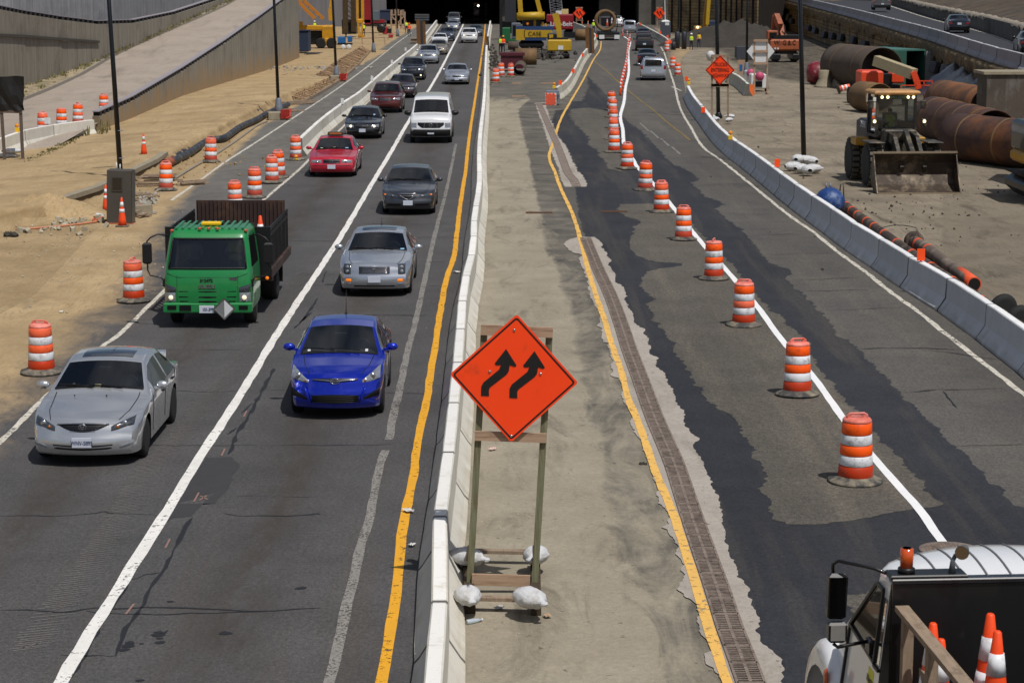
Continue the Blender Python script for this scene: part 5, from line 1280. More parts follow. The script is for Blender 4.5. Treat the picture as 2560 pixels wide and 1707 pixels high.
# --- per model fronts
def lampset(fp, x0, x1, zl, zh, bulbs=True, lit=None, mat=None, dark=None):
    fp('headlight', x0, x1, zl, zh, mat or mLensD, .014, 10, 5, mirror=True)
def bulb(t, W, Y, xs, z, r, mat, off=.02):
    for x in xs:
        for s in (-1, 1):
            c = Vector((s*x, Y(0, x, z)-off, z)); MB().lathe([(.001, 0), (r, .0), (r*1.05, .015), (r*.9, .03)], 14, c, 'Y').build('headlamp_bulb', mat, t)
def fn_camry(fp, t, W, Y, S_, half):
    fp('grille', -.40, .40, lambda x: .575+.10*(abs(x)/.40)**2, lambda x: .70-.015*(abs(x)/.4)**2, mGrl, .008, 14)
    mb = MB()
    for k in range(5):
        z = .60+k*.024; w_ = .40*sqrt(max(.05, (z-.56)/.15)); w_ = min(w_, .385); mb.tube([(x, Y(0, x, z)-.016, z) for x in [-w_+2*w_*q/8 for q in range(9)]], .004, 5)
    mb.build('grille_bars', M('dark_chrome', '#55565a', .3, .8), t)
    mb = MB(); mb.tube([(x, Y(0, x, .71)-.015, .712-.02*(abs(x)/.42)**2) for x in [-.42+.84*q/12 for q in range(13)]], .011, 6); oval(mb, (0, Y(0, 0, .66)-.025, .66), .062, .043, .013); oval(mb, (0, Y(0, 0, .66)-.03, .666), .025, .038, .01); oval(mb, (0, Y(0, 0, .66)-.03, .678), .045, .018, .01); mb.build('grille_chrome', mChr, t)
    fp('headlight', .45, .80, lambda x: .585+.10*((x-.45)/.35)**1.3, lambda x: .655+.125*((x-.45)/.35)**.8, mLensD, .014, 12, 6, mirror=True)
    bulb(t, W, Y, (.55,), .645, .026, mAmD, .026); bulb(t, W, Y, (.655,), .69, .048, mChr, .024)
    fp('bumper_slot', -.48, .48, lambda x: .335+.03*(abs(x)/.48), lambda x: .362+.02*(abs(x)/.48), mGrl, .006, 12, 2)
    fp('bumper_slot', -.46, .46, lambda x: .285+.02*(abs(x)/.48), lambda x: .315+.02*(abs(x)/.48), mGrl, .006, 12, 2)
    fp('fog_lamp', .58, .80, lambda x: .31+.05*(x-.58)/.22, lambda x: .35+.09*(x-.58)/.22, mLens, .01, 6, 3, mirror=True)
    mb = MB()
    for x in (-.35, .18): mb.ball((x, 1.2, .955), .014)
    mb.build('washer_jets', mDark, t)
def fn_blue(fp, t, W, Y, S_, half):
    fp('grille', -.40, .40, lambda x: .70-.03*(1-(abs(x)/.40)**1.5), lambda x: .735+.012*(1-(abs(x)/.4)), mGrl, .008, 14, 2)
    mb = MB(); mb.tube([(x, Y(0, x, .72)-.018, .722-.03*(1-abs(x)/.4)**1.6) for x in [-.4+.8*q/14 for q in range(15)]], [.008+.01*(1-abs(-1+2*q/14)) for q in range(15)], 6)
    c = (0, Y(0, 0, .70)-.03, .70); oval(mb, c, .085, .046, .014); mb.beam((-.03, c[1], .672), (-.02, c[1], .73), .012, .012); mb.beam((.02, c[1], .672), (.03, c[1], .73), .012, .012); mb.beam((-.025, c[1], .70), (.025, c[1], .706), .012, .012); mb.build('grille_chrome', mChr, t)
    fp('headlight', .48, .79, lambda x: .66+.06*((x-.48)/.31)**2, lambda x: .70+.20*((x-.48)/.31)**.9, mLens, .014, 12, 7, mirror=True)
    bulb(t, W, Y, (.66,), .765, .05, mChr, .03); bulb(t, W, Y, (.53,), .695, .02, mAmD, .03)
    fp('lower_grille', -.42, .42, lambda x: .30+.02*(abs(x)/.42), lambda x: .47-.025*(abs(x)/.42)**2, mGrl, .006, 14, 4)
    mb = MB()
    for k in range(4): mb.tube([(x, Y(0, x, .33+k*.035)-.012, .33+k*.035) for x in [-.4+.8*q/8 for q in range(9)]], .006, 5)
    mb.build('grille_bars', mDark, t)
    fp('fog_recess', .50, .78, lambda x: .36+.06*((x-.5)/.28), lambda x: .40+.16*((x-.5)/.28), mGrl, .006, 8, 3, mirror=True)
    mb = MB(); 
    for s in (-1, 1): mb.tube([(s*(.43+.04*k), Y(0, .43, .30+.1*k)-.012, .30+.105*k) for k in range(4)], .012, 6)
    mb.build('bumper_crease', t.children[0].data.materials[0], t)
def fn_cts(fp, t, W, Y, S_, half):
    fp('grille', -.38, .38, .58, .75, mGrl, .008, 12)
    mb = MB()
    for k in range(6): mb.tube([(x, Y(0, x, .595+k*.028)-.02, .595+k*.028) for x in [-.37+.74*q/8 for q in range(9)]], .0095, 6)
    oval(mb, (0, Y(0, 0, .66)-.04, .665), .05, .05, .014); mb.beam((0, Y(0, 0, .66)-.04, .62), (0, Y(0, 0, .66)-.04, .70), .05, .02); mb.build('grille_chrome', mChr, t)
    fp('headlight', .58, .76, .55, lambda x: .80-.0*(x), mLensD, .014, 8, 6, mirror=True); bulb(t, W, Y, (.665,), .62, .05, mLens, .02); bulb(t, W, Y, (.665,), .73, .045, mLens, .03)
    fp('indicator', .57, .70, .385, .455, mAmL, .014, 5, 3, mirror=True); fp('fog_lamp', .57, .69, .305, .355, mLens, .014, 5, 3, mirror=True)
    fp('bumper_slot', -.5, .5, .265, .295, mGrl, .006, 12, 2); fp('bumper_lip', -.5, .5, .235, .262, mChr, .012, 12, 2)
def fn_tl(fp, t, W, Y, S_, half):
    fp('grille', -.27, .27, lambda x: .52+.13*(abs(x)/.27)**1.4, .70, mGrl, .008, 12)
    mb = MB(); mb.tube([(x, Y(0, x, .7)-.02, .705) for x in [-.28+.56*q/6 for q in range(7)]], .022, 6); mb.tube([(x, Y(0, x, .52)-.02, .52+.16*(abs(x)/.27)**1.4) for x in [-.27+.54*q/12 for q in range(13)]], .016, 6); mb.tube([(x, Y(0, x, .64)-.02, .64) for x in [-.2+.4*q/6 for q in range(7)]], .012, 6)
    mb.beam((-.03, Y(0, 0, .63)-.04, .60), (0, Y(0, 0, .63)-.04, .67), .015, .015); mb.beam((.03, Y(0, 0, .63)-.04, .60), (0, Y(0, 0, .63)-.04, .67), .015, .015); mb.build('grille_chrome', mChr, t)
    fp('headlight', .38, .78, lambda x: .60+.03*(x-.38), lambda x: .665+.09*((x-.38)/.4), mLensD, .014, 10, 4, mirror=True); bulb(t, W, Y, (.5,), .64, .03, mLens, .03); fp('indicator', .70, .79, .65, .70, mAmL, .02, 3, 2, mirror=True)
    fp('lower_grille', -.70, -.24, .32, .39, mGrl, .006, 8, 2); fp('lower_grille', .24, .70, .32, .39, mGrl, .006, 8, 2)
def fn_taxi(fp, t, W, Y, S_, half):
    fp('grille', -.32, .32, .56, .69, mGrl, .008, 12); mb = MB(); oval(mb, (0, Y(0, 0, .63)-.03, .63), .07, .032, .014)
    for z in (.555, .695): mb.tube([(x, Y(0, x, z)-.012, z) for x in [-.33+.66*q/6 for q in range(7)]], .01, 6)
    mb.build('grille_chrome', mChr, t)
    fp('headlight', .40, .80, .56, lambda x: .68-.02*(x-.4), mLens, .014, 10, 4, mirror=True); bulb(t, W, Y, (.55,), .62, .04, mChr, .03)
    fp('bumper_strip', -.75, .75, .44, .47, mDark, .006, 12, 2)
    z = 1.46; MB().box((0, 2.5, z+.08), (.62, .2, .15), ch=.02).build('roof_sign', M('taxi_sign', '#38302b', .5), t); MB().box((0, 2.395, z+.09), (.48, .01, .07)).build('sign_letters', M('taxi_letters', '#a85d1f', .6, var=.5, scale=30), t)
def fn_generic(lit=False, g='wide', fog=False, red=False, chrome=False):
    def f(fp, t, W, Y, S_, half):
        k = W/.9; zf = pl(S_['zt'], 0); a = zf-.15; b = zf-.04
        fp('grille', -.32*k, .32*k, lambda x: a-.02+.03*(abs(x)/.32), b, mGrl, .008, 10, 3)
        mb = MB()
        for z in ([a+.0, (a+b)/2, b] if chrome else [b]): mb.tube([(x, Y(0, x, z)-.014, z) for x in [-.32*k+.64*k*q/6 for q in range(7)]], .013, 6)
        oval(mb, (0, Y(0, 0, (a+b)/2)-.03, (a+b)/2), .055, .04, .014); mb.build('grille_chrome', mChr, t)
        fp('headlight', .42*k, .79*k, lambda x: a+.02*(x/.8), lambda x: b+.04*((x-.42*k)/.37), mLens, .014, 8, 3, mirror=True)
        if lit: bulb(t, W, Y, (.56*k,), (a+b)/2+.01, .055, mLitL, .03)
        else: bulb(t, W, Y, (.56*k,), (a+b)/2+.01, .045, mChr, .03)
        if fog: bulb(t, W, Y, (.60*k,), .38, .05, mLitL, .03)
        fp('lower_grille', -.42*k, .42*k, .27, .37, mGrl, .006, 10, 3)
    return f
def fn_rear(suv=False, win=None, lampz=None, lampx=None, glow=False):
    def f(fp, t, W, Y, S_, half):
        z = lampz or (.68, .86); x = lampx or (.55, .80)
        fp('tail_light', x[0]*W/.9, x[1]*W/.9, z[0], z[1], mRed, .016, 6, 3, mirror=True, rearside=True)
        if win: fp('rear_window', -win[0], win[0], win[1], win[2], M('dark_rear_glass', '#0a0b0e', .06, var=.05, coat=1), .012, 10, 5, rearside=True); fp('window_frame', -win[0]-.04, win[0]+.04, win[1]-.05, win[1]-.01, mDark, .016, 8, 2, rearside=True)
        fp('bumper', -.8*W/.9, .8*W/.9, .3, .36, mDark, .015, 10, 2, rearside=True)
    return f
SUV = dict(L=4.75, W=1.9, zt=[(0,.88),(.12,.96),(.5,1.02),(1.0,1.08),(1.3,1.13),(1.4,1.18),(2.05,1.60),(2.4,1.67),(3.6,1.68),(4.2,1.64),(4.5,1.40),(4.65,1.12),(4.75,1.0)], zb=[(0,.80),(.12,.87),(.6,.98),(1.3,1.05),(2.2,1.08),(4.2,1.12),(4.65,1.05),(4.75,.95)],
    wr=[(0,.74),(.3,.80),(1.3,.84),(2.05,.70),(3.,.68),(4.2,.68),(4.6,.78),(4.75,.8)], ws=(1.4,2.05), rw=(4.22,4.6), sd=(1.7,4.1), ax=(.93,3.7), r=.37, zs=.26, doors=(1.5,2.65,3.7), pz=.5, w=[(0,.88),(.1,.94),(.4,.98),(1.,1.),(4.2,1.),(4.6,.96),(4.75,.92)])
VAN = dict(L=5.6, W=2.02, zt=[(0,1.12),(.08,1.22),(.4,1.30),(.9,1.38),(1.0,1.44),(1.55,2.02),(1.8,2.12),(2.4,2.15),(5.5,2.14),(5.6,2.08)], zb=[(0,1.02),(.1,1.12),(.6,1.22),(1.,1.26),(5.5,1.28),(5.6,1.25)], wr=[(0,.80),(.3,.85),(1.0,.88),(1.55,.80),(2.5,.80),(5.6,.80)],
    w=[(0,.90),(.1,.95),(.4,.985),(1.,1.),(5.4,1.),(5.6,.97)], ws=(1.0,1.55), rw=(5.2,5.2), sd=(1.4,2.3), ax=(.85,4.4), r=.37, zs=.32, bow=.14, rbow=.03, doors=(1.1,2.3,3.6), handles=(2.2,), pz=.52, mk=1.7, blackmir=True, mir=.35, bp=2.29)
MINIV = dict(L=5.1, W=1.95, zt=[(0,.85),(.2,.95),(1.0,1.08),(1.2,1.13),(2.1,1.65),(2.5,1.72),(4.6,1.74),(4.9,1.70),(5.02,1.5),(5.1,1.1)], zb=[(0,.75),(.12,.85),(1.3,1.),(4.9,1.1),(5.1,1.02)], wr=[(0,.74),(.3,.80),(1.3,.84),(2.1,.72),(4.6,.73),(5.0,.76),(5.1,.8)], w=[(0,.88),(.1,.94),(.4,.98),(1.,1.),(4.8,1.),(5.1,.95)], ws=(1.2,2.1), rw=(4.9,4.9), sd=(1.6,4.8), ax=(.95,4.0), r=.35, zs=.24, rbow=.08, doors=(1.5,2.8,4.0), handles=(2.6,3.3), rf=[(0,-.05),(.3,.02),(1,-.02)])
PICK = dict(L=5.6, W=1.98, zt=[(0,1.0),(.12,1.08),(.9,1.15),(1.3,1.2),(1.9,1.68),(2.3,1.75),(3.1,1.75),(3.5,1.62),(3.62,1.16),(3.75,1.13),(5.5,1.13),(5.6,1.1)], zb=[(0,.9),(.12,1.),(1.3,1.1),(5.5,1.12),(5.6,1.08)], wr=[(0,.78),(1.3,.86),(1.9,.74),(3.2,.72),(3.5,.78),(3.7,.93),(5.6,.93)], w=[(0,.9),(.1,.95),(.4,.99),(1.,1.),(5.4,1.),(5.6,.98)], ws=(1.3,1.9), rw=(3.3,3.6), sd=(1.6,3.2), ax=(1.,4.5), r=.39, zs=.33, rbow=.02, doors=(1.5,2.6,3.5), handles=(2.4,3.2), pz=.6, crown=.02)
def place(front, back, rear=False, L=0, z=0.):
    a, b = P(front[0], front[1], z), P(back[0], back[1], z); d = (b-a); ang = atan2(d.y, d.x)-pi/2
    if not rear: return a, ang
    u = d.normalized(); return a+u*L, ang+pi      # nose points away
gO_ = 'cars in the oncoming lanes'; gR = 'cars in the outgoing lanes'
silver = paint('silver_paint', '#c6c8cb', .72, .27); silver2 = paint('silver_blue_paint', '#b9bec7', .72, .27); blue = paint('blue_paint', '#0628b4', .6, .24); grey = paint('graphite_paint', '#3a3c42', .6, .3)
redp = paint('taxi_red', '#b3122e', .1, .3); blackp = paint('black_paint', '#0c0d11', .2, .2); whitep = paint('white_paint', '#d5d6d8', 0, .35); maroon = paint('maroon_paint', '#56150f', .5, .3); navy = paint('navy_paint', '#12141f', .4, .25); beige = paint('beige_paint', '#8d8272', .6, .35); dkred = paint('plum_paint', '#2a1218', .4, .3)
def C(label, spec, f, b, mat, fn, rear=False, z=0, tilt=(0, 0), **k):
    sp_ = dict(spec); sp_['fn'] = fn; Lc = {**SEDAN, **spec}['L']
    loc, rz = place(f, b, rear, Lc, z); t = car(label, sp_, loc, rz, mat, rear=rear, group=gR if rear else gO_, **k); t.location.z += .012; t.rotation_euler[1] = tilt[1]; return t
c1 = C('silver sedan with sunroof and small spoiler, nearest car at lower left', dict(r=.325, mir=.38, zs=.19), (207, 1172), (472, 880), silver, fn_camry, plate='WNV-5895', ex=(hood_seams, sunroof, spoiler, stickers((-.02, .08, '#c9c49a', .1, .07))))
c2 = C('bright blue compact car with oval badge in the middle lane', dict(L=4.37, W=1.7, zt=[(0,.76),(.12,.82),(.5,.90),(1.0,.98),(1.2,1.03),(2.0,1.40),(2.4,1.455),(2.9,1.46),(3.4,1.38),(3.9,1.12),(4.37,1.02)], zb=[(0,.66),(.12,.74),(.6,.86),(1.2,.94),(2.2,.98),(3.8,1.04),(4.37,.9)], wr=[(0,.66),(.3,.74),(1.2,.89),(2.0,.71),(2.9,.68),(3.4,.69),(3.9,.76),(4.37,.7)], w=[(0,.86),(.1,.93),(.4,.98),(1.,1.),(3.6,1.),(4.2,.94),(4.37,.86)], ws=(1.2,2.0), rw=(3.4,3.85), sd=(1.5,3.5), ax=(.85,3.42), r=.31, doors=(1.4,2.5,3.4), handles=(2.3,3.2), bow=.3), (838, 1053), (905, 860), blue, fn_blue, ex=(hood_seams, antenna(3.2, .45), stickers((-.55, .1, '#c9c9cc', .05, .08), (.5, .08, '#c9c9cc', .05, .08))), cname='compact_car')
c4 = C('silver sedan with tall headlights, lit amber lamps and sunroof in the middle lane', dict(zt=[(0,.76),(.12,.82),(.5,.87),(1.0,.93),(1.45,.99),(2.15,1.39),(2.5,1.44),(3.0,1.445),(3.4,1.40),(4.05,1.12),(4.75,1.0)], ws=(1.45,2.15), bow=.18, pz=.45), (936, 745), (1022, 540), silver2, fn_cts, plate='', ex=(hood_seams, sunroof, antenna(3.3, .2), stickers((-.1, .08, '#6fa3b5', .08, .05), (.03, .08, '#c2a37a', .1, .05), (.12, .08, '#9fc0a2', .07, .05), (.62, .1, '#7fb0cf', .1, .05))))
c5 = C('dark graphite sedan with bright chrome grille, behind the silver one in the middle lane', dict(bow=.24), (1020, 540), (1078, 380), grey, fn_tl, plate='', ex=(hood_seams,))
c6 = C('red taxi sedan with roof sign beside the shoulder drums', dict(L=5.3, W=1.9, zt=[(0,.74),(.12,.80),(.5,.85),(1.4,.95),(1.6,1.0),(2.3,1.40),(2.6,1.46),(3.2,1.46),(3.6,1.40),(4.2,1.08),(5.2,1.),(5.3,.95)], ws=(1.6,2.3), rw=(3.6,4.2), sd=(1.95,3.95), ax=(.95,3.9), bow=.2, zb=[(0,.66),(.12,.70),(1.4,.90),(4.2,.95),(5.2,.93),(5.3,.86)], wr=[(0,.74),(.3,.80),(1.6,.84),(2.3,.66),(3.6,.66),(4.2,.74),(5.3,.74)], w=[(0,.88),(.1,.94),(.4,.98),(1.,1.),(4.6,1.),(5.3,.9)], doors=(1.75,2.95,3.9), handles=(2.7,3.6)), (829, 445), (945, 300), redp, fn_taxi, plate='', ex=(hood_seams, stickers((-.5, .1, '#a8b79a', .1, .06), (0, .1, '#b7b28a', .1, .06), (.5, .1, '#8fa8c9', .12, .06))), cat='taxi', cname='taxi')
c7 = C('black sedan with headlights on behind the red taxi', {}, (906, 349), (995, 240), blackp, fn_generic(True), plate='', ex=(stickers((.5, .2, '#9fb7d6', .08, .1), (-.55, .15, '#a9c6b5', .08, .06)),))
c8 = C('white cargo van with big black mirrors and dark bumper', {}|VAN, (1077, 360), (1123, 240), whitep, None or (lambda fp, t, W, Y, S_, half: (fp('grille', -.62, .62, lambda x: .72+.14*max(0, (abs(x)-.42)/.2), .98, mGrl, .012, 12, 4), fp('headlight', .66, .92, .74, .96, mLens, .014, 6, 4, mirror=True), fp('bumper', -.93, .93, .33, .66, mDark, .03, 14, 4),
    fp('grille_bar', -.1, .1, .76, .95, mChr, .02, 4, 3) if False else None, MB().box((-.3, Y(0, .3, .85)-.03, .85), (.05, .03, .24), (0, .15, 0)).box((.3, Y(0, .3, .85)-.03, .85), (.05, .03, .24), (0, -.15, 0)).build('grille_bars', M('grey_plastic', '#4a4a4e', .5), t),
    (lambda mb: (oval(mb, (0, Y(0, 0, .86)-.04, .86), .075, .075, .02), mb.beam((-.09, Y(0, 0, .86)-.045, .86), (.09, Y(0, 0, .86)-.045, .86), .03, .02), mb.build('badge', mChr, t)))(MB()))), plate='', cat='van', cname='cargo_van')
c9 = C('maroon SUV with wide chrome grille behind the black sedan', SUV, (964, 284), (1034, 200), maroon, fn_generic(False, chrome=True), cat='suv', cname='suv', ex=(hood_seams,))
c10 = C('dark plum sedan mostly hidden behind the maroon SUV', {}, (1003, 247), (1056, 180), dkred, fn_generic(), detail=1)
c11 = C('dark navy SUV with bright fog lamps in the inner left lane', SUV, (1031, 202), (1075, 140), navy, fn_generic(False, fog=True, chrome=True), cat='suv', cname='suv', detail=1)
c12 = C('silver sedan alone in the lane beside the yellow line', {}, (1142, 213), (1162, 150), silver2, fn_generic(False), plate='', detail=1, ex=())
c13 = C('silver SUV with headlights on, ahead of the dark navy SUV', SUV, (1070, 161), (1097, 120), silver2, fn_generic(True), cat='suv', cname='suv', detail=1)
c14 = C('beige sedan tucked behind the silver SUV with lit headlights', {}, (1096, 138), (1116, 105), beige, fn_generic(), detail=1)
c15 = C('white sedan in the far left queue', {}, (1099, 118), (1121, 88), whitep, fn_generic(), detail=1)
c16 = C('dark blue SUV in the far queue ahead of the white sedan', SUV, (1117, 104), (1135, 78), paint('steel_blue', '#2a3446', .5), fn_generic(), cat='suv', cname='suv', detail=1)
c17 = C('pale silver car with headlights on at the tunnel end of the left queue', {}, (1132, 77), (1142, 60), silver2, fn_generic(True), detail=1)
c18 = C('grey van leaving the tunnel at the very end of the left queue', {}|VAN, (1135, 66), (1143, 52), paint('mist_grey', '#5b6166', .4), fn_generic(), cat='van', cname='cargo_van', detail=1)
c19 = C('white pickup with amber headlights in the far lane by the yellow line', PICK, (1173, 109), (1183, 80), whitep, fn_generic(True), cat='pickup', cname='pickup_truck', detail=1)
c20 = C('dark teal car behind the far white pickup', {}, (1189, 92), (1195, 70), paint('teal_grey', '#33414a', .5), fn_generic(), detail=1)
# outgoing (seen from behind)
c22 = C('silver minivan with dark rear window, nearest vehicle of the outgoing lanes', MINIV, (1633, 203), (1618, 140), silver2, fn_rear(win=(.62, 1.12, 1.58), lampz=(.85, 1.15), lampx=(.72, .88)), rear=True, cat='minivan', cname='minivan')
c23 = C('dark sedan squeezed between the silver minivan and the dark pickup', {}, (1617, 166), (1609, 120), navy, fn_rear(), rear=True, detail=1)
c24 = C('black pickup truck seen from behind in the outgoing lane', PICK, (1611, 129), (1603, 95), blackp, fn_rear(lampz=(.8, 1.08), lampx=(.78, .9)), rear=True, cat='pickup', cname='pickup_truck', detail=1)
c25 = C('dark red car ahead of the black pickup', {}, (1608, 102), (1598, 80), dkred, fn_rear(), rear=True, detail=1)
c26 = C('silver minivan near the tunnel behind the flatbed', MINIV, (1574, 83), (1566, 62), silver2, fn_rear(win=(.62, 1.12, 1.58), lampz=(.85, 1.15), lampx=(.72, .88)), rear=True, cat='minivan', cname='minivan', detail=1)
c27 = C('white SUV between the steel ring and the far silver minivan', SUV, (1542, 68), (1540, 52), whitep, fn_rear(lampz=(.8, 1.0)), rear=True, cat='suv', cname='suv', detail=1)
c28 = C('dark car already inside the tunnel mouth', {}, (1563, 50), (1560, 38), navy, fn_rear(), rear=True, detail=1)
# elevated road
def CE(label, spec, px, py, bx, by, mat, **k):
    z = 3.45; 
    for _ in range(6): p = P(px, py, z); z = eh(p.y)+.03
    a = P(px, py, z); b = P(bx, by, z+.02); d = b-a; Lc = {**SEDAN, **spec}['L']; u = d.normalized(); sp_ = dict(spec); sp_['fn'] = k.pop('fn')
    return car(label, sp_, a+Vector((u.x, u.y, 0))*Lc, atan2(d.y, d.x)-pi/2+pi, mat, rear=True, group='cars on the elevated road', **k)
CE('black sedan on the elevated road at upper right', {}, 2398, 84, 2240, 34, blackp, fn=fn_rear(), detail=1)
CE('grey pickup at the top edge of the elevated road', PICK, 2206, 27, 2100, 2, paint('pewter', '#4a4a48', .5), fn=fn_rear(lampz=(.8, 1.05), lampx=(.78, .9)), detail=1, cat='pickup', cname='pickup_truck')
CE('black car cut off by the right edge on the elevated road', {}, 2585, 140, 2440, 86, blackp, fn=fn_rear(), detail=1)
# a bus-like truck deep in the left tunnel, only its lamps and red front showing
t = thing('tunnel_truck', 'dark red truck with two bright lamps deep inside the left tunnel', 'truck', (XZ(400, 1190, 2), 400, 0))
MB().box((0, 1.5, 1.7), (2.5, 3, 2.6), ch=.1).build('body', paint('dark_red_truck', '#4a0b10', .1), t); MB().box((0, -.02, 2.1), (2.1, .05, .8)).build('windscreen', mGrl, t)
for x in (-.4, .4): MB().ball((x, -.06, 2.35), .16).build('headlight', M('bright_lamp', '#ffffff', .2, emit=('#fff6e0', 9)), t)
for s in (-1, 1): wheel(t, s*1.05, .8, .5, .3, side=s)
t.location = (XZ(400, 1201, 2.4), 400, 0)
# ================================================================ drivers in the near cars
def seat_person(car_t, lx, ly, lz, label, shirt, skin=None, **k):
    m = Matrix.Translation(car_t.location) @ car_t.rotation_euler.to_matrix().to_4x4(); p = m @ Vector((lx, ly, lz))
    return person('person', label, p, car_t.rotation_euler.z, 'sit', shirt, '#22252c', skin, arms='wheel', h=1.7, **k)
seat_person(c1, .37, 2.62, .52, 'driver in pale blue shirt holding the wheel of the nearest silver car', '#8fa3b5', mSkinL)
seat_person(c2, .37, 2.32, .56, 'driver in a blue shirt behind the wheel of the bright blue car', '#31538a', mSkinL)
seat_person(c4, .37, 2.62, .52, 'driver of the silver car with lit amber lamps', '#3a3238', mSkinD)
seat_person(c8, .42, 2.15, .95, 'driver in a grey shirt high up in the white cargo van', '#8a8684', mSkinL)
# ================================================================ green stake truck
green = M('truck_green', '#0d7a3a', .38, var=.06, scale=3, coat=.7, dirt=('#3a6a4c', .18, 3)); mBrn = M('rusty_brown_steel', '#33231f', .85, var=.3, scale=2.5, dirt=('#5a4030', .3, 2)); mGlT = glass('truck_glass', (.62, .66, .65))
tl, trz = place((521, 822), (712, 597)); 
T = thing('stake_truck', 'green flatbed stake truck with brown tailboard in the left lane beside the shoulder', 'truck', tl, trz)
lev = [(.40,.05,.96),(.5,.02,.975),(.62,.0,.98),(.9,.0,.985),(1.05,.01,.985),(1.2,.03,.98),(1.28,.05,.975),(1.36,.08,.97),(1.5,.125,.955),(1.65,.175,.935),(1.8,.225,.915),(1.95,.275,.895),(2.0,.295,.885),(2.08,.34,.875),(2.15,.42,.85),(2.19,.55,.80),(2.2,.75,.74)]
def ring(z, yf, w_, D=1.72, rc=.17):
    pts = [(-w_, D)]+[(-w_, D-(D-yf-rc)*k/6) for k in range(1, 7)]
    pts += [(-w_+rc-rc*cos(a), yf+rc-rc*sin(a)) for a in (pi/8, pi/4, 3*pi/8)]
    pts += [(-w_+rc+(2*w_-2*rc)*k/12, yf-.03*sin(pi*k/12)) for k in range(13)]
    pts += [(w_-rc+rc*sin(a), yf+rc-rc*cos(a)) for a in (pi/8, pi/4, 3*pi/8)]
    pts += [(w_, yf+rc+(D-yf-rc)*k/6) for k in range(7)]
    return [Vector((x, y, z)) for x, y in pts]
R_ = [ring(*l) for l in lev]; nn = len(R_[0]); V = [p for r in R_ for p in r]; cabf, glf, sdf = [], [], []
for i in range(len(R_)-1):
    for j in range(nn-1):
        q = (i*nn+j, i*nn+j+1, (i+1)*nn+j+1, (i+1)*nn+j)
        if 7 <= i <= 11 and 9 <= j <= nn-11: glf.append(q)
        elif 7 <= i <= 11 and (1 <= j <= 5 or nn-7 <= j <= nn-3): sdf.append(q)
        else: cabf.append(q)
mb = MB().add(V, cabf, True); mb.grid([[Vector((x*f, y if f == 1 else .75+(y-.75)*f, 2.2+.012*(1-f))) for x, y, z in R_[-1]] for f in (1, .66, .33, 0.01)], True); mb.add([R_[0][0], R_[0][-1], R_[-1][-1], R_[-1][0]], [(0, 1, 2, 3)])
mb.box((0, .86, .42), (1.9, 1.6, .06)); mb.build('cab', green, T); MB().add(V, glf, True).build('windscreen', mGlT, T); MB().add(V, [f for f in sdf if V[f[0]].x > 0], True).build('side_window', mGd, T); MB().add(V, [f for f in sdf if V[f[0]].x < 0], True).build('side_window', mGd, T)
g = MB(); fr = [R_[7][9+k] for k in range(nn-19)]; 
for path in ([R_[7][j] for j in range(9, nn-9)], [R_[12][j] for j in range(9, nn-9)], [R_[i][9] for i in range(7, 13)], [R_[i][nn-10] for i in range(7, 13)]): g.tube([p+Vector((0, -.012, 0)) for p in path], .022, 6)
g.build('windscreen_seal', mDark, T)
mb = MB()
for k in range(-5, 6): 
    x = k*.15; mb.beam((x, .50, 2.205), (x*.98, 1.68, 2.235), .055, .03)
mb.build('roof_ribs', green, T)
mO = M('marker_amber', '#b8460c', .3, coat=1)
mb = MB()
for x, y, z in [(-.83,.44,2.15),(-.2,.40,2.20),(0,.40,2.20),(.2,.40,2.20),(.83,.44,2.15)]: MB().lathe([(.04, 0), (.035, .04), (.001, .06)], 12, (x, y, z-.01)).build('marker_lamp', mO, T)
MB().box((0, .9, 2.27), (.44, .16, .09), ch=.025).build('beacon_bar', mYel, T)
def fr_y(x, z): 
    for a, b in zip(lev[:-1], lev[1:]):
        if a[0] <= z <= b[0]: y = a[1]+(b[1]-a[1])*(z-a[0])/(b[0]-a[0]); break
    else: y = 0
    w_ = .98; e = max(0, abs(x)-(w_-.17)); return y+(.17-sqrt(max(0, .17**2-min(e, .169)**2)))-.03*max(0, 1-abs(x)/.81)
def tp(nm, x0, x1, z0, z1, mat, off=.01, sym=False, zt=None):
    for s in ((1, -1) if sym else (1,)):
        rws = [[Vector((s*(x0+(x1-x0)*q/10), fr_y(x0+(x1-x0)*q/10, z)-off*(.2 if (k in (0, 4) or q in (0, 10)) else 1), z)) for q in range(11) for z in [z0+((zt(x0+(x1-x0)*q/10) if zt else z1)-z0)*k/4]] for k in range(5)]
        MB().grid(rws).build(nm, mat, T)
for pts in ([(-.68, 1.2), (-.68, .62)], [(.68, 1.2), (.68, .62)], [(-.9, 1.25), (-.68, 1.16), (.68, 1.16), (.9, 1.25)]):
    g = MB(); qq = []
    for (xa, za), (xb, zb_) in zip(pts, pts[1:]): qq += [Vector((xa+(xb-xa)*k/8, fr_y(xa+(xb-xa)*k/8, za+(zb_-za)*k/8)-.002, za+(zb_-za)*k/8)) for k in range(9)]
    g.tube(qq, .006, 5, False); g.build('panel_seam', M('green_seam_line', '#08331a', .6), T)  # dark green lines along the panel joints
tp('headlight', .72, .955, .62, .82, mLens, .014, True); tp('corner_lamp', .70, .955, .825, 1.0, mLensD, .014, True, lambda x: .93+.35*(x-.70))
for s in (-1, 1): MB().lathe([(.001, 0), (.05, 0), (.055, .02), (.04, .03)], 16, (s*.82, fr_y(.82, .71)-.03, .71), 'Y').build('headlamp_bulb', M('lit_truck_lamp', '#fff0d0', .15, emit=('#ffedc8', .7)), T)
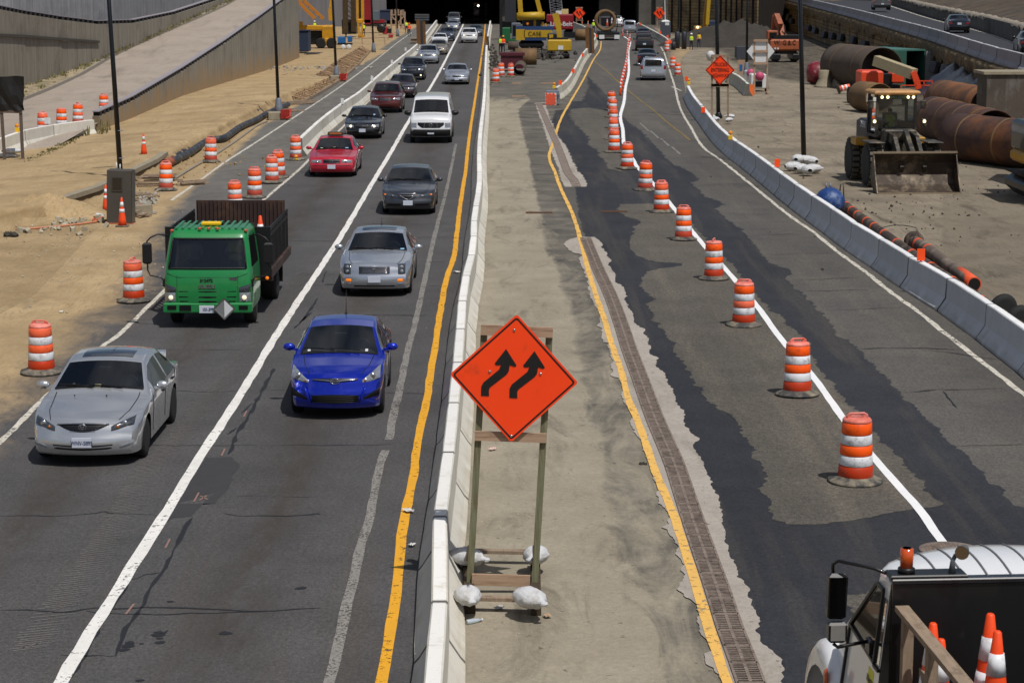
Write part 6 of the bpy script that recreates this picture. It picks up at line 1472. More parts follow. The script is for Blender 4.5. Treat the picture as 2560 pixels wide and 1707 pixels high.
for z0, z1, xx in ((.83, .862, .66), (.70, .745, .66), (.60, .645, .64)): tp('grille_slot', -xx, -.30, z0, z1, mGrl, .006); tp('grille_slot', -.24, .24, z0-.005, z1-.005, mGrl, .006); tp('grille_slot', .30, xx, z0, z1, mGrl, .006)
mb = MB(); mb.box((0, .04, .475), (1.98, .16, .23), ch=.03); mb.build('bumper', green, T)
for s in (-1, 1): MB().box((s*.8, -.045, .49), (.2, .02, .09)).build('fog_recess', mGrl, T)
MB().box((-.5, -.045, .48), (.26, .02, .12)).build('tow_recess', mGrl, T)
MB().box((-.02, -.055, .45), (.33, .015, .17), ch=.004).build('licence_plate', mPlate, T); text('plate_text', '101-388', .105, mPt, T, (.01, -.066, .44), (pi/2, 0, 0), .001, sx=.72, bold=.003)
text('unit_number', '362472', .095, mBlk, T, (-.02, fr_y(0, 1.1)-.012, 1.09), (pi/2-.08, 0, 0), .002, sx=1.0, bold=.004); text('maker_name', 'ISUZU', .12, mChr, T, (0, fr_y(0, .97)-.016, .96), (pi/2, 0, 0), .006, sx=1.15, bold=.004)
MB().box((.58, fr_y(.58, 1.13)-.012, 1.13), (.17, .012, .05)).build('badge', mChr, T)
MB().prism([(0, .235), (.235, 0), (0, -.235), (-.235, 0)], 0, .02, lambda p: Vector((.38+p.x, -.075-p.z, .47+p.y))).build('placard_holder', M('placard_grey', '#7d7f80', .5, .2), T)
MB().prism([(0, .2), (.2, 0), (0, -.2)], 0, .008, lambda p: Vector((.38+p.x, -.097-p.z, .47+p.y))).build('placard_panel', mWhP, T)
mb = MB(); fr_ = [(0, .24), (.24, 0), (0, -.24), (-.24, 0), (0, .24)]
for a, b in zip(fr_[:-1], fr_[1:]): mb.beam((.38+a[0], -.1, .47+a[1]), (.38+b[0], -.1, .47+b[1]), .02, .02)
mb.build('placard_rim', mChr, T)
mb = MB()
for x0, x1 in ((-.6, -.12), (.05, .62)): mb.beam((x1, .06, 1.24), (x0, .11, 1.40), .02, .016); mb.beam((x0-.25, .13, 1.45), (x0+.25, .10, 1.38), .016, .02)
mb.build('wipers', mDark, T)
for s in (-1, 1):
    mb = MB(); mx_ = s*1.36
    mb.tube([(s*.9, .38, 2.05), (s*1.12, .30, 2.1), (s*1.28, .24, 2.03), (mx_, .22, 1.95), (mx_, .22, 1.3), (s*1.3, .2, 1.18), (s*1.05, .16, 1.14), (s*.99, .16, 1.05)], .018, 8); mb.box((s*.99, .16, 1.02), (.05, .1, .18), ch=.01); mb.build('mirror_arm', mDark, T)
    MB().box((mx_, .2, 1.68), (.2, .1, .48), ch=.04).build('side_mirror', mDark, T)
MB().box((0, .55, 1.22), (1.7, .4, .16), ch=.04).build('dashboard', M('grey_dash', '#4a4b4c', .8), T)
MB().box((0, 1.66, 1.6), (1.75, .04, 1.2)).box((0, 1.1, 2.13), (1.6, 1.0, .03)).build('cab_dark_lining', M('lining_grey', '#2b2c2e', .9), T)  # dark back panel and ceiling, added to darken the cab interior
MB().box((-.45, 1.25, 1.25), (.7, .5, .2), ch=.05).box((.5, 1.25, 1.25), (.5, .5, .2), ch=.05).box((-.45, 1.52, 1.62), (.7, .12, .6), ch=.04).box((.5, 1.52, 1.62), (.5, .12, .6), ch=.04).build('seats', mSeat, T)
sw = MB(); sw.tube([(.5+.22*cos(a), .86+.1*sin(a), 1.46+.14*sin(a)) for a in [2*pi*k/16 for k in range(17)]], .016, 6, False); sw.build('steering_wheel', mDark, T)
MB().box((0, 3.6, .62), (.9, 5.0, .22)).box((.7, 2.2, .6), (.4, .7, .4)).build('chassis', mUnd, T)
MB().box((0, 4.15, .95), (2.28, 4.3, .14)).build('bed_floor', M('bed_floor_brown', '#4a3831', .9, var=.3), T)
MB().box((0, 1.95, 1.5), (2.45, .06, 1.15)).build('headboard', mBlk, T)
MB().box((0, 6.26, 1.62), (2.22, .07, 1.25)).build('tailboard', mBrn, T)
mb = MB()
for k in range(22): mb.box((-1.05+k*.1, 6.21, 1.62), (.03, .04, 1.24))
mb.build('tailboard_ribs', mBrn, T)
for s in (-1, 1):
    mb = MB(); x = s*1.16
    for z in (1.08, 1.85, 1.98): mb.beam((x, 2.0, z), (x, 6.25, z), .03, .09)
    for k in range(15): y = 2.08+k*.295; mb.box((x, y, 1.52), (.045, .06 if k % 3 else .1, 1.02))
    mb.build('stake_rack', mBlk, T)
    MB().box((s*1.2, 4.12, .98), (.09, 4.35, .2)).build('bed_rail', mBrn, T)
    MB().box((s*1.0, 2.02, .86), (.5, .1, .1)).build('bed_lamp_bar', mBrn, T); MB().ball((s*1.12, 1.95, .88), .045).build('marker_lamp', mAmL, T)
for s in (-1, 1):
    wheel(T, s*.84, 1.0, .39, .24, rim=M('dusty_rim', '#8b8173', .6, .3), side=s, spokes=5); wheel(T, s*.88, 4.6, .39, .4, rim=mRimD, side=s, spokes=5); MB().box((s*.9, 5.35, .62), (.45, .03, .6)).build('mud_flap', mUnd, T)
mT4 = Matrix.Translation(T.location) @ T.rotation_euler.to_matrix().to_4x4()
person('person', 'truck driver in white shirt and yellow braces seen through the green truck windscreen', mT4@Vector((.5, 1.32, 1.33)), trz, 'sit', '#a9adb0', '#22252c', mSkinD, h=1.62, arms='wheel', vest='#c3d321')
person('person', 'passenger in grey shirt with yellow waist band behind the green truck windscreen', mT4@Vector((-.5, 1.32, 1.33)), trz, 'sit', '#8d9194', '#22252c', mSkinD, h=1.62, arms='wheel')
def cone_at(p, label, rz=0, k=1., tilt=0.):
    c = dup(CN, p, rz, label); c.scale = (k, k, k); c['group'] = 'traffic cones'; c.rotation_euler[0] = tilt; return c
cone_at(mT4@Vector((.92, 2.5, 1.03)), 'orange cone standing in the green truck bed by the right rack', trz, 1.35)
cone_at(mT4@Vector((.6, 2.4, 1.03)), 'orange cone in the green truck bed hidden behind the headboard', trz)
# ================================================================ white truck, bottom right
def Q(px, py, Y):
    z = PZ(0, Y, py); return Vector((XZ(Y, px, z), Y, z))
cr = P(2234, 1452, 2.62); WT = thing('white_truck', 'white truck with ribbed roof and black cab rear, cut off at the lower right corner', 'truck', (cr.x, cr.y, 0), .07)
wp = paint('truck_white', '#e2e3e4', 0, .4); mb = MB(); Wd = 2.3
# cab shell: left side with raked pillar; local x right, y forward
def lf(z): return -.02-.10*max(0, (2.6-z))          # flares outward towards the sill
sec = [(.75, 1.45), (1.2, 1.5), (1.7, 1.48), (1.88, 1.25), (2.47, .42), (2.58, .36)]
mb.grid([[Vector((lf(z), y, z)) for y in (0, .2, .35)]+[Vector((lf(z), .35+(yf-.35)*k/3, z)) for k in (1, 2, 3)] for z, yf in sec], False)
mb.grid([[Vector((Wd-lf(z), y, z)) for y in (0, yf*.5, yf)] for z, yf in sec], False)
mb.grid([[Vector((lf(z)+(Wd-2*lf(z))*k/10, yf+pl([(1.7, .16), (1.88, .25), (2.47, .52), (2.58, .58)], z)*sin(pi*k/10)**.6, z)) for k in range(11)] for z, yf in sec], True)
mb.build('cab_body', wp, WT)
rf = []
for k in range(9):
    y = k/8; rf.append([Vector((-.01+j/22*(Wd+.02), y*(.36+.62*max(0, sin(pi*j/22))**.6), 2.615+.09*sin(pi*(.12+.7*y))*(.3+.7*sin(pi*j/22)))) for j in range(23)])
mb = MB().grid(rf, True); mb.grid([[p for p in rf[-1]], [p+Vector((0, .05, -.06)) for p in rf[-1]]]); mb.grid([[r[0] for r in rf], [r[0]+Vector((-.02, 0, -.06)) for r in rf]]); mb.build('roof', wp, WT)
for j in range(2, 22, 2):
    mb = MB(); pts = [rf[k][j]+Vector((0, 0, .004)) for k in range(9)]
    for a, b in zip(pts[:-1], pts[1:]): mb.beam(a, b, .016, .012)
    mb.build('roof_groove', M('groove_grey', '#5b5d62', .6), WT)
MB().box((Wd/2, -.03, 1.72), (Wd+.04, .06, 1.8)).build('cab_back', mBlk, WT)
MB().box((Wd/2, -.02, 2.63), (Wd+.06, .12, .05), ch=.01).build('roof_trim', M('trim_grey_black', '#16171d', .35, coat=.5), WT)
MB().box((.30, .04, 2.66), (.68, .22, .05), ch=.01).build('lamp_bracket', mBlk, WT)
mw_ = MB(); mw_.add([Vector((lf(z)-.006, y, z)) for y, z in ((.15, 1.84), (.03, 1.84), (.03, 2.44), (.13, 2.44))], [(0, 1, 2, 3)]); mw_.build('door_window', mGd, WT)
mw_ = MB(); mw_.add([Vector((lf(z)-.006, y, z)) for y, z in ((1.1, 1.91), (.22, 1.86), (.2, 2.45), (.38, 2.46))], [(0, 1, 2, 3)]); mw_.build('door_window', mGd, WT)
mb = MB()
for a, b in [((1.14, 1.89), (.18, 1.83)), ((.18, 1.83), (.17, 2.49)), ((.17, 2.49), (.4, 2.49)), ((.4, 2.49), (1.14, 1.89)), ((.0, 1.81), (.18, 1.81)), ((1.2, .9), (1.14, 1.89))]: mb.beam((lf(a[1])-.01, a[0], a[1]), (lf(b[1])-.01, b[0], b[1]), .03, .03)
mb.build('window_seal', mDark, WT)
# bonnet and fender
rows = []
for k in range(9):
    f = k/8; y = 1.35+1.15*f; hw = .92-.18*f; zt_ = 1.86-.22*f-.12*f*f
    rows.append([Vector((Wd/2+hw*sin(a)*1.0, y, .75+(zt_-.75)*max(0, cos(a))**.55)) for a in [-pi/2+pi*j/14 for j in range(15)]])
MB().grid(rows, True).add(rows[-1], [tuple(range(15))]).build('bonnet', wp, WT)
for s in (0, 1):
    X = (lambda x: x) if s == 0 else (lambda x: Wd-x); rows = []
    for k in range(13):
        a = pi*k/12; cy_, cz = 1.75, .86; r_in = .60; y = cy_-.66*cos(a); z = cz+.70*sin(a)
        rows.append([Vector((X(x), y+(.05*(i/5) if False else 0), z-d*.18)) for i, (x, d) in enumerate([(.5, -.15), (.15, 0), (-.1, .05), (-.2, .22), (-.25, .7), (-.25, 1.6)])])
    MB().grid(rows, True).build('fender', wp, WT)
    wheel(WT, X(-.04), 1.75, .5, .3, side=-1 if s == 0 else 1, rim=mRimD)
MB().lathe([(.001, -.03), (.045, -.025), (.055, 0)], 16, (-.26, 1.36, 1.30), 'X', sy=1.7).build('marker_lamp', mO, WT)
MB().box((-.115, .26, 1.62), (.012, .2, .24), (0, .1, 0)).build('door_sticker', M('sticker_yellow', '#d8cf2a', .5), WT)
text('sticker_text', 'Hertz', .09, mBlk, WT, (-.125, .26, 1.64), (pi/2-.1, 0, -pi/2), .002)
# mirror, beacon, work lamp
mb = MB(); mb.tube([(.05, .12, 2.62), (-.12, .2, 2.68), (-.40, .4, 2.70), (-.44, .43, 2.66), (-.44, .43, 2.5)], .017, 8); mb.build('mirror_arm', mBlk, WT); mb = MB(); mb.tube([(-.42, .43, 1.93), (-.38, .42, 1.90), (-.08, .4, 1.96)], .017, 8); mb.box((-.08, .4, 1.9), (.08, .16, .16), ch=.02); mb.build('mirror_arm', mBlk, WT)
MB().box((-.40, .43, 2.37), (.17, .09, .42), (0, .03, 0), ch=.03).build('side_mirror', mBlk, WT); MB().box((-.39, .43, 2.04), (.17, .09, .2), ch=.03).build('side_mirror', mBlk, WT)
MB().box((-.40, .383, 2.37), (.14, .01, .36)).build('mirror_glass', M('mirror_dark', '#08090b', .05, .3), WT); MB().box((-.39, .383, 2.04), (.13, .01, .14)).build('mirror_glass', M('mirror_grey', '#8b8a86', .15, .2), WT)
B_l = MB().lathe([(.075, 0), (.075, .04), (.06, .05)], 20, (.12, .04, 2.685)).build('beacon_base', mBlk, WT)
MB().lathe([(.058, 0), (.06, .09), (.056, .165), (.001, .168)], 20, (.12, .04, 2.735)).build('beacon_lens', M('beacon_amber', '#c04a05', .15, var=.2, scale=30, coat=1), WT)
MB().lathe([(.001, 0), (.04, 0)], 12, (.12, .04, 2.907)).build('beacon_cap', mRed, WT)
mb = MB(); mb.tube([(.52, .02, 2.68), (.52, .02, 2.78), (.55, .03, 2.84)], [.035, .02, .02], 8); mb.lathe([(.04, -.1), (.055, -.02), (.062, .03)], 18, (.60, .0, 2.87), 'Y', rot=Matrix.Rotation(2.7, 3, 'Z')); mb.build('work_lamp', M('lamp_grey', '#53585c', .5), WT)
rm = Matrix.Rotation(2.7, 3, 'Z'); d_ = rm@Vector((0, .03, 0)); MB().lathe([(.001, 0), (.05, .0), (.06, .012)], 18, Vector((.60, .0, 2.87))+d_, 'Y', rot=rm).build('lamp_glass', M('lamp_glass', '#6b5a48', .08, .6, coat=1), WT)
MB().box((Wd/2, -2.2, 1.16), (2.3, 4.2, .1)).build('bed_floor', M('bed_black', '#0b0b0d', .9), WT)
mBed = M('bed_side_black', '#070708', .8); MB().box((Wd-.05, -2.2, 1.35), (.06, 4.2, .4)).build('bed_side', mBed, WT); MB().box((.03, -2.2, 1.28), (.06, 4.2, .2)).build('bed_side', mBed, WT)
mb = MB()
for x, y, z in [(1.72, -.07, 2.24), (1.9, -.07, 2.17)]: mb.box((x+.2, y, z), (.42, .01, .025))
mb.build('rear_glass_glint', M('green_white', '#6f8a80', .4), WT)
# wooden rail in the bed
mWood = M('sawn_wood', '#8d7a66', .85, var=.25, scale=3, stretch=(12, 1, 1), dirt=('#5d4d3e', .3, 6)); mWt = M('treated_wood', '#6f7157', .85, var=.3, scale=2.2, stretch=(9, 9, .7), dirt=('#5a4428', .45, 3, (8, 8, .6))); mWp = M('pine_wood', '#a58a72', .85, var=.2, scale=2.5, stretch=(.7, 9, 9), dirt=('#7b614b', .35, 4, (.8, 7, 7)))
m4 = Matrix.Translation(WT.location) @ WT.rotation_euler.to_matrix().to_4x4()
rl = thing('wooden_rail', 'weathered wooden side rail standing in the white truck bed', 'wooden rail', WT.location, WT.rotation_euler.z)
mb = MB(); mb.beam((.04, -.15, 2.42), (.08, -3.6, 2.34), .12, .05); mb.build('top_rail', mWood, rl)
for y in (-.25, -1.05, -1.95, -2.85): MB().box((.07, y, 1.7), (.09, .09, 1.36)).build('post', mWood, rl)
MB().beam((.14, -.5, 1.95), (.14, -3.4, 1.95), .05, .1).build('lower_rail', mWood, rl)
for lx, ly, k, l in [(.37, -.55, 1.25, 'farther of the two cones close to the wooden rail in the white truck bed'), (.36, -.85, 1.2, 'nearer of the two cones close to the wooden rail in the white truck bed'), (.84, -.62, 1.35, 'dirty cone standing behind the bright one at the right in the white truck bed'), (.82, -.9, 1.28, 'bright cone at the right in the white truck bed, in front of a dirty one')]:
    cone_at(m4@Vector((lx-.16, ly, 1.26)), l, .1, k)
# ================================================================ foreground sign
gy = P(1256, 1480).y; Gp = Vector((P(1256, 1480).x, gy, 0)); lean = .056
SG = thing('road_sign', 'big orange diamond sign with two bent arrows on a wooden frame in the foreground', 'road sign', Gp, 0)
mSg = M('sign_orange', '#ff4304', .42, var=.05, scale=2.5, dirt=('#d23f14', .15, 4), coat=.15); mSgE = M('sign_edge', '#ff5a14', .5)
s0 = S(1480)
def sgp(px, py, dy=0): # px -> local coords in the sign plane
    p = Q(px, py, gy+dy); return p-Gp
lb, ltop, rb, rtop = sgp(1174, 1474), sgp(1211, 818), sgp(1336, 1480), sgp(1374, 826)
lb.z = .05; rb.z = .05
for a, b in ((lb, ltop), (rb, rtop)): MB().beam(a, b, .085, .085, up=(0, 1, 0)).build('post', mWt, SG)
def board(p0, p1, h, th=.04, dy=-.065, mat=mWp, nm='cross_board'): MB().beam(Vector(p0)+Vector((0, dy, 0)), Vector(p1)+Vector((0, dy, 0)), th, h, up=(0, 0, 1)).build(nm, mat, SG)
board(sgp(1202, 822), sgp(1382, 829), .13); board(sgp(1187, 1086), sgp(1366, 1092), .12); board(sgp(1180, 1444), sgp(1325, 1448), .15)
U, Vv = Vector((cos(lean*.62), 0, -sin(lean*.62))), Vector((sin(-lean*.35)*1.0, 0, cos(lean*.35)))
cS = sgp(1285, 946, -.13)
U = (sgp(1446, 955, -.13)-sgp(1125, 934, -.13)); Vv = (sgp(1291, 789, -.13)-sgp(1277, 1103, -.13)); U /= 644; Vv /= 632   # per half-diagonal in zoom px (322 / 316)
def sg(x, y, o=0.): # zoom coordinates -> sign plane
    dx, dy = x-372, y-333
    # image axes rotated ~ .066 rad relative to the board axes
    a = .0625; u = dx*cos(a)+dy*sin(a); v = -(-dx*sin(a*.75)+dy*cos(a*.75)); return cS+U*u+Vv*v+Vector((0, -o, 0))
def dia(R, rc): # rounded diamond
    pts = []
    for cx, cy, a0 in ((R, 0, -45), (0, R, 45), (-R, 0, 135), (0, -R, 225)):
        n_ = Vector((cx, cy)).normalized(); c_ = Vector((cx, cy))-n_*rc*sqrt(2)
        for k in range(5): a = radians(a0+90*k/4); pts.append((c_.x+rc*cos(a), c_.y+rc*sin(a)))
    return pts
pl_ = lambda p: cS+U*p.x+Vv*p.y+Vector((0, -p.z, 0))
MB().prism(dia(322, 14), -.006, .006, pl_).build('sign_plate', mSg, SG)
o_, i_ = dia(309, 14), dia(297, 10); n_ = len(o_); mb = MB(); mb.add([pl_(Vector((x, y, .009))) for x, y in o_+i_], [(k, (k+1) % n_, n_+(k+1) % n_, n_+k) for k in range(n_)]); mb.build('black_border', mBlk, SG)
arrow = [(205,422),(207,375),(218,355),(297,290),(308,266),(283,268),(277,258),(335,185),(386,266),(378,274),(352,266),(346,298),(334,314),(252,378),(245,392),(245,423)]
for dx, dy in ((0, 0), (142, 8)):
    MB().prism([(x, y) for x, y in arrow], .008, .012, lambda p, dx=dx, dy=dy: sg(p.x+dx, p.y+dy, p.z)).build('arrow', mBlk, SG)
for x, y in ((378, 90), (251, 299), (506, 305), (353, 622)): MB().lathe([(.018, 0), (.016, -.012), (.001, -.014)], 12, sg(x, y, .006), 'Y').build('bolt', mChr, SG)
# skid base
bl0, bl1, br0, br1 = P(1176, 1536)-Gp, P(1168, 1415)-Gp, P(1340, 1540)-Gp, P(1338, 1418)-Gp
for a, b in ((bl0, bl1), (br0, br1)): MB().beam(a+Vector((0, 0, .08)), b+Vector((0, 0, .08)), .13, .13).build('skid', M('dark_wood', '#3d3021', .9, var=.3, scale=4), SG)
for a, b in ((bl0, br0), (bl1, br1)): MB().beam(a.lerp(b, .0)+Vector((0, .12, .18)), a.lerp(b, 1.)+Vector((0, .12, .18)), .12, .045).build('cross_board', mWood, SG)
for a, q in ((lb, bl1), (rb, br1)): MB().beam(Vector((a.x, a.y+.1, .55)), Vector((q.x, q.y-.3, .12)), .05, .09).build('brace', mWood, SG)
# sandbags
mBag = M('sandbag_white', '#c3c4c6', .8, var=.12, scale=11, bump=1., dirt=('#9a958b', .4, 5), stretch=(.6, 1.6, 1.6)); mInk = M('bag_ink', '#2a2c30', .8)
def sandbag(p, rz, label, L=.5, W_=.3, H_=.2, neck=True, tilt=0., group='white sandbags', txt=None, seed=1):
    r = random.Random(seed); t = thing('sandbag', label, 'sandbag', p, rz, group, (tilt, 0)); rows = []
    for i in range(17):
        f = i/16; x = -L/2+L*f; prof = (sin(pi*min(1, f*1.02+.02))**.42)*(1-.18*f); prof = max(prof, .05)
        if neck and f > .84: prof = .3*(1-(f-.84)/.3)+.02
        rows.append([Vector((x, W_/2*prof*cos(a)*(1+r.uniform(-.05, .05)+(.03+.11*max(0, f-.5)*2)*cos(9*a+f*2)), H_/2+H_/2*prof*(sin(a) if sin(a) > 0 else sin(a)*.95)*(1+r.uniform(-.05, .05)+(.03+.11*max(0, f-.5)*2)*cos(9*a+f*2)))) for a in [2*pi*k/20 for k in range(21)]])
    MB().grid(rows, True).build('bag', mBag, t)
    if neck:
        mb = MB(); mb.tube([(L*.36, 0, H_*.5), (L*.43, 0, H_*.48)], [.03, .022], 10); mb.lathe([(.022, 0), (.048, .03), (.036, .06), (.001, .075)], 7, (L*.43, .0, H_*.48), 'X', smooth=False, sx=1.2, sy=.7); mb.build('tied_neck', mBag, t)
    if txt: text('bag_print', txt, .05, mInk, t, (-.02, 0, H_+.004), (0, 0, pi/2*0), .001)
    return t
def zt_(p, h): return Vector((p.x, p.y, h))
a = P(1170, 1512, .2); sandbag(Vector((a.x, a.y+.1, .15)), -1.35, 'white sandbag on the front left skid of the two-arrow sign', .46, .36, .27, seed=1, txt='SAND')
a = P(1332, 1520, .2); sandbag(Vector((a.x-.02, a.y+.12, .15)), -.95, 'white sandbag on the front right skid of the two-arrow sign', .56, .38, .28, seed=2)
a = P(1172, 1407, .2); sandbag(Vector((a.x+.0, a.y+.05, .14)), -.5, 'greyish sandbag with dark print on the rear left skid, against the barrier', .56, .34, .26, seed=3, txt='SAND')
a = P(1334, 1404, .2); sandbag(Vector((a.x+.02, a.y+.05, .14)), -1.9, 'white sandbag on the rear right skid of the two-arrow sign', .46, .36, .27, seed=4)
# litter
mLit = M('litter_white', '#c9c8c4', .6, var=.1)
def litter(px, py, s, label, mat=mLit, z=.02, seed=1, cat='litter'):
    r = random.Random(seed); n = 6; p = P(px, py, z)
    rows = [[Vector(((i/n-.5)*s*2+r.uniform(-.1, .1)*s, (j/n-.5)*s*1.4+r.uniform(-.1, .1)*s, .012+r.uniform(0, .35)*s)) for i in range(n+1)] for j in range(n+1)]
    t = MB().grid(rows, False).build('paper_scrap', mat, None, loc=p); t.rotation_euler[2] = r.uniform(0, 3); tag(t, label, cat); return t
litter(1247, 1521, .07, 'crumpled white paper lying between the skids of the two-arrow sign', seed=1); litter(1030, 1363, .06, 'white scrap right of the yellow line by the median barrier', seed=2); litter(1231, 1124, .07, 'pinkish white wrapper on the concrete strip behind the two-arrow sign', M('wrapper', '#c9a9a0', .6, var=.3, scale=20), seed=3)
litter(1142, 681, .09, 'white rag by the yellow line beside the silver sedan', seed=4); litter(1021, 1278, .09, 'tangled white string on the thick yellow line', seed=5); litter(1368, 1541, .06, 'flat brown cardboard scrap by the front right skid', M('cardboard', '#a58c73', .8), seed=6); litter(154, 780, .06, 'white flat scrap on the sandy shoulder between the two left drums', seed=7)
bt = thing('plastic_bottle', 'crushed clear plastic bottle by the front left skid of the two-arrow sign', 'bottle', P(1184, 1552, .035), .5); MB().tube([(-.1, 0, 0), (-.07, 0, 0), (.05, .01, 0), (.09, .01, 0), (.11, .012, 0)], [.03, .035, .03, .014, .014], 12).build('bottle', M('clear_plastic', '#a9b3ba', .15, var=.1, coat=1), bt); MB().tube([(.11, .012, 0), (.13, .014, 0)], .016, 10).build('bottle_cap', mWhP, bt)
# ================================================================ lamp posts
mPole = M('pole_black', '#08090c', .35, .3, .15, 3, coat=.3); mPb = M('pole_base_grey', '#7b828c', .6, .3); mRedc = M('red_paint_wood', '#a8281e', .7, var=.3)
def pole(px, py, tx, label, dia=.19, base=None, z0=0., H_=11.):
    b = P(px, py, z0); tpt = Q(tx, 0, b.y); u = (tpt-b); u = u/u.z if u.z else Vector((0, 0, 1))
    t = thing('lamp_post', label, 'lamp post', b, 0); mb = MB(); mb.tube([(0, 0, 0), tuple(u*4), tuple(u*H_)], [dia/2, dia*.44, dia*.33], 14); mb.build('post', mPole, t)
    mb = MB(); mb.tube([tuple(u*H_), tuple(u*H_+Vector((.6, 0, .5))), tuple(u*H_+Vector((1.8, 0, .6)))], .04, 8); mb.build('lamp_arm', mPole, t)
    MB().box(tuple(u*H_+Vector((2.1, 0, .58))), (.8, .3, .14), ch=.04).build('lamp_head', mPole, t)
    if base == 'grey':
        MB().lathe([(.24, 0), (.22, .5), (.14, .95), (.13, 1.0)], 12).build('pole_base', mPb, t)
    if base == 'low': MB().lathe([(.24, 0), (.22, .12), (.14, .3), (.12, .34)], 14).build('pole_base', mPole, t)
    for z in (1.2, 2.2): MB().lathe([(dia*.53, z), (dia*.54, z+.03)], 14, tuple(u*z*.0)).build('steel_band', mPb, t) if dia > .15 and base is None else None
    return t
pole(304, 478, 272, 'thick black lamp post rising behind the grey cabinet', .2); pole(697, 290, 685, 'second black lamp post from the left, on a grey base with a red panel', .2, 'grey')
pole(841, 198, 831.5, 'black lamp post at the corner of the timber mat', .22, 'grey'); pole(934, 133, 928.5, 'black lamp post standing near the yellow mast', .22, 'grey'); pole(994, 92, 991, 'farthest left black lamp post beside the timber scaffold', .2, 'grey')
pole(1796, 296, 1791, 'black lamp post behind the trucks entering sign', .24, 'low'); pole(1866, 188, 1868.5, 'black lamp post between the two wooden framed signs', .22, 'grey'); pole(1694, 120, 1697, 'black lamp post beside the dark tanks near the portable toilet', .2, 'grey')
pole(1661, 78, 1661, 'thin black lamp post behind the far orange two-arrow sign', .2); pole(2010, 418, 2000, 'tall black lamp post rising from the heap of sandbags', .22, 'low')
def blocks(px, py, label):
    c = P(px, py); t = thing('concrete_footing', label, 'footing', (c.x, c.y, 0), .2)
    MB().box((0, 0, .22), (1.2, .9, .44), ch=.03).build('block', mKc, t); mb = MB(); mb.box((.3, -.5, .35), (.5, .06, .5), (.2, 0, .1)); mb.tube([(.3, -.6, .1), (.62, -.4, .2), (.66, -.2, .6)], .05, 8); mb.build('red_panel', mRedc, t)
blocks(697, 300, 'grey concrete footing with red panel around the second lamp post'); blocks(845, 204, 'low concrete footing with red tubes around the third lamp post')
# cabinet
cb = P(296, 562); CB = thing('utility_cabinet', 'tall grey steel cabinet with a square dark opening beside the left lamp post', 'cabinet', (cb.x, cb.y+.3, 0), -.03, tilt=(0, .03))
mCab = M('cabinet_grey', '#504c46', .55, .3, .12, 2); MB().box((0, .12, .86), (.80, .56, 1.72), taper=(.98, .98), ch=.015).build('housing', mCab, CB)
MB().box((-.06, -.165, 1.28), (.30, .02, .40)).build('opening', M('opening_black', '#08080a', .3, coat=1), CB); mb = MB()
for x, z, sx_, sz_ in ((-.06, 1.49, .34, .02), (-.06, 1.07, .34, .02), (-.22, 1.28, .02, .42), (.10, 1.28, .02, .42)): mb.box((x, -.175, z), (sx_, .02, sz_))
mb.build('opening_frame', mCab, CB); MB().box((.41, .12, .86), (.012, .5, 1.6)).build('side_panel', M('cabinet_side', '#5d5951', .5, .3), CB)
MB().box((0, .12, .02), (.86, .6, .04)).build('base_flange', M('rusty_orange', '#a8583a', .8), CB)
mb = MB(); mb.tube([(-.1, 0, 1.7), (-.12, 0, 1.95)], .02, 6); mb.tube([(0, 0, 1.7), (0, 0, 1.9)], .02, 6); mb.build('conduits', mWhP, CB)
bx_ = thing('curb_box', 'broken pale kerb block right of the grey cabinet', 'concrete block', P(345, 538), .3); MB().box((0, 0, .17), (.9, .35, .34), (0, 0, .2), ch=.02).build('block', mKc, bx_); MB().box((-.3, -.25, .2), (.06, .02, .3)).build('pink_mark', M('pink', '#c58a86', .8), bx_)
def hose(pts, r, mat, label, name='hose', cat='hose', zz=None, smooth_step=.25, kind=None):
    g = catmull([P(x, y, (zz or r)) for x, y in pts], smooth_step); o = MB().tube(g, r, 8).build(name, mat); tag(o, label, cat, kind=kind); return o
mOh = M('orange_hose', '#c2562e', .6); hose([(262,524),(236,545),(236,552),(262,540),(275,525)], .03, mOh, 'loop of orange cable left of the grey cabinet', 'cable', 'cable'); hose([(40,574),(120,568),(200,560),(270,550)], .035, M('salmon', '#b97c5c', .7), 'long salmon coloured hose lying on the sand toward the grey cabinet')
hose([(332,530),(345,515),(352,510)], .03, mOh, 'short orange cable at the right of the grey cabinet', 'cable', 'cable')
hose([(175,532),(215,535),(255,540)], .075, mWhP, 'white plastic pipe poking out of the sand heap by the cabinet', 'plastic_pipe', 'pipe')
mGh = M('grey_hose', '#8d8577', .7, var=.2); hose([(366,520),(383,500),(387,485),(392,478),(450,438),(505,405),(540,385),(590,352),(640,316),(668,303)], .05, mGh, 'long grey hose running along the shoulder edge from the cabinet to the posts')
mBh = M('black_pipe', '#2c2e35', .5, var=.25, dirt=('#6d6454', .35, 2)); hose([(425,406),(470,384),(520,352),(560,345),(600,318),(640,300),(668,284),(720,262)], .16, mBh, 'nearer of two thick black pipes in the trench, terracotta end', 'black_pipe', 'pipe', .2); hose([(395,388),(430,392),(470,372),(520,340),(560,318),(600,300),(650,276)], .13, mBh, 'farther of two thick black pipes in the trench', 'black_pipe', 'pipe', .2)
mTc = M('terracotta', '#94533d', .7); hose([(410,408),(428,404)], .19, mTc, 'terracotta pipe collar at the end of the nearer black pipe', 'pipe_collar', 'pipe end', .22); hose([(400,391),(432,396)], .12, mTc, 'red brown pipe collar near the lone cone', 'pipe_collar', 'pipe end', .2)
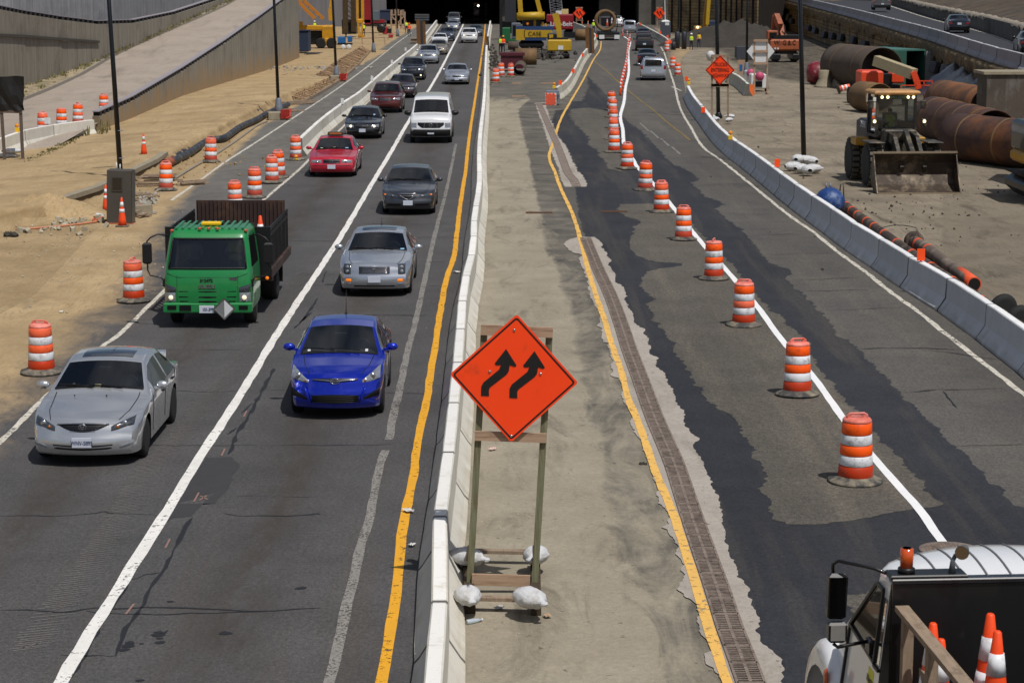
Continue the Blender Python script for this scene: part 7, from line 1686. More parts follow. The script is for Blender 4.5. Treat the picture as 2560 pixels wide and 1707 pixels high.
# lumber
def lumber(px, py, label, n=5, L=2.2, rz=.4, w_=.2, h_=.06, seed=1, mat=None, stackz=.07):
    r = random.Random(seed); t = thing('lumber_pile', label, 'lumber', P(px, py), rz)
    for k in range(n): MB().box((r.uniform(-.3, .3), (k % 3)*.28+r.uniform(-.06, .06), .05+stackz*(k//2)), (L*r.uniform(.7, 1.1), w_, h_), (0, r.uniform(-.03, .03), r.uniform(-.2, .2))).build('plank', mat or mWood, t)
    return t
lumber(390, 466, 'scrap lumber and broken pallet behind the drum right of the cabinet', 8, 1.4, .2, seed=3, stackz=.12); lumber(478, 464, 'pale loose planks right of the drum by the pallet', 4, 1.3, .5, .1, seed=5); lumber(750, 262, 'stack of pale planks lying on the sandy shoulder near the second lamp post', 6, 2.6, .9, seed=7); lumber(735, 280, 'two loose planks by the second lamp post base', 3, 2., 1.0, seed=9)
# timber mat / formwork trench ribs
tm = thing('timber_mat', 'long strip of thin timber slats over the trench between the lamp posts', 'timber formwork'); A1 = catmull([P(x, y, .15) for x, y in [(715,238),(790,190),(850,150),(905,116)]], .5); B1 = catmull([P(x, y, .15) for x, y in [(760,252),(840,205),(890,165),(925,128)]], .5)
mSl = M('slat_wood', '#9a7c5c', .9, var=.3, scale=2); sl = MB(); n_ = 95
for k in range(n_):
    f = k/n_; a = A1[int(f*(len(A1)-1))]; b = B1[int(f*(len(B1)-1))]; sl.beam(a+Vector((random.uniform(-.1, .1), random.uniform(-.2, .2), random.uniform(0, .1))), b+Vector((random.uniform(-.1, .1), random.uniform(-.4, .2), random.uniform(0, .1))), .09, .04)
sl.build('slats', mSl, tm)
for Q1 in (A1, B1):
    mb = MB()
    for a, b in zip(Q1[:-1], Q1[1:]): mb.beam(a+Vector((0, 0, -.04)), b+Vector((0, 0, -.04)), .18, .18)
    mb.build('edge_beam', mWood, tm)
tag(rocks('rubble', 790, 170, 120, 90, 4, .05, .22, M('grey_rubble', '#8f8b84', .9, var=.3), .1, 33), 'grey rubble along the far edge of the timber mat', 'rubble')
# heap of sandbags at the tall post, blue float tank
for i, (x, y, r_, l) in enumerate([(1985,428,.3,'white sandbag at the left foot of the tall lamp post'),(1995,425,1.2,'white sandbag leaning on top of the left ones by the tall lamp post'),(2003,434,.8,'white sandbag in front of the tall lamp post'),(2024,424,2.2,'white sandbag right of the tall lamp post'),(2034,434,.2,'white sandbag at the right end of the heap above the blue tank'),(2018,440,1.7,'white sandbag lowest in the heap just behind the barrier top'),(2009,424,2.9,'white sandbag farthest back in the heap at the tall lamp post')]):
    p = P(x, y, .0); sandbag(Vector((p.x, p.y, (0, .26, .02, .16, 0, .05, .2)[i])), r_, l, .8, .55, .4, group='sandbag heap by the tall lamp post', seed=20+i)
p = P(2074, 538); tk = thing('blue_float', 'dark blue round steel float behind the right hand barrier', 'steel float', (p.x, p.y, 0), .3)
MB().lathe([(.001, -.52), (.2, -.5), (.38, -.35), (.46, -.1), (.46, .1), (.38, .35), (.2, .5), (.001, .52)], 24, (0, 0, .46), 'Y').build('tank', M('deep_blue', '#173a74', .55, var=.2, scale=3, dirt=('#6a7f9c', .35, 3)), tk)
mb = MB(); mb.tube([(-.1, .1, .88), (-.1, .1, 1.05)], .03, 8); mb.tube([(.05, .1, .88), (.05, .1, 1.05)], .03, 8); mb.build('valves', mPb, tk); mb = MB(); mb.tube([(.3, -.1, .75), (.32, -.1, 1.0), (.42, -.1, 1.05), (.46, -.1, .5)], .02, 6); mb.build('lifting_eye', mBlk, tk)
# discharge pipes behind the barrier
mPi = M('pipe_brown', '#3f3129', .75, .1, .25, 3, dirt=('#7e7263', .35, 2)); mPo = M('pipe_orange_mark', '#e0562a', .7, var=.2, scale=12)
def pipe(label, pts, r, bands, mat=mPi, name='steel_pipe'):
    g = catmull([P(x, y, r+.02) for x, y in pts], .3); t = thing(name, label, 'pipe', g[0]); o_ = g[0]; MB().tube([p-o_ for p in g], r, 18).build('pipe_body', mat, t)
    for f in bands: k = int(f*(len(g)-2)); MB().tube([g[k]-o_, g[k]+(g[k+1]-g[k])*.6-o_], r+.008, 18).build('orange_band', mPo, t)
    return t
pipe('long brown pipe with orange bands lying right behind the right hand barrier', [(2092,498),(2140,535),(2185,568),(2230,600),(2300,650),(2380,705),(2480,772),(2560,826)], .15, (.02,.05,.09,.14,.19,.25,.31,.38,.46,.55,.65,.75,.86))
pp = pipe('grey pipe with an orange painted end lying beside the orange banded pipe', [(2282,602),(2320,625),(2360,655),(2400,685),(2433,708)], .17, (.12, .30), M('pipe_grey_brown', '#5b4e45', .8, var=.3, scale=3, dirt=('#8d8070', .4, 2)))
g = [P(x, y, .19) for x, y in [(2400,684),(2420,698),(2436,710)]]; o_ = Vector(pp.location); MB().tube([p-o_ for p in g], .178, 20).build('orange_end', mPo, pp); MB().tube([g[-1]-o_, g[-1]-o_+(g[-1]-g[-2])*.02], .15, 20).build('pipe_mouth', mSlot, pp)
a = P(2285, 603, .2); MB().lathe([(.2, -.05), (.29, -.05), (.29, .05), (.2, .05)], 20, a-o_, 'Y').build('flange', mPi, pp)
hose([(2195,572),(2240,563),(2290,570),(2285,590),(2275,605)], .012, mBlk, 'thin black cable looping over the two pipes', 'cable', 'cable', .5)
for i, (x, y, l) in enumerate([(2508,792,'small black tyre behind the right hand barrier at the right edge'), (2550,822,'black tyre cut off by the right edge behind the barrier')]):
    p = P(x, y, .1); t = thing('old_tyre', l, 'tyre', p, .2, 'old tyres behind the barrier'); MB().lathe([(.2, -.1), (.3, -.1), (.34, 0), (.3, .1), (.2, .1)], 22, (0, 0, .2), 'Y').build('tyre', mTyre, t)

for x, y, l, n, r_, L_ in [(240, 380, 'dark board half buried in the sand left of the lamp post', 2, .1, 1.3), (205, 420, 'long thin board lying on the sand bank by the cabinet', 2, .5, 2.2), (375, 383, 'flat dark board beside the lone cone on the sand', 2, .0, 1.5), (352, 545, 'broken pieces of wood beside the pale kerb block', 5, 1.2, .6), (372, 500, 'splintered boards and wire right of the cabinet', 6, .9, .8)]: lumber(x, y, l, n, L_, r_, .16, .04, seed=int(x))
tag(rocks('rubble', 370, 505, 70, 16, 12, .05, .16, M('pale_rubble', '#9a958a', .9, var=.3), 0, 71), 'pale rubble between the cabinet and the drum by the pallet', 'rubble')
tag(rocks('rubble', 480, 400, 140, 90, 18, .03, .12, M('clay_clods', '#9b7f55', .95, var=.3), .02, 72), 'clay clods along the trench by the black pipes', 'clods')
# ================================================================ machines and stores in the yard
def BX(mb, x0, y0, x1, y1, Y, dp=1., ch=0., rot=None):
    """box whose near face covers that part of the photo when it stands at distance Y"""
    a, b = Q(x0, y1, Y), Q(x1, y0, Y); c = Vector(((a.x+b.x)/2, Y+dp/2, (a.z+b.z)/2)); return mb.box(c-ORG, (b.x-a.x, dp, b.z-a.z), rot or (0, 0, 0), ch=ch)
ORG = Vector((0, 0, 0))
def TH(name, label, cat, px, py, group=None, Y=None):
    global ORG
    p = P(px, py) if Y is None else Vector((XZ(Y, px, 0), Y, 0)); ORG = p.copy(); return thing(name, label, cat, p, 0, group)
def q(px, py, Y): return Q(px, py, Y)-ORG
def bm_(t, nm, mat, Y, pts, w_, h_=None, y2=None):
    mb = MB()
    for a, b in zip(pts[:-1], pts[1:]): mb.beam(q(*a, Y), q(*b, Y if y2 is None else y2), w_, h_ or w_)
    return mb.build(nm, mat, t)
def fb_(t, nm, mat, *boxes):
    mb = MB()
    for b in boxes: BX(mb, *b)
    return mb.build(nm, mat, t)
mYm = M('machine_yellow', '#c08a10', .5, var=.15, scale=1.5, dirt=('#7c6032', .3, 1.2)); mYc = M('crane_yellow', '#b08d18', .5, var=.15, scale=1.5); mOm = M('machine_orange', '#9a4f2a', .6, var=.2, scale=1.5, dirt=('#5b3a28', .3, 1)); mOl = M('lift_orange', '#d8451d', .5, var=.12, scale=2)
mRdm = M('crane_red', '#84121c', .45, var=.12, scale=1.5); mMar = M('maroon_skip', '#4d1420', .6, var=.2, scale=1.5); mBlu = M('generator_blue', '#1b5b96', .5, var=.12); mNav = M('container_navy', '#1d2b45', .7, var=.2); mGrn = M('container_green', '#2c5548', .6, var=.15, scale=1.5); mGrM = M('machine_green', '#14592f', .5, var=.15)
mRst = M('rusted_pipe', '#453029', .8, .15, .35, .9, .2, dirt=('#7a4a24', .45, .7)); mRs2 = M('rusty_tan_pipe', '#6a5237', .85, .05, .3, .9, .2, dirt=('#8a6a3f', .4, .8)); mSteel = M('worn_steel', '#3f342b', .6, .4, .35, 2, dirt=('#8a7c68', .4, 1.6)); mLoad = M('loader_yellow', '#a87a16', .5, var=.15, dirt=('#6b5633', .3, 2))
# --- wheel loader
mLbk = M('loader_dark', '#1f1c18', .55, var=.3, scale=3, dirt=('#6f6450', .4, 2.5)); L0 = P(2298, 485); LD_ = thing('wheel_loader', 'yellow and black wheel loader with wide empty bucket facing the highway', 'wheel loader', L0, .06)
W_ = 1.53; prof = [(0, .02), (.55, .03), (.95, .25), (1.12, .62), (1.05, 1.05), (.78, 1.42)]; rows = [[Vector((x, y, z)) for x in (-W_, -W_/2, 0, W_/2, W_)] for y, z in prof]; rows2 = [[p+Vector((0, .05, -.03 if i < 2 else 0)) for p in r] for i, r in enumerate(rows)]
mb = MB().grid(rows, False).grid(rows2, False)
for s in (-1, 1): mb.prism([(y, z) for y, z in prof]+[(.45, .75)], -.02, .02, lambda p, s=s: Vector((s*W_+p.z, p.x, p.y)))
mb.build('bucket', mSteel, LD_); mb = MB(); mb.box((0, .78, 1.44), (W_*2+.05, .1, .07)); mb.box((0, .0, .02), (W_*2+.04, .12, .05)); mb.build('bucket_edge', M('bright_steel', '#9a8a74', .4, .5), LD_)
for s in (-1, 1):
    MB().beam((s*.42, 1.05, .75), (s*.42, 2.3, 1.75), .14, .4).beam((s*.42, 2.2, 1.75), (s*.42, 3.5, 1.9), .14, .36).build('lift_arm', mLbk, LD_); MB().tube([(s*.62, 1.9, 1.0), (s*.62, 3.2, 1.3)], .07, 10).build('lift_cylinder', mChr, LD_)
    for y, dx in ((2.85, 0), (5.85, 0)):
        t = wheel(LD_, s*1.08, y, .8, .56, rim=mYm, side=s, spokes=5); tr = MB()
        for k in range(22):
            a = 2*pi*k/22
            for e in (-1, 1): tr.box((e*.14, .8*cos(a+e*.07), .8*sin(a+e*.07)), (.24, .13, .07), (a+pi/2, 0, 0))
        tr.build('tread', M('tread_dusty', '#5d564b', .9, var=.3), t)
    MB().box((s*1.1, 2.85, 1.68), (.6, 1.5, .05), ch=.02).build('fender', mLbk, LD_); MB().box((s*1.1, 5.1, 1.55), (.5, .9, .3), ch=.03).build('step_box', mLoad, LD_)
    t_ = MB().box((s*.95, 3.4, 2.35), (.16, .14, .3), ch=.02).build('light_bracket', mLbk, LD_); MB().ball((s*.95, 3.31, 2.4), .06).build('work_light', mLitL, LD_)
MB().beam((0, 1.0, 1.15), (0, 2.4, 2.05), .16, .34).beam((0, 2.3, 2.0), (0, 3.2, 1.6), .12, .2).box((0, 3.1, 1.2), (.8, .8, .9)).build('linkage', mLbk, LD_)
MB().box((0, 3.4, 1.6), (1.2, .7, 1.0), ch=.05).build('front_frame', mLbk, LD_); MB().box((0, 6.2, 1.75), (1.5, 2.2, 1.1), ch=.12).build('engine_hood', M('loader_black', '#232120', .5), LD_)
text('side_letters', 'DEERE', .34, mWhP, LD_, (-.76, 6.1, 2.1), (pi/2, 0, -pi/2), .004)
mb = MB()
for x, y in ((-.74, 3.9), (.74, 3.9), (-.74, 5.3), (.74, 5.3)): mb.beam((x, y, 1.85), (x*.97, y, 3.35), .1, .1)
mb.box((0, 3.9, 1.9), (1.5, .1, .2)).box((0, 4.6, 1.8), (1.5, 1.4, .1)).box((0, 3.85, 3.28), (1.45, .06, .16)); mb.build('cab_frame', mLbk, LD_)
MB().box((0, 4.55, 3.44), (1.75, 1.7, .16), ch=.06).build('cab_roof', M('roof_tan', '#b8874f', .6, var=.15, dirt=('#6c675e', .5, 1)), LD_)
for a, b in (((-.7, 3.88), (.7, 3.88)), ((-.73, 3.95), (-.73, 5.25)), ((.73, 3.95), (.73, 5.25)), ((-.7, 5.3), (.7, 5.3))): MB().add([Vector((*a, 1.95)), Vector((*b, 1.95)), Vector((*b, 3.25)), Vector((*a, 3.25))], [(0, 1, 2, 3)]).build('cab_window', MATS['window_glass'], LD_)
for x in (-.58, -.36, .42, .62): MB().ball((x, 3.78, 3.28), .055).build('work_light', mLitL, LD_)
MB().box((0, 4.9, 2.2), (.55, .15, .9), ch=.05).box((0, 4.7, 1.95), (.55, .5, .15)).build('seat', mSeat, LD_); text('front_letters', 'JOHN DEERE', .14, M('pale_green', '#7f9a7a', .6), LD_, (.03, 3.81, 3.27), (pi/2, 0, 0), .002)
for s in (-1, 1): MB().beam((s*.75, 3.85, 3.1), (s*1.02, 3.8, 3.1), .03, .03).box((s*1.0, 3.78, 3.0), (.2, .06, .32), ch=.02).build('cab_mirror', mLbk, LD_)
m4 = Matrix.Translation(LD_.location) @ LD_.rotation_euler.to_matrix().to_4x4(); person('person', 'loader driver in a yellow green vest inside the wheel loader cab', m4@Vector((-.05, 4.65, 2.05)), .06, 'sit', '#6d7075', '#22252c', mSkinD, vest='#a8c41c', arms='wheel', h=1.6)
# --- excavator sliver at right edge
e0 = P(2692, 515); EX = thing('excavator', 'yellow and black excavator cut off by the right edge beside the big pipe', 'excavator', e0, 0)
MB().box((-.25, 1.6, 2.25), (2.7, 3.2, 1.1), ch=.12).build('counterweight', M('cw_black', '#111113', .4, coat=.4), EX); MB().box((-.25, 1.6, 1.52), (2.74, 3.24, .42), ch=.1).build('lower_band', mYm, EX); text('side_letters', 'IMT', .62, mWhP, EX, (-.88, -.03, 2.3), (pi/2, 0, 0), .004)
for s in (0, 2.9):
    MB().box((-1.25+s, 2.0, .48), (.62, 4.4, .75), ch=.3).build('track', mBlk, EX); mb = MB()
    for k in range(24): mb.box((-1.25+s, -.15+k*.18, .9), (.66, .1, .06))
    for k in range(9): a = pi*k/8; mb.box((-1.25+s, -.15-.42*sin(a), .48+.42*cos(a)), (.66, .06, .1), (a, 0, 0))
    mb.build('track_pads', mSteel, EX)
MB().box((-.3, 3.6, 2.9), (1.1, 1.5, 1.6), ch=.08).build('cab', mBlk, EX); MB().beam((.6, 3.6, 2.2), (.9, 7.5, 5.), .5, .6).beam((.9, 7.5, 5.), (1.1, 10.5, 3.), .4, .5).build('boom', mYm, EX)
# --- big pipes
def bigpipe(label, X0, Y0, X1, Y1, r, mat, wall=.04, bands=0):
    t = thing('steel_pipe', label, 'large steel pipe', (X0, Y0, 0), 0, None); d = Vector((X1-X0, Y1-Y0, 0)); n = d.normalized(); u = Vector((n.y, -n.x, 0)); k = 40; mb = MB(); L = d.length; rows = []
    for rr, seq in ((r, [L*i/14 for i in range(15)]), (r-wall, [L*(14-i)/14 for i in range(15)])):
        for s_ in seq: rows.append([n*s_+u*rr*cos(2*pi*j/k)+Vector((0, 0, r+rr*sin(2*pi*j/k))) for j in range(k+1)])
    mb.grid(rows+[rows[0]], True); mb.build('pipe_shell', mat, t)
    for i in range(bands+1): mb = MB(); s_ = L*(i+.5)/(bands+1); mb.grid([[n*(s_+e)+u*(r+o)*cos(2*pi*j/k)+Vector((0, 0, r+(r+o)*sin(2*pi*j/k))) for j in range(k+1)] for e, o in ((-.06, 0), (-.03, .015), (.03, .015), (.06, 0))], True); mb.build('weld_seam', mRs2, t)
    return t
bigpipe('nearest big brown steel pipe running off the right edge behind the loader', 19.1, 92.5, 23.2, 83.5, 1.0, mRst, bands=3); bigpipe('big brown steel pipe with open mouth between the nearest pipe and the rusty orange one', 20.4, 104.5, 21.0, 93.8, 1.03, mRst, bands=3)
bigpipe('orange rusted steel pipe with a black open mouth beside the concrete block', 24.2, 121.5, 24.9, 112.8, 1.02, M('orange_rust', '#5d3f2c', .8, .1, .4, .8, dirt=('#9a5a24', .5, .6)), bands=3); bigpipe('largest brown pipe standing open behind the orange boom lift', 23.6, 156, 25.2, 147.5, 1.5, M('grey_brown_pipe', '#4f4339', .85, .05, .3, .8), bands=1)
bigpipe('tan pipe section behind the wheel loader cab', 20.5, 126.8, 21.1, 124, .86, mRs2)
# concrete block, container, tarp
t = TH('concrete_block', 'tall stained concrete block at the right edge behind the pipes', 'concrete block', 2500, 0, Y=106); fb_(t, 'block', M('stained_block', '#4f463d', .9, var=.3, scale=.6, dirt=('#85827d', .35, .5, (1.3, 1, .5))), (2463, 186, 2680, 330, 106, 2.2)); fb_(t, 'top_slab', mKc, (2460, 180, 2690, 187, 105.9, 2.5))
t = thing('shipping_container', 'dark green open shipping container behind the orange boom lift', 'container', (28.1, 153, 0), .32)
MB().box((0, 3.1, 2.62), (2.5, 6.1, .1)).build('roof', M('teal_roof', '#3d6a60', .5), t); MB().box((-1.2, 3.1, 1.3), (.08, 6.1, 2.55)).box((1.2, 3.1, 1.3), (.08, 6.1, 2.55)).box((0, 6.1, 1.3), (2.4, .08, 2.55)).box((-.75, 0, 1.3), (.9, .08, 2.55)).build('walls', mGrn, t); MB().box((0, 3, .05), (2.4, 6, .1)).build('floor', mUnd, t)
MB().box((1.75, -.3, 1.3), (1.15, .07, 2.5), (0, 0, -.3)).build('open_door', M('door_grey', '#8b8d90', .6, var=.1), t)
tp_ = []; r = random.Random(5)
for i in range(15):
    f = i/14; row = []
    for j in range(19):
        g = j/18; a = Q(2395+(2560-2395)*g, 150+30*g, 118+ (1-g)*22); b = Q(2290+(2475-2290)*g, 232, 128-8*g); p = a.lerp(b, f); row.append(p+Vector((r.uniform(-.1, .1), -.35*sin(g*38+f*3)*(.25+f*.5), .22*sin(g*31+f*2.)*(1-f*.3)+r.uniform(-.04, .04))))
    tp_.append(row)
o = MB().grid(tp_, True).build('tarpaulin', M('black_tarp', '#1b1d24', .38, var=.25, scale=2)); tag(o, 'shiny black tarpaulin draped down the bank below the elevated road', 'tarpaulin')
# orange boom lift
t = TH('boom_lift', 'orange boom lift with cream coloured arm and red basket', 'boom lift', 2206, 263); Yl = ORG.y
fb_(t, 'body', mOl, (2153, 178, 2209, 215, Yl+.5, 2.2, .1), (2230, 181, 2261, 209, Yl+.4, 1.6, .1)); fb_(t, 'turret', mBlk, (2209, 186, 2231, 212, Yl+.6, 1.5)); fb_(t, 'chassis', mBlk, (2150, 214, 2250, 232, Yl+.6, 2.4))
bm_(t, 'boom', M('cream_boom', '#a59878', .5, var=.15), Yl+.2, [(2190, 152), (2285, 186)], .55, .62, Yl-2.); bm_(t, 'boom_nose', mOl, Yl-2.2, [(2283, 180), (2292, 205), (2300, 235)], .25, .35); MB().beam(q(2243, 172, Yl-.6), q(2266, 180, Yl-1.3), .62, .25).build('boom_label', mWhP, t)
mb = MB(); Yb = Yl-2.6; 
for a, b in (((2253,214),(2330,214)),((2290,203),(2330,203)),((2290,258),(2332,258)),((2290,203),(2290,258)),((2330,200),(2330,258)),((2253,214),(2253,220)),((2310,203),(2310,258)),((2290,232),(2330,232))): mb.beam(q(*a, Yb), q(*b, Yb), .06, .06); mb.beam(q(*a, Yb+1), q(*b, Yb+1), .06, .06)
mb.build('basket', mOl, t); fb_(t, 'control_box', mWhP, (2294, 225, 2312, 238, Yb-.05, .3))
for x in (2134, 2265): wheel(t, q(x, 250, Yl).x, 0, .5, .4); 
wheel(t, q(2134, 250, Yl).x+.2, 2.4, .5, .4)
# hopper, red tank, fallen drum
t = TH('red_tank', 'dark red round tank with pipe fittings near the timber wall', 'tank', 2048, 212); MB().lathe([(.001, -.9), (.6, -.8), (.85, -.4), (.85, .4), (.6, .8), (.001, .9)], 20, (0, .5, .8), 'X').build('tank', M('tank_red', '#6e1722', .45, var=.2, scale=3, dirt=('#a9868a', .3, 2)), t); fb_(t, 'stand', mBlk, (2028, 190, 2066, 211, ORG.y, .8)); fb_(t, 'fittings', mPb, (2054, 155, 2060, 166, ORG.y, .2), (2064, 158, 2070, 168, ORG.y, .2))
for i, (x, y, l) in enumerate([(2062, 219, 'left one of two grey concrete funnels on the dirt'), (2098, 219, 'right one of two grey concrete funnels on the dirt')]): t = TH('concrete_funnel', l, 'hopper', x, y, 'concrete funnels'); MB().lathe([(.75, 0), (.62, .12), (.4, .6), (.42, 1.15), (.38, 1.2)], 16, (0, .4, 0), sx=1.-.1*i).build('funnel', mKc, t)
d = dup(DR, P(2096, 224, .3), .3, 'fallen orange and white drum lying beside the concrete funnels'); d.rotation_euler = (0, pi/2-.25, .2); d.scale = (.8, .8, .8)
# orange excavator
t = TH('excavator', 'faded orange excavator with folded boom in front of the timber wall', 'excavator', 1968, 157); Ye = ORG.y
fb_(t, 'counterweight', mOm, (1926, 99, 2008, 128, Ye, 2.6, .15)); fb_(t, 'engine_deck', mBlk, (1934, 89, 2002, 98, Ye+.3, 2.)); fb_(t, 'cab_frame', mOm, (1920, 77, 1945, 99, Ye+.6, 1.6, .08)); fb_(t, 'cab_window', mGrl, (1924, 82, 1942, 96, Ye+.55, .1)); fb_(t, 'track', mBlk, (1935, 130, 1952, 156, Ye+.1, 4.2, .3), (1982, 130, 2000, 156, Ye+.1, 4.2, .3)); fb_(t, 'slew_ring', mBlk, (1944, 126, 1992, 136, Ye+.5, 2))
bm_(t, 'boom', mOm, Ye+1., [(1958, 96), (1950, 66), (1940, 40)], .5, .6, Ye+2.); bm_(t, 'dipper_arm', mOm, Ye+2.2, [(1937, 38), (1935, 58), (1934, 74)], .4, .5); bm_(t, 'lift_cylinder', mChr, Ye+.9, [(1946, 86), (1943, 64)], .12); bm_(t, 'lift_cylinder', mChr, Ye+.9, [(1963, 88), (1961, 64)], .12); text('rear_letters', 'W. G.&.C', .62, mBlk, t, q(1963, 108, Ye-.03), (pi/2, 0, 0), .004, sx=.8); fb_(t, 'tail_lamps', mWhP, (1936, 120, 1940, 124, Ye-.05, .1), (1943, 120, 1947, 124, Ye-.05, .1))
# yellow excavator with long vertical arm
t = TH('excavator', 'small yellow excavator digging with its arm upright near the two workers', 'excavator', 1765, 112); Ye = ORG.y
fb_(t, 'body', mYm, (1738, 66, 1754, 88, Ye+1, 2.2, .1), (1756, 84, 1790, 92, Ye+1.4, 2)); fb_(t, 'cab', mNav, (1773, 52, 1790, 84, Ye+1, 1.5, .1)); bm_(t, 'boom', mYm, Ye+1.5, [(1760, 95), (1765, 40), (1772, -20)], .55, .6); bm_(t, 'dipper_arm', mYc, Ye+.6, [(1774, -25), (1770, 30), (1768, 62)], .4, .45); MB().lathe([(.25, -.7), (.75, -.6), (.85, 0), (.75, .6), (.25, .7)], 16, q(1768, 98, Ye-.2), 'X').build('bucket', mSteel, t); fb_(t, 'track', mBlk, (1740, 92, 1796, 108, Ye+1, 1.2, .2)); MB().ball(q(1744, 69, Ye+.9), .14).build('work_light', mLitL, t)
# portable toilet, barricade barrels, dark tanks, workers
t = TH('portable_toilet', 'grey portable toilet with white domed roof below the far right orange sign', 'portable toilet', 1664, 96); Yt = ORG.y; fb_(t, 'cabin', M('toilet_grey', '#3f434d', .6), (1652, 56, 1677, 96, Yt, 1.2, .04)); a = q(1664.5, 55, Yt); MB().lathe([(.72, 0), (.62, .12), (.3, .2), (.001, .22)], 4, a+Vector((0, .6, .0)), rot=Matrix.Rotation(pi/4, 3, 'Z'), smooth=False).build('roof', mWhP, t); fb_(t, 'vent_panel', mWhP, (1663, 57, 1673, 64, Yt-.03, .05)); bm_(t, 'vent_pipe', mWhP, Yt+1, [(1663, 52), (1662, 0)], .1)
for i, (x, y, l) in enumerate([(1667, 130, 'front barricade drum with slanted stripes at the tip of the far approach barrier'), (1671, 124, 'rear barricade drum at the tip of the far approach barrier')]): d = dup(DR, P(x, y, .02), .2+i, l)
for i, (x0, x1, y0, y1, l) in enumerate([(1687, 1700, 80, 122, 'left dark tall steel tank behind the barricade drums'), (1704, 1717, 80, 124, 'right dark tall steel tank behind the barricade drums'), (1678, 1690, 105, 126, 'short dark steel tank left of the tall ones')]): t = TH('steel_tank', l, 'tank', (x0+x1)/2, y1, 'dark steel tanks'); h = (y1-y0)/S(y1); r_ = (x1-x0)/2/S(y1); MB().lathe([(r_, 0), (r_, h*.94), (r_*.6, h), (.001, h*1.01)], 16, (0, r_, 0)).build('tank_shell', M('slate_steel', '#2d3037', .5, .2), t); MB().lathe([(.1, h), (.1, h+.2)], 8, (r_*.3, r_, 0)).build('valve', mBlk, t)
wk = [(1728, 126, 'worker in yellow green vest and white hard hat beside the dark tanks', '#3a3d42', '#23262d', '#b5d326', '#e8e8e8', .2), (1747, 121, 'worker in orange vest and dark cap right of the white helmeted worker', '#e0562a', '#26344e', '#c5b52c', '#3a2a2a', -.3), (1251, 134, 'worker in yellow green vest standing by the green machine', '#30343a', '#15171c', '#b5d326', None, .5), (1258, 134, 'worker in orange vest standing next to the yellow vested one by the green machine', '#b9482a', '#1c2436', '#ff4a14', '#caa23c', -.4), (1484, 84, 'worker in bright yellow green vest left of the flatbed', '#9fc21c', '#333843', '#b9e01e', '#f0d8d0', .1), (909, 92, 'worker in lime vest by the foot of the yellow mast', '#2c3038', '#23262d', '#c8e424', '#e8e8e8', .4), (1023, 93, 'worker in orange vest and hard hat walking beside the timber scaffold', '#b9482a', '#3a3f4a', '#ff4a14', '#ff5a1c', -.2), (1016, 84, 'worker in lime vest behind the orange vested one at the scaffold', '#30343a', '#23262d', '#c8e424', None, .3), (865, 94, 'worker in green shirt bending over the blue generator', '#1f7a3a', '#1c1e24', None, '#d8c83a', 1.2), (787, 86, 'worker in lime vest and white hat behind the yellow telehandler', '#30343a', '#23262d', '#c8e424', '#e8e8e8', 0)]
for x, y, l, sh, pn, ve, he, rz in wk: person('person', l, P(x, y), rz, 'stand', sh, pn, mSkinD if 'orange' in l else mSkinL, ve, he, arms='hips' if 'bending' in l or 'tanks' in l else 'down')
# wooden framed signs
def framesign(label, cx, y0, y1, post, w_, half, txt=None, back=False, dark=False, rot=0.):
    t = TH('road_sign', label, 'road sign', cx, post); Y = ORG.y; sc = S(post); cy = (y0+y1)/2; c = q(cx, cy, Y-.1); hh = (y1-y0)/2/sc
    wd = mWp if not dark else mWood
    for s in (-1, 1): bm_(t, 'post', wd, Y, [(cx+s*w_, post), (cx+s*w_, y0+3)], .1)
    for yy in (y0+2, cy if back else y1, y1+1): bm_(t, 'cross_board', wd, Y-(.12 if back else .05), [(cx-w_-2, yy), (cx+w_+2, yy)], .05, .16)
    ps = [(0, hh), (hh, 0), (0, -hh), (-hh, 0)]
    if back: k = hh*.42; MB().prism([(k*.9, hh), (hh*1.2, 0), (k*.9, -hh), (-k*.9, -hh), (-hh*1.2, 0), (-k*.9, hh)], 0, .01, lambda p: Vector((c.x+p.x, c.y+.08+p.z, c.z+p.y))).build('sign_back', mWhP, t)
    else:
        MB().prism(ps, 0, .012, lambda p: Vector((c.x+p.x, c.y+p.z, c.z+p.y))).build('sign_plate', mSg, t); k = .94; mb = MB()
        for a, b in zip(ps, ps[1:]+ps[:1]): mb.beam((c.x+a[0]*k, c.y-.012, c.z+a[1]*k), (c.x+b[0]*k, c.y-.012, c.z+b[1]*k), .008, .03)
        mb.build('black_border', mBlk, t)
        if txt:
            for i, ln in enumerate(txt): text('sign_letters', ln, hh*.37, mBlk, t, (c.x, c.y-.015, c.z+hh*(.37-i*.37)), (pi/2, 0, 0), .003, sx=.7)
        else:
            for dx in (-.22, .22): MB().prism([((x-300)*.0023*hh*1.4+dx*hh, (300-y)*.0023*hh*1.6) for x, y in [(395-x+205, y) if rot else (x, y) for x, y in arrow]], -.02, -.014, lambda p: Vector((c.x+p.x, c.y+p.z, c.z+p.y))).build('arrow', mBlk, t)
    for s in (-1, 1): MB().beam(q(cx+s*w_, post, Y)+Vector((0, -.5, .06)), q(cx+s*w_, post, Y)+Vector((0, .7, .06)), .1, .12).build('skid', wd, t)
    return t
framesign('orange diamond sign reading trucks entering highway on a wooden frame', 1800, 139, 213, 305, 20, 0, ['TRUCKS', 'ENTERING', 'HIGHWAY'], dark=True)
for i, (x, y, l) in enumerate([(1781, 303, 'left rear'), (1789, 308, 'left front'), (1824, 301, 'right rear'), (1822, 310, 'right front')]): p = P(x, y); sandbag(Vector((p.x, p.y, .1)), 1.+i, 'small white sandbag at the %s foot of the trucks entering sign' % l, .55, .4, .25, group='sandbags of the trucks entering sign', seed=40+i)
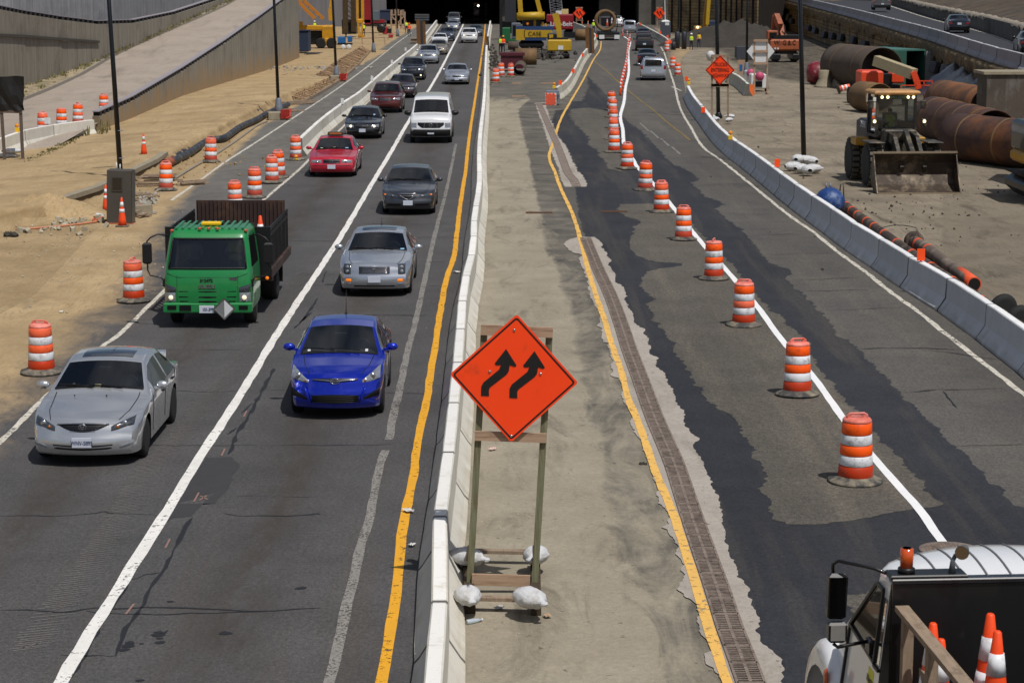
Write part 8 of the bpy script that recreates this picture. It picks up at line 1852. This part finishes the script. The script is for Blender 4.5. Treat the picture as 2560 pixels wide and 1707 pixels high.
framesign('far orange diamond sign with two arrows beside the red crane body', 1448, 18, 50, 72, 7, 0, rot=1); framesign('far orange diamond sign with two arrows above the portable toilet', 1649, 18, 50, 84, 6, 0, rot=1)
framesign('white sign back on a pine frame in front of the orange excavator', 1902, 100, 158, 236, 16, 0, back=True)
t = TH('covered_sign', 'sign wrapped in black sheet on wooden posts at the left edge', 'covered sign', 28, 405); Y = ORG.y; rs = [[Q(-20+(8+68*1.)*i/6, y, Y-.12)-ORG+Vector((random.uniform(-.03, .03), random.uniform(-.05, .05), random.uniform(-.02, .02))) for i in range(7)] for y in (192, 215, 240, 262, 277)]; MB().grid(rs, False).grid([[p+Vector((0, .2, 0)) for p in r_] for r_ in rs], False).build('black_cover', M('black_sheet', '#050507', .6), t)
mgw = M('grey_wood', '#5b5047', .9, var=.2); bm_(t, 'post', mgw, Y, [(12, 405), (3, 270)], .12); bm_(t, 'post', mgw, Y, [(57, 400), (51, 270)], .12); bm_(t, 'cross_board', mgw, Y-.05, [(-10, 279), (55, 280)], .08, .12); bm_(t, 'skid', mgw, Y-.3, [(-5, 406), (60, 401)], .12)
for i, (x, l) in enumerate([(22, 'white sandbag under the black covered sign'), (34, 'pale sandbag on top at the foot of the black covered sign')]): p = P(x, 399); sandbag(Vector((p.x, p.y, .05+.2*i)), .1, l, 1., .5, .24, group='sandbags of the covered sign', seed=50+i)
# white pumps / light units
for i, (x0, x1, y0, y1, l) in enumerate([(1878, 1916, 186, 222, 'front white trailer pump with pink fan on wheels behind the octagonal sign'), (1866, 1884, 178, 206, 'rear white pump unit partly behind the front one')]):
    t = TH('trailer_pump', l, 'pump', (x0+x1)/2, y1+8, 'white trailer pumps'); Y = ORG.y; fb_(t, 'housing', mWhP, (x0, y0, x1, y1, Y, 1.6, .06)); fb_(t, 'radiator_grille', mGrl, (x0+10, y0+18, x1-10, y1-4, Y-.03, .05)); MB().lathe([(.001, -.2), (.3, -.18), (.3, .1)], 14, q((x0+x1)/2+2, y0+5, Y-.1), 'Y').build('fan', M('pink_fan', '#b5466a', .6), t); wheel(t, q(x1+2, y1, Y).x, .5, .33, .2)
t = TH('road_plate_stack', 'blue marked pale wooden board leaning behind the yard barrier', 'board', 1852, 186); fb_(t, 'board', mWp, (1844, 150, 1862, 186, ORG.y, .1)); fb_(t, 'blue_mark', mBlu, (1849, 162, 1856, 178, ORG.y-.02, .02)); t = TH('grey_skip', 'dark grey steel box behind the octagonal sign and lamp post', 'skip', 1866, 150); fb_(t, 'box', M('skip_grey', '#3b3e47', .7), (1842, 118, 1892, 147, ORG.y, 2.))
t = TH('barrier_end_cap', 'orange plastic sheet on the end of the yard barrier', 'barrier cover', 1874, 240); fb_(t, 'orange_cover', M('cover_orange', '#e06a2a', .7, var=.2), (1866, 212, 1886, 239, ORG.y-.05, .1)); t = TH('white_bag', 'white bulk bag beside the lamp post above the trucks entering sign', 'bag', 1776, 152); MB().ball((0, 0, .45), .42, 1, 1, 1.1).build('bag', mBag, t)
# striped end board + crash cushion
t = TH('end_barricade', 'orange and white striped end board at the start of the short curved barrier', 'barricade', 1377, 264); Y = ORG.y; fb_(t, 'board', mWhP, (1363, 233, 1391, 263, Y, .05)); mb = MB(); a, b = Q(1363, 263, Y-.03)-ORG, Q(1391, 233, Y-.03)-ORG; w2, h2 = b.x-a.x, b.z-a.z
for k in range(-3, 4):
    c = k*.3*w2+.05; x0, x1 = max(.03, c), min(w2-.03, c+h2)
    if x1-x0 > .06: mb.beam((a.x+x0, a.y, a.z+h2-(x0-c)), (a.x+x1, a.y, a.z+h2-(x1-c)), .02, .13*w2)
mb.build('orange_stripes', mOr, t); fb_(t, 'cushion_frame', mPb, (1366, 228, 1398, 238, Y+.1, 1.2), (1394, 236, 1400, 258, Y+.2, 1.1)); 
# sheet piles
def piles(label, cx, y0, y1, wd, Y, mat=None, n=3):
    t = TH('sheet_piles', label, 'sheet piles', cx, 0, Y=Y); mt = [M('pile_rust', '#6b4a2a', .9, .1, .3, 2), M('pile_dark', '#2c2a2c', .7)]
    for k in range(n): x = cx-wd/2+wd*(k+.5)/n; MB().beam(q(x+1, y1, Y+k*.1), q(x-1.5, y0+k*2, Y+k*.1), wd/n/S(120)*1.2*2.2/2, .25).build('pile', mt[k % 2], t)
piles('rust and grey steel sheet piles leaning on the left shoulder barrier', 1053, 50, 112, 20, 226); piles('rust and black sheet piles standing at the work zone barrier', 1475, 68, 134, 18, 212); piles('rusty sheet piles at the median barrier beside the far lanes', 1219, 90, 128, 7, 222, n=2)
# --- centre work zone
def bigp(label, x0, y0, x1, y1, Y, mat=mRs2): # pipe lying across: axis along x
    t = TH('steel_pipe', label, 'large steel pipe', (x0+x1)/2, 0, Y=Y); a, b = q(x0, y1, Y), q(x1, y0, Y); r_ = (b.z-a.z)/2; rows = []
    for rr, xs in ((r_, (a.x, (a.x+b.x)/2, b.x)), (r_*.94, (b.x, a.x))):
        for x in xs: rows.append([Vector((x, r_+rr*cos(2*pi*j/28), (a.z+b.z)/2+rr*sin(2*pi*j/28))) for j in range(29)])
    MB().grid(rows+[rows[0]], True).build('pipe_shell', mat, t); return t
bigp('brown pipe section behind the maroon skip', 1288, 122, 1342, 164, 186); bigp('far brown pipe beside the black crane tracks', 1438, 74, 1466, 102, 262); bigpipe('small open pipe end right of the maroon skip', XZ(171, 1298, 0), 171, XZ(178, 1302, 0), 178, .47, MATS['grey_brown_pipe']); bigp('grey pipe piece left of the brown pipe section', 1270, 104, 1296, 126, 214, MATS['grey_brown_pipe'])
t = TH('maroon_skip', 'maroon steel skip standing behind three drums', 'skip', 1280, 180); Y = ORG.y; fb_(t, 'box', mMar, (1252, 140, 1308, 172, Y, 2.)); fb_(t, 'rim', mMar, (1248, 133, 1312, 140, Y-.1, 2.3))
t = TH('excavator', 'small yellow excavator seen from behind in the centre work zone', 'excavator', 1400, 148); Y = ORG.y; fb_(t, 'counterweight', mYc, (1370, 100, 1429, 129, Y, 2., .12)); fb_(t, 'rear_panel', mWhP, (1395, 115, 1408, 125, Y-.04, .05)); fb_(t, 'track', mBlk, (1372, 129, 1386, 148, Y+.1, 3.6, .25), (1408, 129, 1424, 148, Y+.1, 3.6, .25)); fb_(t, 'cab', mBlk, (1369, 84, 1392, 101, Y+1, 1.5, .08)); fb_(t, 'cab_window', mYc, (1373, 87, 1383, 96, Y+.95, .06)); bm_(t, 'boom', mYc, Y+1.5, [(1400, 102), (1396, 66), (1388, 34)], .5, .6); fb_(t, 'deck', mBlk, (1378, 95, 1420, 101, Y+.5, 1.5))
t = TH('crawler_crane', 'blue and yellow crawler crane with tall yellow frame in the centre work zone', 'crane', 1330, 130); Y = ORG.y+4; mBc = M('case_blue', '#1c3a66', .5, var=.12); fb_(t, 'side_house', mYc, (1290, 74, 1312, 101, Y, 3), (1310, 76, 1380, 94, Y, 3)); fb_(t, 'blue_roof', mBc, (1291, 67, 1383, 77, Y+.05, 3)); fb_(t, 'blue_sill', mBc, (1310, 93, 1366, 102, Y+.05, 3)); fb_(t, 'crawler', mBlk, (1297, 102, 1360, 122, Y+.2, 3, .3)); text('side_letters', 'CASE', .62, mBlk, t, q(1337, 85.5, Y-.05), (pi/2, 0, 0), .004)
bm_(t, 'frame_leg', mYc, Y+1, [(1302, 36), (1299, -12)], .5); bm_(t, 'frame_leg', mYc, Y+1, [(1352, 36), (1340, -12)], .45); MB().tube([q(1294, 42, Y+.8), q(1361, 40, Y+.8)], .42, 14).build('winch_drum', mYc, t); fb_(t, 'drum_end', mYc, (1292, 33, 1300, 50, Y+.5, .8), (1353, 31, 1362, 48, Y+.5, .8)); fb_(t, 'strut', mYm, (1334, 46, 1340, 70, Y+1, .5), (1354, 56, 1359, 70, Y+1, .5), (1362, 60, 1367, 70, Y+1, .5)); fb_(t, 'engine', mBlk, (1306, 46, 1352, 68, Y+1.4, 2)); MB().ball(q(1319, 60, Y+1.2), .13).build('orange_lamp', mAmL, t)
t = TH('lattice_crane', 'red lattice boom crane body with white lettering', 'crane', 1405, 96); Y = ORG.y; fb_(t, 'house', mRdm, (1367, 37, 1434, 57, Y, 3, .1), (1376, 56, 1434, 75, Y, 3, .15)); fb_(t, 'cab', M('cab_cream', '#c7b07a', .6), (1404, 24, 1421, 36, Y+.4, 2)); fb_(t, 'roof_unit', mWhP, (1390, 28, 1404, 36, Y+.4, 1.5)); fb_(t, 'crawler', mBlk, (1410, 75, 1440, 100, Y+.2, 3, .3)); text('side_letters', 'Link-Belt', .78, mWhP, t, q(1403, 61, Y-.04), (pi/2, 0, 0), .004, bold=.01)
mLa = M('lattice_grey', '#77787d', .5, .3)
def lattice(t, a, b, Y, w_, mat, n=9):
    mb = MB(); A, B = q(*a, Y), q(*b, Y); d = (B-A); s_ = Vector((w_, 0, 0)); k_ = Vector((0, w_, 0))
    for o in (s_, -s_, s_+k_*2, -s_+k_*2): mb.beam(A+o, B+o, .09, .09)
    for i in range(n): p, r_ = A+d*i/n, A+d*(i+1)/n; mb.beam(p+s_, r_-s_, .05, .05); mb.beam(p-s_, r_+s_, .05, .05); mb.beam(p+s_+k_*2, r_-s_+k_*2, .05, .05)
    mb.build('lattice_boom', mat, t)
lattice(t, (1393, 40), (1384, -40), Y+1.5, .75, mLa, 12)
t = TH('drill_mast', 'dark tall drilling mast with grey skin left of the yellow frame', 'drill rig', 1270, 100); Y = ORG.y; fb_(t, 'mast', M('mast_dark', '#25272d', .6, var=.2), (1262, -20, 1290, 56, Y, 1.6)); fb_(t, 'mast_rail', mBlk, (1249, -20, 1256, 98, Y+.3, .5)); fb_(t, 'base', mBlk, (1250, 54, 1292, 84, Y+.5, 2)); t = TH('green_machine', 'green compressor beside the two workers at the dark mast', 'compressor', 1268, 112); fb_(t, 'housing', mGrM, (1256, 70, 1276, 106, ORG.y, 1.8, .08)); fb_(t, 'skid', mGrM, (1254, 100, 1292, 108, ORG.y+.2, 2)); t = TH('crane_cab', 'pale grey crane cabin right of the green compressor', 'cabin', 1288, 110); fb_(t, 'cabin', M('cab_grey', '#5b6068', .5), (1279, 58, 1302, 98, ORG.y+1, 1.6, .08)); fb_(t, 'cabin_window', mGrl, (1282, 64, 1290, 90, ORG.y+.95, .08))
tag(rocks('debris', 1345, 140, 160, 38, 7, .1, .55, M('dark_debris', '#3b3630', .95, var=.4), 0, 61), 'dark clods and scrap around the machines in the centre work zone', 'debris'); tag(rocks('debris', 1232, 155, 90, 9, 22, .05, .3, M('dark_debris', '#333')if False else MATS['dark_debris'], 0, 62), 'dark scrap along the median barrier by the skip', 'debris')
for i, (x0, y, x1, l) in enumerate([(1280, 209, 1304, 'short wooden plank lying left in the centre zone'), (1352, 208, 1390, 'wooden plank lying near the striped end board'), (1280, 241, 1315, 'wooden plank lying left below the maroon skip'), (1280, 256-83, 1290, 'stub of plank beside the drums')]): a, b = P(x0, y, .06), P(x1, y, .06); tag(MB().beam(a, b, .16, .1).build('plank', mWp), l, 'plank')
# flatbed with steel ring
t = TH('flatbed_truck', 'flatbed trailer seen from behind, loaded with a big steel ring', 'truck', 1523, 102); Y = ORG.y; fb_(t, 'deck', mBlk, (1494, 82, 1549, 90, Y, 9)); fb_(t, 'rear_bumper', M('dark_steel', '#3a3028', .6), (1495, 88, 1549, 94, Y-.05, .4)); fb_(t, 'mud_flap', mWhP, (1498, 88, 1511, 98, Y-.12, .04)); fb_(t, 'mud_flap', mWhP, (1536, 88, 1549, 98, Y-.12, .04)); fb_(t, 'tractor_cab', M('cab_dark', '#14161b', .4), (1503, 42, 1528, 66, Y+11, 2.5, .15))
for x in (1499, 1545): wheel(t, q(x, 90, Y).x+.1*(1 if x < 1520 else -1), .8, .5, .5)
t2 = TH('steel_ring', 'rusty steel ring with orange cone inside standing on the flatbed', 'steel ring', 1520, 102); Y = ORG.y+3
for cx, cy, r_, m_, nm in ((1511, 52, 28, mRs2, 'ring_shell'),): 
    c = q(cx+3, cy, Y); R1 = r_/S(102)*.98; rows = [[c+Vector((rr*cos(2*pi*j/36), dy, rr*sin(2*pi*j/36))) for j in range(37)] for rr, dy in ((R1, 0), (R1, 2.2), (R1*.72, 2.2), (R1*.72, 0), (R1, 0))]; MB().grid(rows, True).build(nm, m_, t2)
c = q(1534, 60, Y+1.5); R1 = 30/S(102); rows = [[c+Vector((rr*.35*cos(2*pi*j/36), dy, rr*sin(2*pi*j/36))) for j in range(37)] for rr, dy in ((R1, 0), (R1, .5), (R1*.85, .5), (R1*.85, 0), (R1, 0))]; MB().grid(rows, True).build('dark_ring', mBlk, t2); cone_at(Q(1518, 66, Y+.3), 'small orange cone standing inside the steel ring on the flatbed')
# --- left background plant
t = TH('telehandler', 'yellow telehandler with boom pointing left by the end of the retaining wall', 'telehandler', 800, 122); Y = ORG.y; fb_(t, 'boom', mYm, (738, 64, 812, 77, Y+.6, .7, .08)); fb_(t, 'body', mYm, (806, 64, 834, 108, Y+.3, 2.2, .15), (812, 96, 834, 113, Y, 2.2, .1)); fb_(t, 'cab', mBlk, (772, 78, 806, 104, Y+1, 1.6, .1)); fb_(t, 'chassis', mBlk, (770, 102, 834, 112, Y+.4, 1.8)); fb_(t, 'boom_head', mYm, (748, 55, 756, 66, Y+.6, .6))
for x in (802, 828): wheel(t, q(x, 110, Y).x, .2, .58, .45, rim=mYm, side=-1).rotation_euler[2] = pi/2
for l, nm, x0, y0, x1, y1, gy_, mt, d_ in [('dark navy steel skip beside the telehandler', 'navy_skip', 746, 78, 770, 130, 134, mNav, 3), ('grey blue shipping container under the far deck', 'shipping_container', 949, 28, 978, 52, 70, mNav, 6), ('small tan plank heap behind the far barrier', 'plank_heap', 1027, 98, 1041, 108, 110, mWood, 2)]: t = TH(nm, l, nm.split('_')[-1], (x0+x1)/2, gy_); fb_(t, 'box', mt, (x0, y0, x1, y1, ORG.y, d_, .05)); fb_(t, 'rim', mt, (x0-1, y0-1.5, x1+1, y0, ORG.y-.1, d_+.2))
t = TH('generator_trailer', 'blue generator trailer with white wheels by the yellow mast', 'generator', 862, 124); Y = ORG.y; fb_(t, 'housing', mBlu, (844, 93, 862, 109, Y, 1.4, .05), (869, 91, 879, 106, Y+.2, 1.2, .05)); fb_(t, 'frame', mBlk, (843, 109, 880, 113, Y, 1.2))
for x in (858, 872): MB().lathe([(.001, -.1), (.2, -.08), (.26, -.05), (.26, .1)], 16, q(x, 118, Y), 'Y').build('wheel', mWhP, t)
t = TH('drill_rig', 'tall yellow drill mast with pointed foot between the lamp posts', 'drill rig', 900, 98); Y = ORG.y; fb_(t, 'mast_rail', mYm, (891, -15, 896, 56, Y, .5), (903, -15, 909, 56, Y, .5)); fb_(t, 'mast_core', M('mast_black', '#1d1a14', .6), (896, -15, 903, 50, Y+.2, .3)); fb_(t, 'crosshead', mYm, (893, 48, 908, 60, Y-.1, .6, .1)); bm_(t, 'foot_leg', mYm, Y, [(895, 58), (899, 92)], .22); bm_(t, 'foot_leg', mYm, Y, [(907, 58), (903, 92)], .22); fb_(t, 'foot', mYm, (895, 88, 910, 95, Y, .6))
t = TH('drill_rig', 'dark brown drilling rig mast left of the yellow one', 'drill rig', 874, 98); Y = ORG.y+6; mBm = M('mast_brown', '#3f2f14', .7, var=.35, scale=2); fb_(t, 'mast', mBm, (857, -15, 868, 84, Y, 1), (878, -15, 888, 80, Y+1, 1)); fb_(t, 'house', mBlk, (855, 50, 890, 86, Y+1.5, 3)); lattice(t, (873, 60), (868, -15), Y+.5, .4, mBm, 6); bm_(t, 'bucket_arm', mYm, Y-1, [(833, -12), (826, 28), (827, 52)], .5)
t = TH('crawler_crane', 'dark red crane with hoses right of the yellow mast', 'crane', 920, 84); Y = ORG.y; fb_(t, 'mast', mRdm, (911, -12, 926, 62, Y+1, 1.5)); fb_(t, 'house', mRdm, (908, 50, 960, 58, Y+1, 2.5)); fb_(t, 'cab', M('cab_bluegrey', '#56616c', .4), (934, 28, 948, 52, Y+.9, 1.8, .05)); fb_(t, 'crawler', mBlk, (910, 58, 960, 66, Y+1, 3, .2))
t = TH('lattice_crane', 'orange lattice boom slanting down behind the telehandler', 'crane', 790, 100); Y = ORG.y+8
mOb = M('boom_orange', '#b0701a', .6); bm_(t, 'boom_chord', mOb, Y, [(742, -2), (764, 24), (787, 47)], .42); bm_(t, 'boom_chord', mOb, Y+1.5, [(752, -4), (776, 18), (808, 48)], .42); mb = MB()
for f in (.15, .4, .65, .88): mb.beam(q(742+45*f, -2+49*f, Y), q(752+56*f, -4+52*f, Y+1.5), .1, .1)
mb.build('boom_lacing', mPb, t)
t = TH('timber_scaffold', 'pale timber formwork scaffold near the tunnel mouth', 'scaffold', 995, 82); Y = ORG.y; mb = MB()
for a, b in (((978,78),(978,28)),((1012,76),(1012,30)),((990,74),(990,26)),((1002,74),(1002,26)),((978,38),(1012,38)),((978,40),(993,56)),((1011,40),(996,56)),((995,56),(1010,74)),((978,64),(1012,64))): mb.beam(q(*a, Y), q(*b, Y), .2, .15)
mb.build('frame', mWp, t); fb_(t, 'boarding', mWood, (976, 25, 982, 36, Y+.4, .1), (986, 24, 998, 36, Y+.4, .1), (1003, 25, 1010, 36, Y+.4, .1))
t = TH('compressor', 'small red compressor on the ground by the timber scaffold', 'compressor', 968, 96); Y = ORG.y; fb_(t, 'housing', M('comp_red', '#9c1a1e', .5), (956, 68, 968, 86, Y, 1.2, .08), (970, 84, 982, 95, Y-.5, .8, .06)); fb_(t, 'engine', mBlk, (968, 72, 978, 84, Y, 1)); MB().lathe([(.2, -.1), (.55, -.1), (.55, .1), (.2, .1)], 18, q(953, 72, Y), 'Y').build('hose_reel', mBlk, t)
t = TH('trestle_fence', 'low pale timber trestles along the far edge of the trench', 'trestle', 930, 112); Y = ORG.y; mb = MB()
for a, b in (((904,97),(962,94)),((904,97),(908,118)),((930,96),(934,112)),((960,94),(963,112)),((946,88),(992,86)),((972,86),(970,100))): mb.beam(q(*a, Y), q(*b, Y), .12, .1)
mb.build('frame', mWp, t)
t = TH('barricade_board', 'white slatted barricade board left of the tunnel mouth', 'barricade', 1055, 62); Y = ORG.y+5
for k in range(3): fb_(t, 'board', mWhP, (1037, 36+k*6, 1073, 40+k*6, Y, .1))
bm_(t, 'post', mPb, Y+.2, [(1042, 60), (1042, 36)], .12); bm_(t, 'post', mPb, Y+.2, [(1068, 60), (1068, 36)], .12)
t = TH('site_hut', 'white flapping sheet hung high above the dirt slope at right', 'sheet', 1690, 0, Y=330); mb = MB(); mb.add([q(1672, -14, 330), q(1730, -10, 330), q(1722, 4, 329), q(1694, 24, 328.5), q(1684, 18, 329)], [(0, 1, 2, 3, 4)]); mb.add([q(1672, -14, 330.3), q(1730, -10, 330.3), q(1722, 4, 329.3), q(1694, 24, 328.8), q(1684, 18, 329.3)], [(0, 1, 2, 3, 4)]); mb.build('sheet', mWhP, t)
lumber(783, 137, 'dark scrap metal lying by the navy skip', 5, 1.6, .2, .3, seed=13, mat=M('scrap_grey', '#4b4a4a', .8)); lumber(730, 190, 'orange brown planks leaning near the long retaining wall', 3, 1.4, 1.2, .2, seed=14, mat=mWp)
